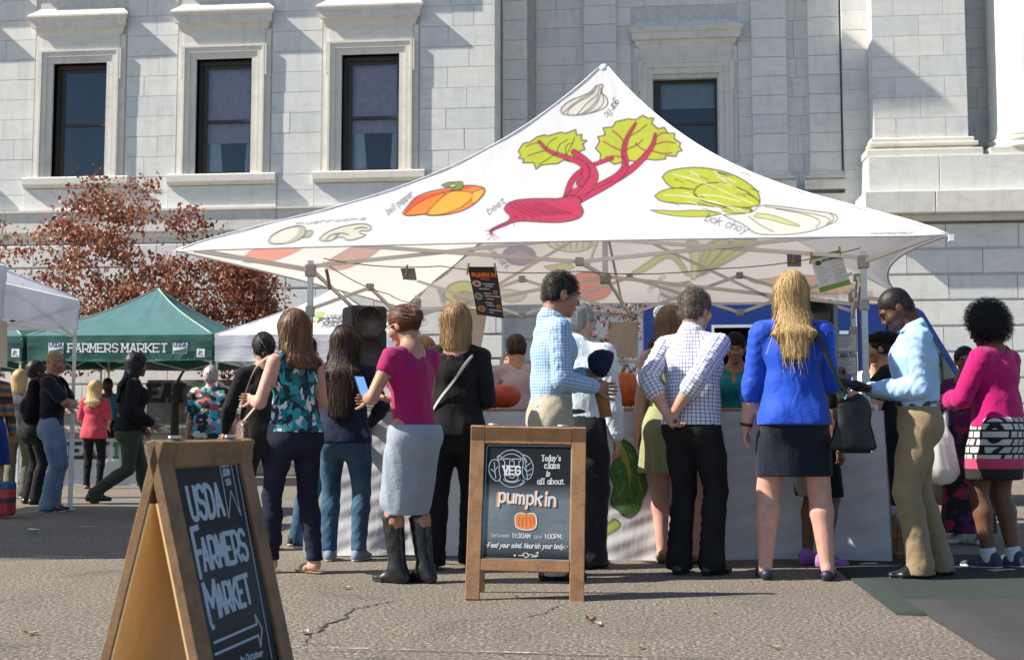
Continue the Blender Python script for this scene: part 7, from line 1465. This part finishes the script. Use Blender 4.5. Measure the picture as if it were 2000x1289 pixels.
def handheld(nm, label, cat, f, mb, mat, bev=.003):
    o = mb.build(nm, mat, None, bev); o.location = f.root.location; o.rotation_euler = f.root.rotation_euler; tag(o, label, cat); return o
p = hold(MAGW, -1, (.01, .02, .03)); Mx = Matrix.Translation(Vector(p)) @ Matrix.Rotation(-.5, 4, 'X'); ph = handheld('phone', 'phone with lit blue screen held by the woman in magenta', 'phone', MAGW, MB().box(-.037, .037, -.005, .005, -.02, .13, Mx), BLKP)
sc_ = NT('phone_screen'); sc_.col((.1, .2, .5, 1)); sc_.p.inputs['Emission Color'].default_value = (.12, .30, .9, 1); sc_.p.inputs['Emission Strength'].default_value = .8; MB().box(-.033, .033, -.0062, -.0052, -.014, .124, Mx).build('screen', sc_.m, ph)
p = hold(KH, -1, (.05, .03, .02)); Mx = Matrix.Translation(Vector(p)) @ Matrix.Rotation(.25, 4, 'X'); tb = handheld('tablet_reader', 'black tablet in the hands of the man in sky blue', 'tablet', KH, MB().box(-.09, .09, -.10, .12, -.018, .018, Mx), BLKP, .008); MB().box(-.075, .075, -.085, .105, .0185, .0195, Mx).build('screen', plain('dark_screen', (.02, .022, .026), .12), tb)
p = hold(PLAID, 1, (-.03, .00, -.085)); Mx = Matrix.Translation(Vector(p)) @ Matrix.Rotation(.2, 4, 'X'); handheld('brown_folder', 'brown cup sleeve held by the tall man in blue check', 'cup', PLAID, MB().lathe([(.034, -.095), (.036, -.09), (.045, .075), (.044, .08)], 20, (0, 0, 0), Mx), plain('caramel_sleeve', (.24, .105, .02), .6), 0)
p = hold(PLAID, -1, (.02, .02, .055)); handheld('navy_cap', 'navy cap held against the chest of the tall man', 'cap', PLAID, MB().lathe([(.085, -.05), (.09, -.03), (.082, .02), (.06, .06), (.02, .085), (.001, .088)], 22, (0, 0, 0), Matrix.Translation(Vector(p)) @ Matrix.Rotation(1.2, 4, 'X')), NAVYC, 0)
p = hold(BERET, -1, (0, .0, .0)); bt = handheld('dark_bottle', 'dark glass bottle with green label held by the woman in the beret', 'bottle', BERET, MB().lathe([(.034, -.12), (.035, -.11), (.035, .03), (.03, .06), (.014, .10), (.013, .16), (.016, .165), (.016, .178)], 18, tuple(p)), mat_glass('dark_brown_glass', (.02, .008, .004)), 0); MB().lathe([(.0362, -.09), (.0362, .0)], 18, tuple(p)).build('label_band', plain('green_label', (.02, .28, .12), .6), bt)
p = hold(AFRO, -1, (0, .03, .02)); handheld('folded_paper', 'folded white paper held by the woman in fuchsia', 'paper', AFRO, MB().box(-.05, .05, -.06, .07, -.003, .003, Matrix.Translation(Vector(p)) @ Matrix.Rotation(.4, 4, 'X')), PAPER, 0)
# plastic carrier bag of the woman in fuchsia
t = NT('white_plastic_film'); d = t.node('BsdfDiffuse'); d.inputs[0].default_value = (.62, .60, .62, 1); tr = t.node('BsdfTranslucent'); tr.inputs[0].default_value = (.62, .60, .62, 1); mx = t.node('MixShader'); mx.inputs[0].default_value = .45; t.t.links.new(d.outputs[0], mx.inputs[1]); t.t.links.new(tr.outputs[0], mx.inputs[2]); t.t.links.new(mx.outputs[0], t.out.inputs[0]); FILM = t.m
c = v3(-.27, .24, .78); lump('plastic_bag', 'white plastic carrier bag hanging from the arm of the woman in fuchsia', 'bag', AFRO, [seg(c + v3(0, 0, -.14), c + v3(.02, -.01, .06), (.13, .10), (.08, .05), None, .03), seg(c + v3(.02, 0, .05), c + v3(.08, .02, .24), .045, .012, None, .03)], FILM, .009, (.012, 22, 8, (1, 1, .4)))
# beret and cap
E_ = lambda f, c_, r_, kk=.02, sub=False: ell(f.H(*c_), np.array(r_) * f.k, f.Rh, kk, '', sub)
BERET.make('beret', sdf_mesh([E_(BERET, (0, -.03, .085), (.115, .13, .055)), E_(BERET, (0, -.05, .05), (.095, .10, .06), .03), E_(BERET, (0, .13, .0), (.1, .1, .06), .01, True)], .008, (.004, 18, 4)), BLKC)
CAPW.make('cap', sdf_mesh([E_(CAPW, (0, -.012, .05), (.088, .106, .092)), E_(CAPW, (0, .0, -.06), (.14, .16, .09), .01, True), E_(CAPW, (0, .15, -.02), (.1, .08, .08), .01, True)], .007), BLKC)
# glasses
def glasses(f, m):
    mb = MB()
    for g in (-1, 1):
        pts = [f.H(g * .034 + .021 * math.cos(a), .104 - .004 * abs(math.cos(a)), .002 + .016 * math.sin(a)) for a in np.linspace(0, 2 * PI, 15)]; mb.tube(pts, .0022, 5, False); mb.tube([f.H(g * .055, .098, .006), f.H(g * .082, .02, .006), f.H(g * .080, -.012, -.002)], .0022, 5)
    mb.tube([f.H(-.013, .106, .006), f.H(.013, .106, .006)], .0022, 5); mb.build('glasses', m, f.root)
glasses(GLW, BLKP); glasses(BALD, BLKP); glasses(MAGW, plain('pale_spectacle_frame', (.6, .6, .58), .3)); glasses(OLD, BLKP)
# watch bands
for f, g in ((BLUE, -1), (MAGW, -1)):
    w, d = f.wr[g], unit(f.wr[g] - f.el[g]); f.make('watch', sdf_mesh([seg(w - d * .03, w - d * .005, .034 * f.b, .033 * f.b, None, .01)], .005, None, [(w - d * .006, d), (w - d * .028, -d)]), LEATHER)

# wooden bushel basket with a plastic liner
q = gp(1752, 1088); bk = empty('bushel_basket', (q.x, q.y, 0)); tag(bk, 'wooden bushel basket with plastic liner beside the counter end', 'basket'); BWD = mat_wood('thin_basket_wood', (.30, .14, .06), (.20, .085, .035), (8, 8, 2))
for i in range(18):
    a = 2 * PI * i / 18; M = Matrix.Rotation(a, 4, 'Z') @ Matrix.Translation((0, -.185, 0)) @ Matrix.Rotation(.13, 4, 'X'); MB().box(-.034, .034, -.003, .003, .005, .30, M).build('slat', BWD, bk)
for z, rr in ((.03, .196), (.15, .212), (.285, .229)): MB().lathe([(rr, z), (rr + .005, z + .002), (rr + .005, z + .028), (rr, z + .03)], 28).build('hoop', BWD, bk)
V, Q = sdf_mesh([seg((0, 0, .26), (0, 0, .30), .215, .23, None, .02)], .012, (.016, 26, 3), [((0, 0, .35), (0, 0, 1)), ((0, 0, .22), (0, 0, -1))]); link('liner', np_mesh('liner', V, Q), FILM, bk)
MB().lathe([(.001, .01), (.17, .01), (.17, .02)], 20).build('bottom', BWD, bk)

# market stall under the green tent: table with banner
BANW = plain('white_banner_vinyl', (.55, .54, .53), .7); BANG = plain('grey_banner_vinyl', (.20, .185, .175), .8); BKI = plain('black_print', (.02, .02, .02), .8); GRI = plain('leaf_green_print', (.03, .17, .04), .8)
def banner(label, xy0, xy1, Y, m, letters, legs=True):
    a, b = wy(*xy0, Y), wy(*xy1, Y); r = empty('market_banner', (a.x, Y, 0)); tag(r, label, 'banner'); n, mm = 30, 8; w, h = b.x - a.x, a.z - b.z; V = [(w * i / n, .015 * math.sin(9 * i / n + j), b.z + h * (1 - j / mm)) for j in range(mm + 1) for i in range(n + 1)]
    link('sheet', np_mesh('sheet', V, [(j * (n + 1) + i, j * (n + 1) + i + 1, (j + 1) * (n + 1) + i + 1, (j + 1) * (n + 1) + i) for j in range(mm) for i in range(n)]), m, r); mpx = lambda s, t: (Vector((s, -.026, t)), Vector((0, -1, 0)))
    for txt, p0, p1, yt, wd, mm_ in letters:
        A, B, Tt = wy(*p0, Y), wy(*p1, Y), wy(p0[0], yt, Y); ribbons('lettering', place_text(txt, (A.x - a.x, A.z), (B.x - a.x, B.z), Tt.z - A.z, serif=True), wd, mpx, mm_, r, .001)
    return r
banner('white EAT17 banner on the stall front behind the coral top', (112, 857), (268, 948), 19.0, BANW, [('EAT', (138, 893), (212, 893), 866, .055, BKI), ('17', (218, 893), (256, 893), 866, .05, GRI)])
banner('grey EAT17 banner hanging on the terrace behind the tropical shirt', (288, 742), (462, 826), 23.2, BANG, [('EAT', (292, 782), (362, 782), 752, .085, BKI), ('17', (370, 782), (412, 782), 752, .08, GRI)])
tb_ = empty('stall_table', (-8.0, 19.4, 0)); tag(tb_, 'folding market table behind the white EAT17 banner', 'table'); MB().box(-1.35, 1.35, -.35, .35, .72, .75).build('table_top', PLANK, tb_)
for x in (-1.2, 1.2):
    for y in (-.3, .3): MB().bar((x, y, 0), (x, y, .719), .03).build('leg', ALU, tb_)
# striped tote and hanging produce picture at the left edge
c = wy(2, 975, 12.0); o = MB().box(-.16, .13, -.08, .08, 0, .34).build('striped_tote', mat_stripe('blue_red_stripe', [(0, (.35, .03, .035)), (.35, (.04, .035, .04)), (.5, (.42, .05, .05)), (.72, (.03, .09, .17))], .36), None, .02); o.location = (c.x, 12.0, .03); tag(o, 'red and blue striped tote bag at the far left edge', 'bag')
hung('produce_poster', 'brown and green produce poster hanging at the left edge', [(-40, 622), (13, 628), (14, 718), (-40, 716)], 10.9, mat_pattern('produce_picture', [(0, (.40, .30, .22)), (.35, (.52, .42, .33)), (.6, (.30, .19, .12)), (.82, (.12, .17, .06))], 7, 'noise'), .01, ())

# ================================================================ trees
def mat_leaf(name, stops):
    t = NT(name); at = t.node('Attribute', attribute_name='tint').outputs['Fac']; c = t.ramp(at, stops); d = t.node('BsdfPrincipled'); t.col(c).set(Roughness=.45); tr = t.node('BsdfTranslucent'); t.put(tr.inputs[0], c); mx = t.node('MixShader'); mx.inputs[0].default_value = .3; t.t.links.new(t.p.outputs[0], mx.inputs[1]); t.t.links.new(tr.outputs[0], mx.inputs[2]); t.t.links.new(mx.outputs[0], t.out.inputs[0]); return t.m
BARK = plain('grey_brown_bark', (.055, .045, .038), .95, var=.3, scale=20); REDL = mat_leaf('dark_red_leaf', [(0, (.11, .035, .020)), (.35, (.25, .075, .040)), (.6, (.40, .145, .075)), (.82, (.50, .27, .15)), (.95, (.50, .08, .05)), (1, (.26, .23, .07))])
def tree(nm, label, base, clusters, fork, rad, leafm, per, lsize, seed, spread=(.19, .19, .12)):
    """trunk and limbs grown out to leaf clusters"""
    rg = np.random.default_rng(seed); r = empty(nm, base); tag(r, label, 'tree'); mb = MB(); B = np.array(base, float); C_ = [c - B for c in clusters]
    nodes = []; n = 6; tp = [v3(.05 * math.sin(2 * i / n), .03 * math.cos(3 * i / n), fork * i / n) for i in range(n + 1)]; mb.tube([tuple(q) for q in tp], [rad * (1.15 - .4 * i / n) for i in range(n + 1)], 10); nodes = [(q, rad * .62, 0) for q in tp[3:]]
    for c in sorted(C_, key=lambda c: np.linalg.norm(c - tp[-1])):
        P_ = np.array([q[0] for q in nodes]); d = np.linalg.norm(P_ - c, axis=1) + .8 * np.maximum(P_[:, 2] - c[2] + .15, 0); k_ = d.argmin(); p, pr, dep = nodes[k_]; m1 = p * .6 + c * .4 + v3(*rg.normal(size=3)) * .09 * np.linalg.norm(c - p) + v3(0, 0, .05); m2 = p * .25 + c * .75 + v3(*rg.normal(size=3)) * .06
        pts = chaikin3([p, m1, m2, c], 2); r0 = max(min(pr * .72, rad * .5), .007); mb.tube([tuple(q) for q in pts], [r0 + (.005 - r0) * i / (len(pts) - 1) for i in range(len(pts))], 6); nodes += [(q, r0 + (.005 - r0) * i / (len(pts) - 1), dep + 1) for i, q in enumerate(pts) if i > 1]
        for _ in range(3): e = c + rg.normal(size=3) * v3(*spread) * 1.2; mb.tube([tuple(pts[-3]), tuple((pts[-3] + e) / 2 + rg.normal(size=3) * .03), tuple(e)], [.006, .0045, .002], 4)
    mb.build('trunk', BARK, r); V = []; Q = []; T = []
    for c0 in C_:
        tint0 = rg.normal(0, .12)
        for _ in range(int(per * rg.uniform(.5, 1.4))):
            c = c0 + rg.normal(size=3) * v3(*spread); sz = lsize * rg.uniform(.45, 1.3); ax = unit(rg.normal(size=3) * .7 + v3(0, 0, -.7)); sd = unit(np.cross(ax, rg.normal(size=3))); up = np.cross(sd, ax); b0 = len(V)
            V += [c, c + ax * sz * .5 + sd * sz * .30 + up * sz * .12, c + ax * sz * 1.0 - up * sz * .1, c + ax * sz * .5 - sd * sz * .30 + up * sz * .12]; Q += [(b0, b0 + 1, b0 + 2), (b0, b0 + 2, b0 + 3)]; T += [min(max(rg.beta(2, 2.2) + tint0, 0), 1)] * 4
    me = np_mesh('crown', V, Q, False); vattr(me, 'tint', T, 'FLOAT'); link('crown', me, leafm, r)['kind'] = 'stuff'
def crown_points(n, x0, x1, y0, y1, z0, z1, ok, seed):
    rg = np.random.default_rng(seed); out = []
    while len(out) < n:
        c = np.stack([rg.uniform(x0, x1, 400), rg.uniform(y0, y1, 400), rg.uniform(z0, z1, 400)], 1); out += list(c[ok(c)])
    return out[:n]
def cov(P):
    x, y = project(P); edge = np.interp(x, [-60, 0, 40, 60, 150, 205, 250, 275, 300, 330, 385, 400, 420, 440, 470, 520, 535], [430, 420, 440, 470, 385, 370, 340, 350, 420, 402, 405, 440, 500, 520, 535, 545, 600]); return (y > edge - 16) & (x < 535) & (np.sin(P[:, 0] * 2.3 + 1) + np.sin(P[:, 2] * 3.1 + P[:, 0]) > -1.15)
A1 = crown_points(80, -10.9, -7.0, 22.0, 23.9, 2.2, 6.2, cov, 3); A2 = crown_points(56, -7.6, -4.6, 22.1, 23.8, 1.9, 4.9, cov, 8); A3 = crown_points(70, -14.2, -10.4, 21.9, 23.8, 2.0, 5.6, cov, 12)
tree('dogwood_tree', 'red leaved dogwood tree behind the green tent', (-8.9, 23.0, 0), A1, 1.7, .085, REDL, 125, .105, 4)
tree('dogwood_tree', 'red leaved dogwood tree behind the white print tent', (-6.3, 22.9, 0), A2, 1.6, .065, REDL, 115, .105, 9)
tree('dogwood_tree', 'red leaved dogwood tree at the far left behind the white tents', (-12.0, 22.8, 0), A3, 1.7, .075, REDL, 90, .105, 15)
def cov2(P): x, y = project(P); return (x > 1125) & (x < 1250) & (y > 585) & (y < 720)
tree('young_tree', 'sparse pink leaved tree behind the counter beside the van', (-.35, 17.5, 0), crown_points(16, -1.8, .3, 17.0, 18.0, 1.4, 2.8, cov2, 5), 1.2, .06, mat_leaf('pinkish_leaf', [(0, (.12, .03, .03)), (.5, (.30, .10, .08)), (.8, (.42, .20, .15)), (1, (.3, .12, .05))]), 22, .085, 21, (.16, .16, .10))
HEDG = mat_leaf('rust_hedge_leaf', [(0, (.05, .03, .02)), (.4, (.20, .07, .05)), (.75, (.36, .14, .09)), (1, (.10, .10, .04))])
hg = empty('low_hedge', (-.2, 16.2, 0)); tag(hg, 'low rust coloured hedge behind the counter', 'hedge'); V, Q, T = [], [], []; rg = np.random.default_rng(2)
for _ in range(4200):
    c = v3(rg.uniform(-2.6, 1.2), rg.uniform(-.3, .3), abs(rg.normal(.9, .35)) if rg.random() < .8 else rg.uniform(0, 1.4)); c[2] = min(c[2], 1.62); ax = unit(rg.normal(size=3)); sd = unit(np.cross(ax, rg.normal(size=3))); sz = .075; b0 = len(V); V += [c, c + ax * sz * .5 + sd * sz * .3, c + ax * sz, c + ax * sz * .5 - sd * sz * .3]; Q.append((b0, b0 + 1, b0 + 2, b0 + 3)); T += [rg.random()] * 4
me = np_mesh('foliage', V, Q, False); vattr(me, 'tint', T, 'FLOAT'); link('foliage', me, HEDG, hg)['kind'] = 'stuff'
for i in range(9): MB().tube([(-2.4 + i * .42, 0, 0), (-2.3 + i * .42, .05, .6), (-2.35 + i * .42, 0, 1.3)], [.02, .014, .006], 6).build('stem', BARK, hg)
# fallen leaves and scraps on the asphalt
DL = plain('dry_fallen_leaf', (.36, .20, .10), .9); SCRAP = plain('pale_scrap', (.55, .42, .36), .9)
def scrap(nm, label, px, py, s, m, curl=.3):
    q = gp(px, py); a = random.uniform(0, 6); V = []; n = 7
    for i in range(n): t = i / (n - 1); w = s * .34 * math.sin(PI * min(max(t, .04), .97)) ** .8; z = .006 + s * curl * (abs(t - .5) * 2) ** 2 * .6; V += [(s * (t - .5), -w, z + s * .14), (s * (t - .5), 0, z), (s * (t - .5), w * .8, z + s * .10)]
    Q = [(3 * i + j, 3 * i + j + 1, 3 * i + j + 4, 3 * i + j + 3) for i in range(n - 1) for j in (0, 1)]; o = link(nm, np_mesh(nm, V, Q), m); o.location = (q.x, q.y, 0); o.rotation_euler = (0, 0, a); tag(o, label, 'leaf' if 'leaf' in nm else 'scrap', 'leaves and scraps on the asphalt')
scrap('fallen_leaf', 'curled brown leaf on the asphalt right of the pumpkin sign', 1155, 1216, .075, DL, .5); scrap('fallen_leaf', 'pale leaf half beside the curled brown leaf', 1168, 1222, .06, SCRAP, .2); scrap('fallen_leaf', 'pale leaf lying by the crack near the big signboard', 594, 1238, .06, SCRAP, .15); scrap('paper_scrap', 'small pink scrap under the pumpkin sign', 1005, 1165, .05, plain('pink_scrap', (.5, .2, .15), .9), .1); scrap('paper_scrap', 'white scrap on the asphalt near the sandals', 676, 1150, .06, PAPER, .1); scrap('paper_scrap', 'white scrap among the yellow bay lines', 65, 1038, .12, PAPER, .1); scrap('fallen_leaf', 'tiny orange leaf in front of the tall blonde woman', 1393, 1198, .04, DL, .2); scrap('fallen_leaf', 'tiny tan leaf at bottom centre right', 1514, 1267, .045, DL, .2); scrap('fallen_leaf', 'tiny brown leaf at the bottom centre', 1250, 1267, .04, DL, .2); scrap('fallen_leaf', 'small tan leaf at the bottom left corner', 60, 1240, .06, DL, .2)
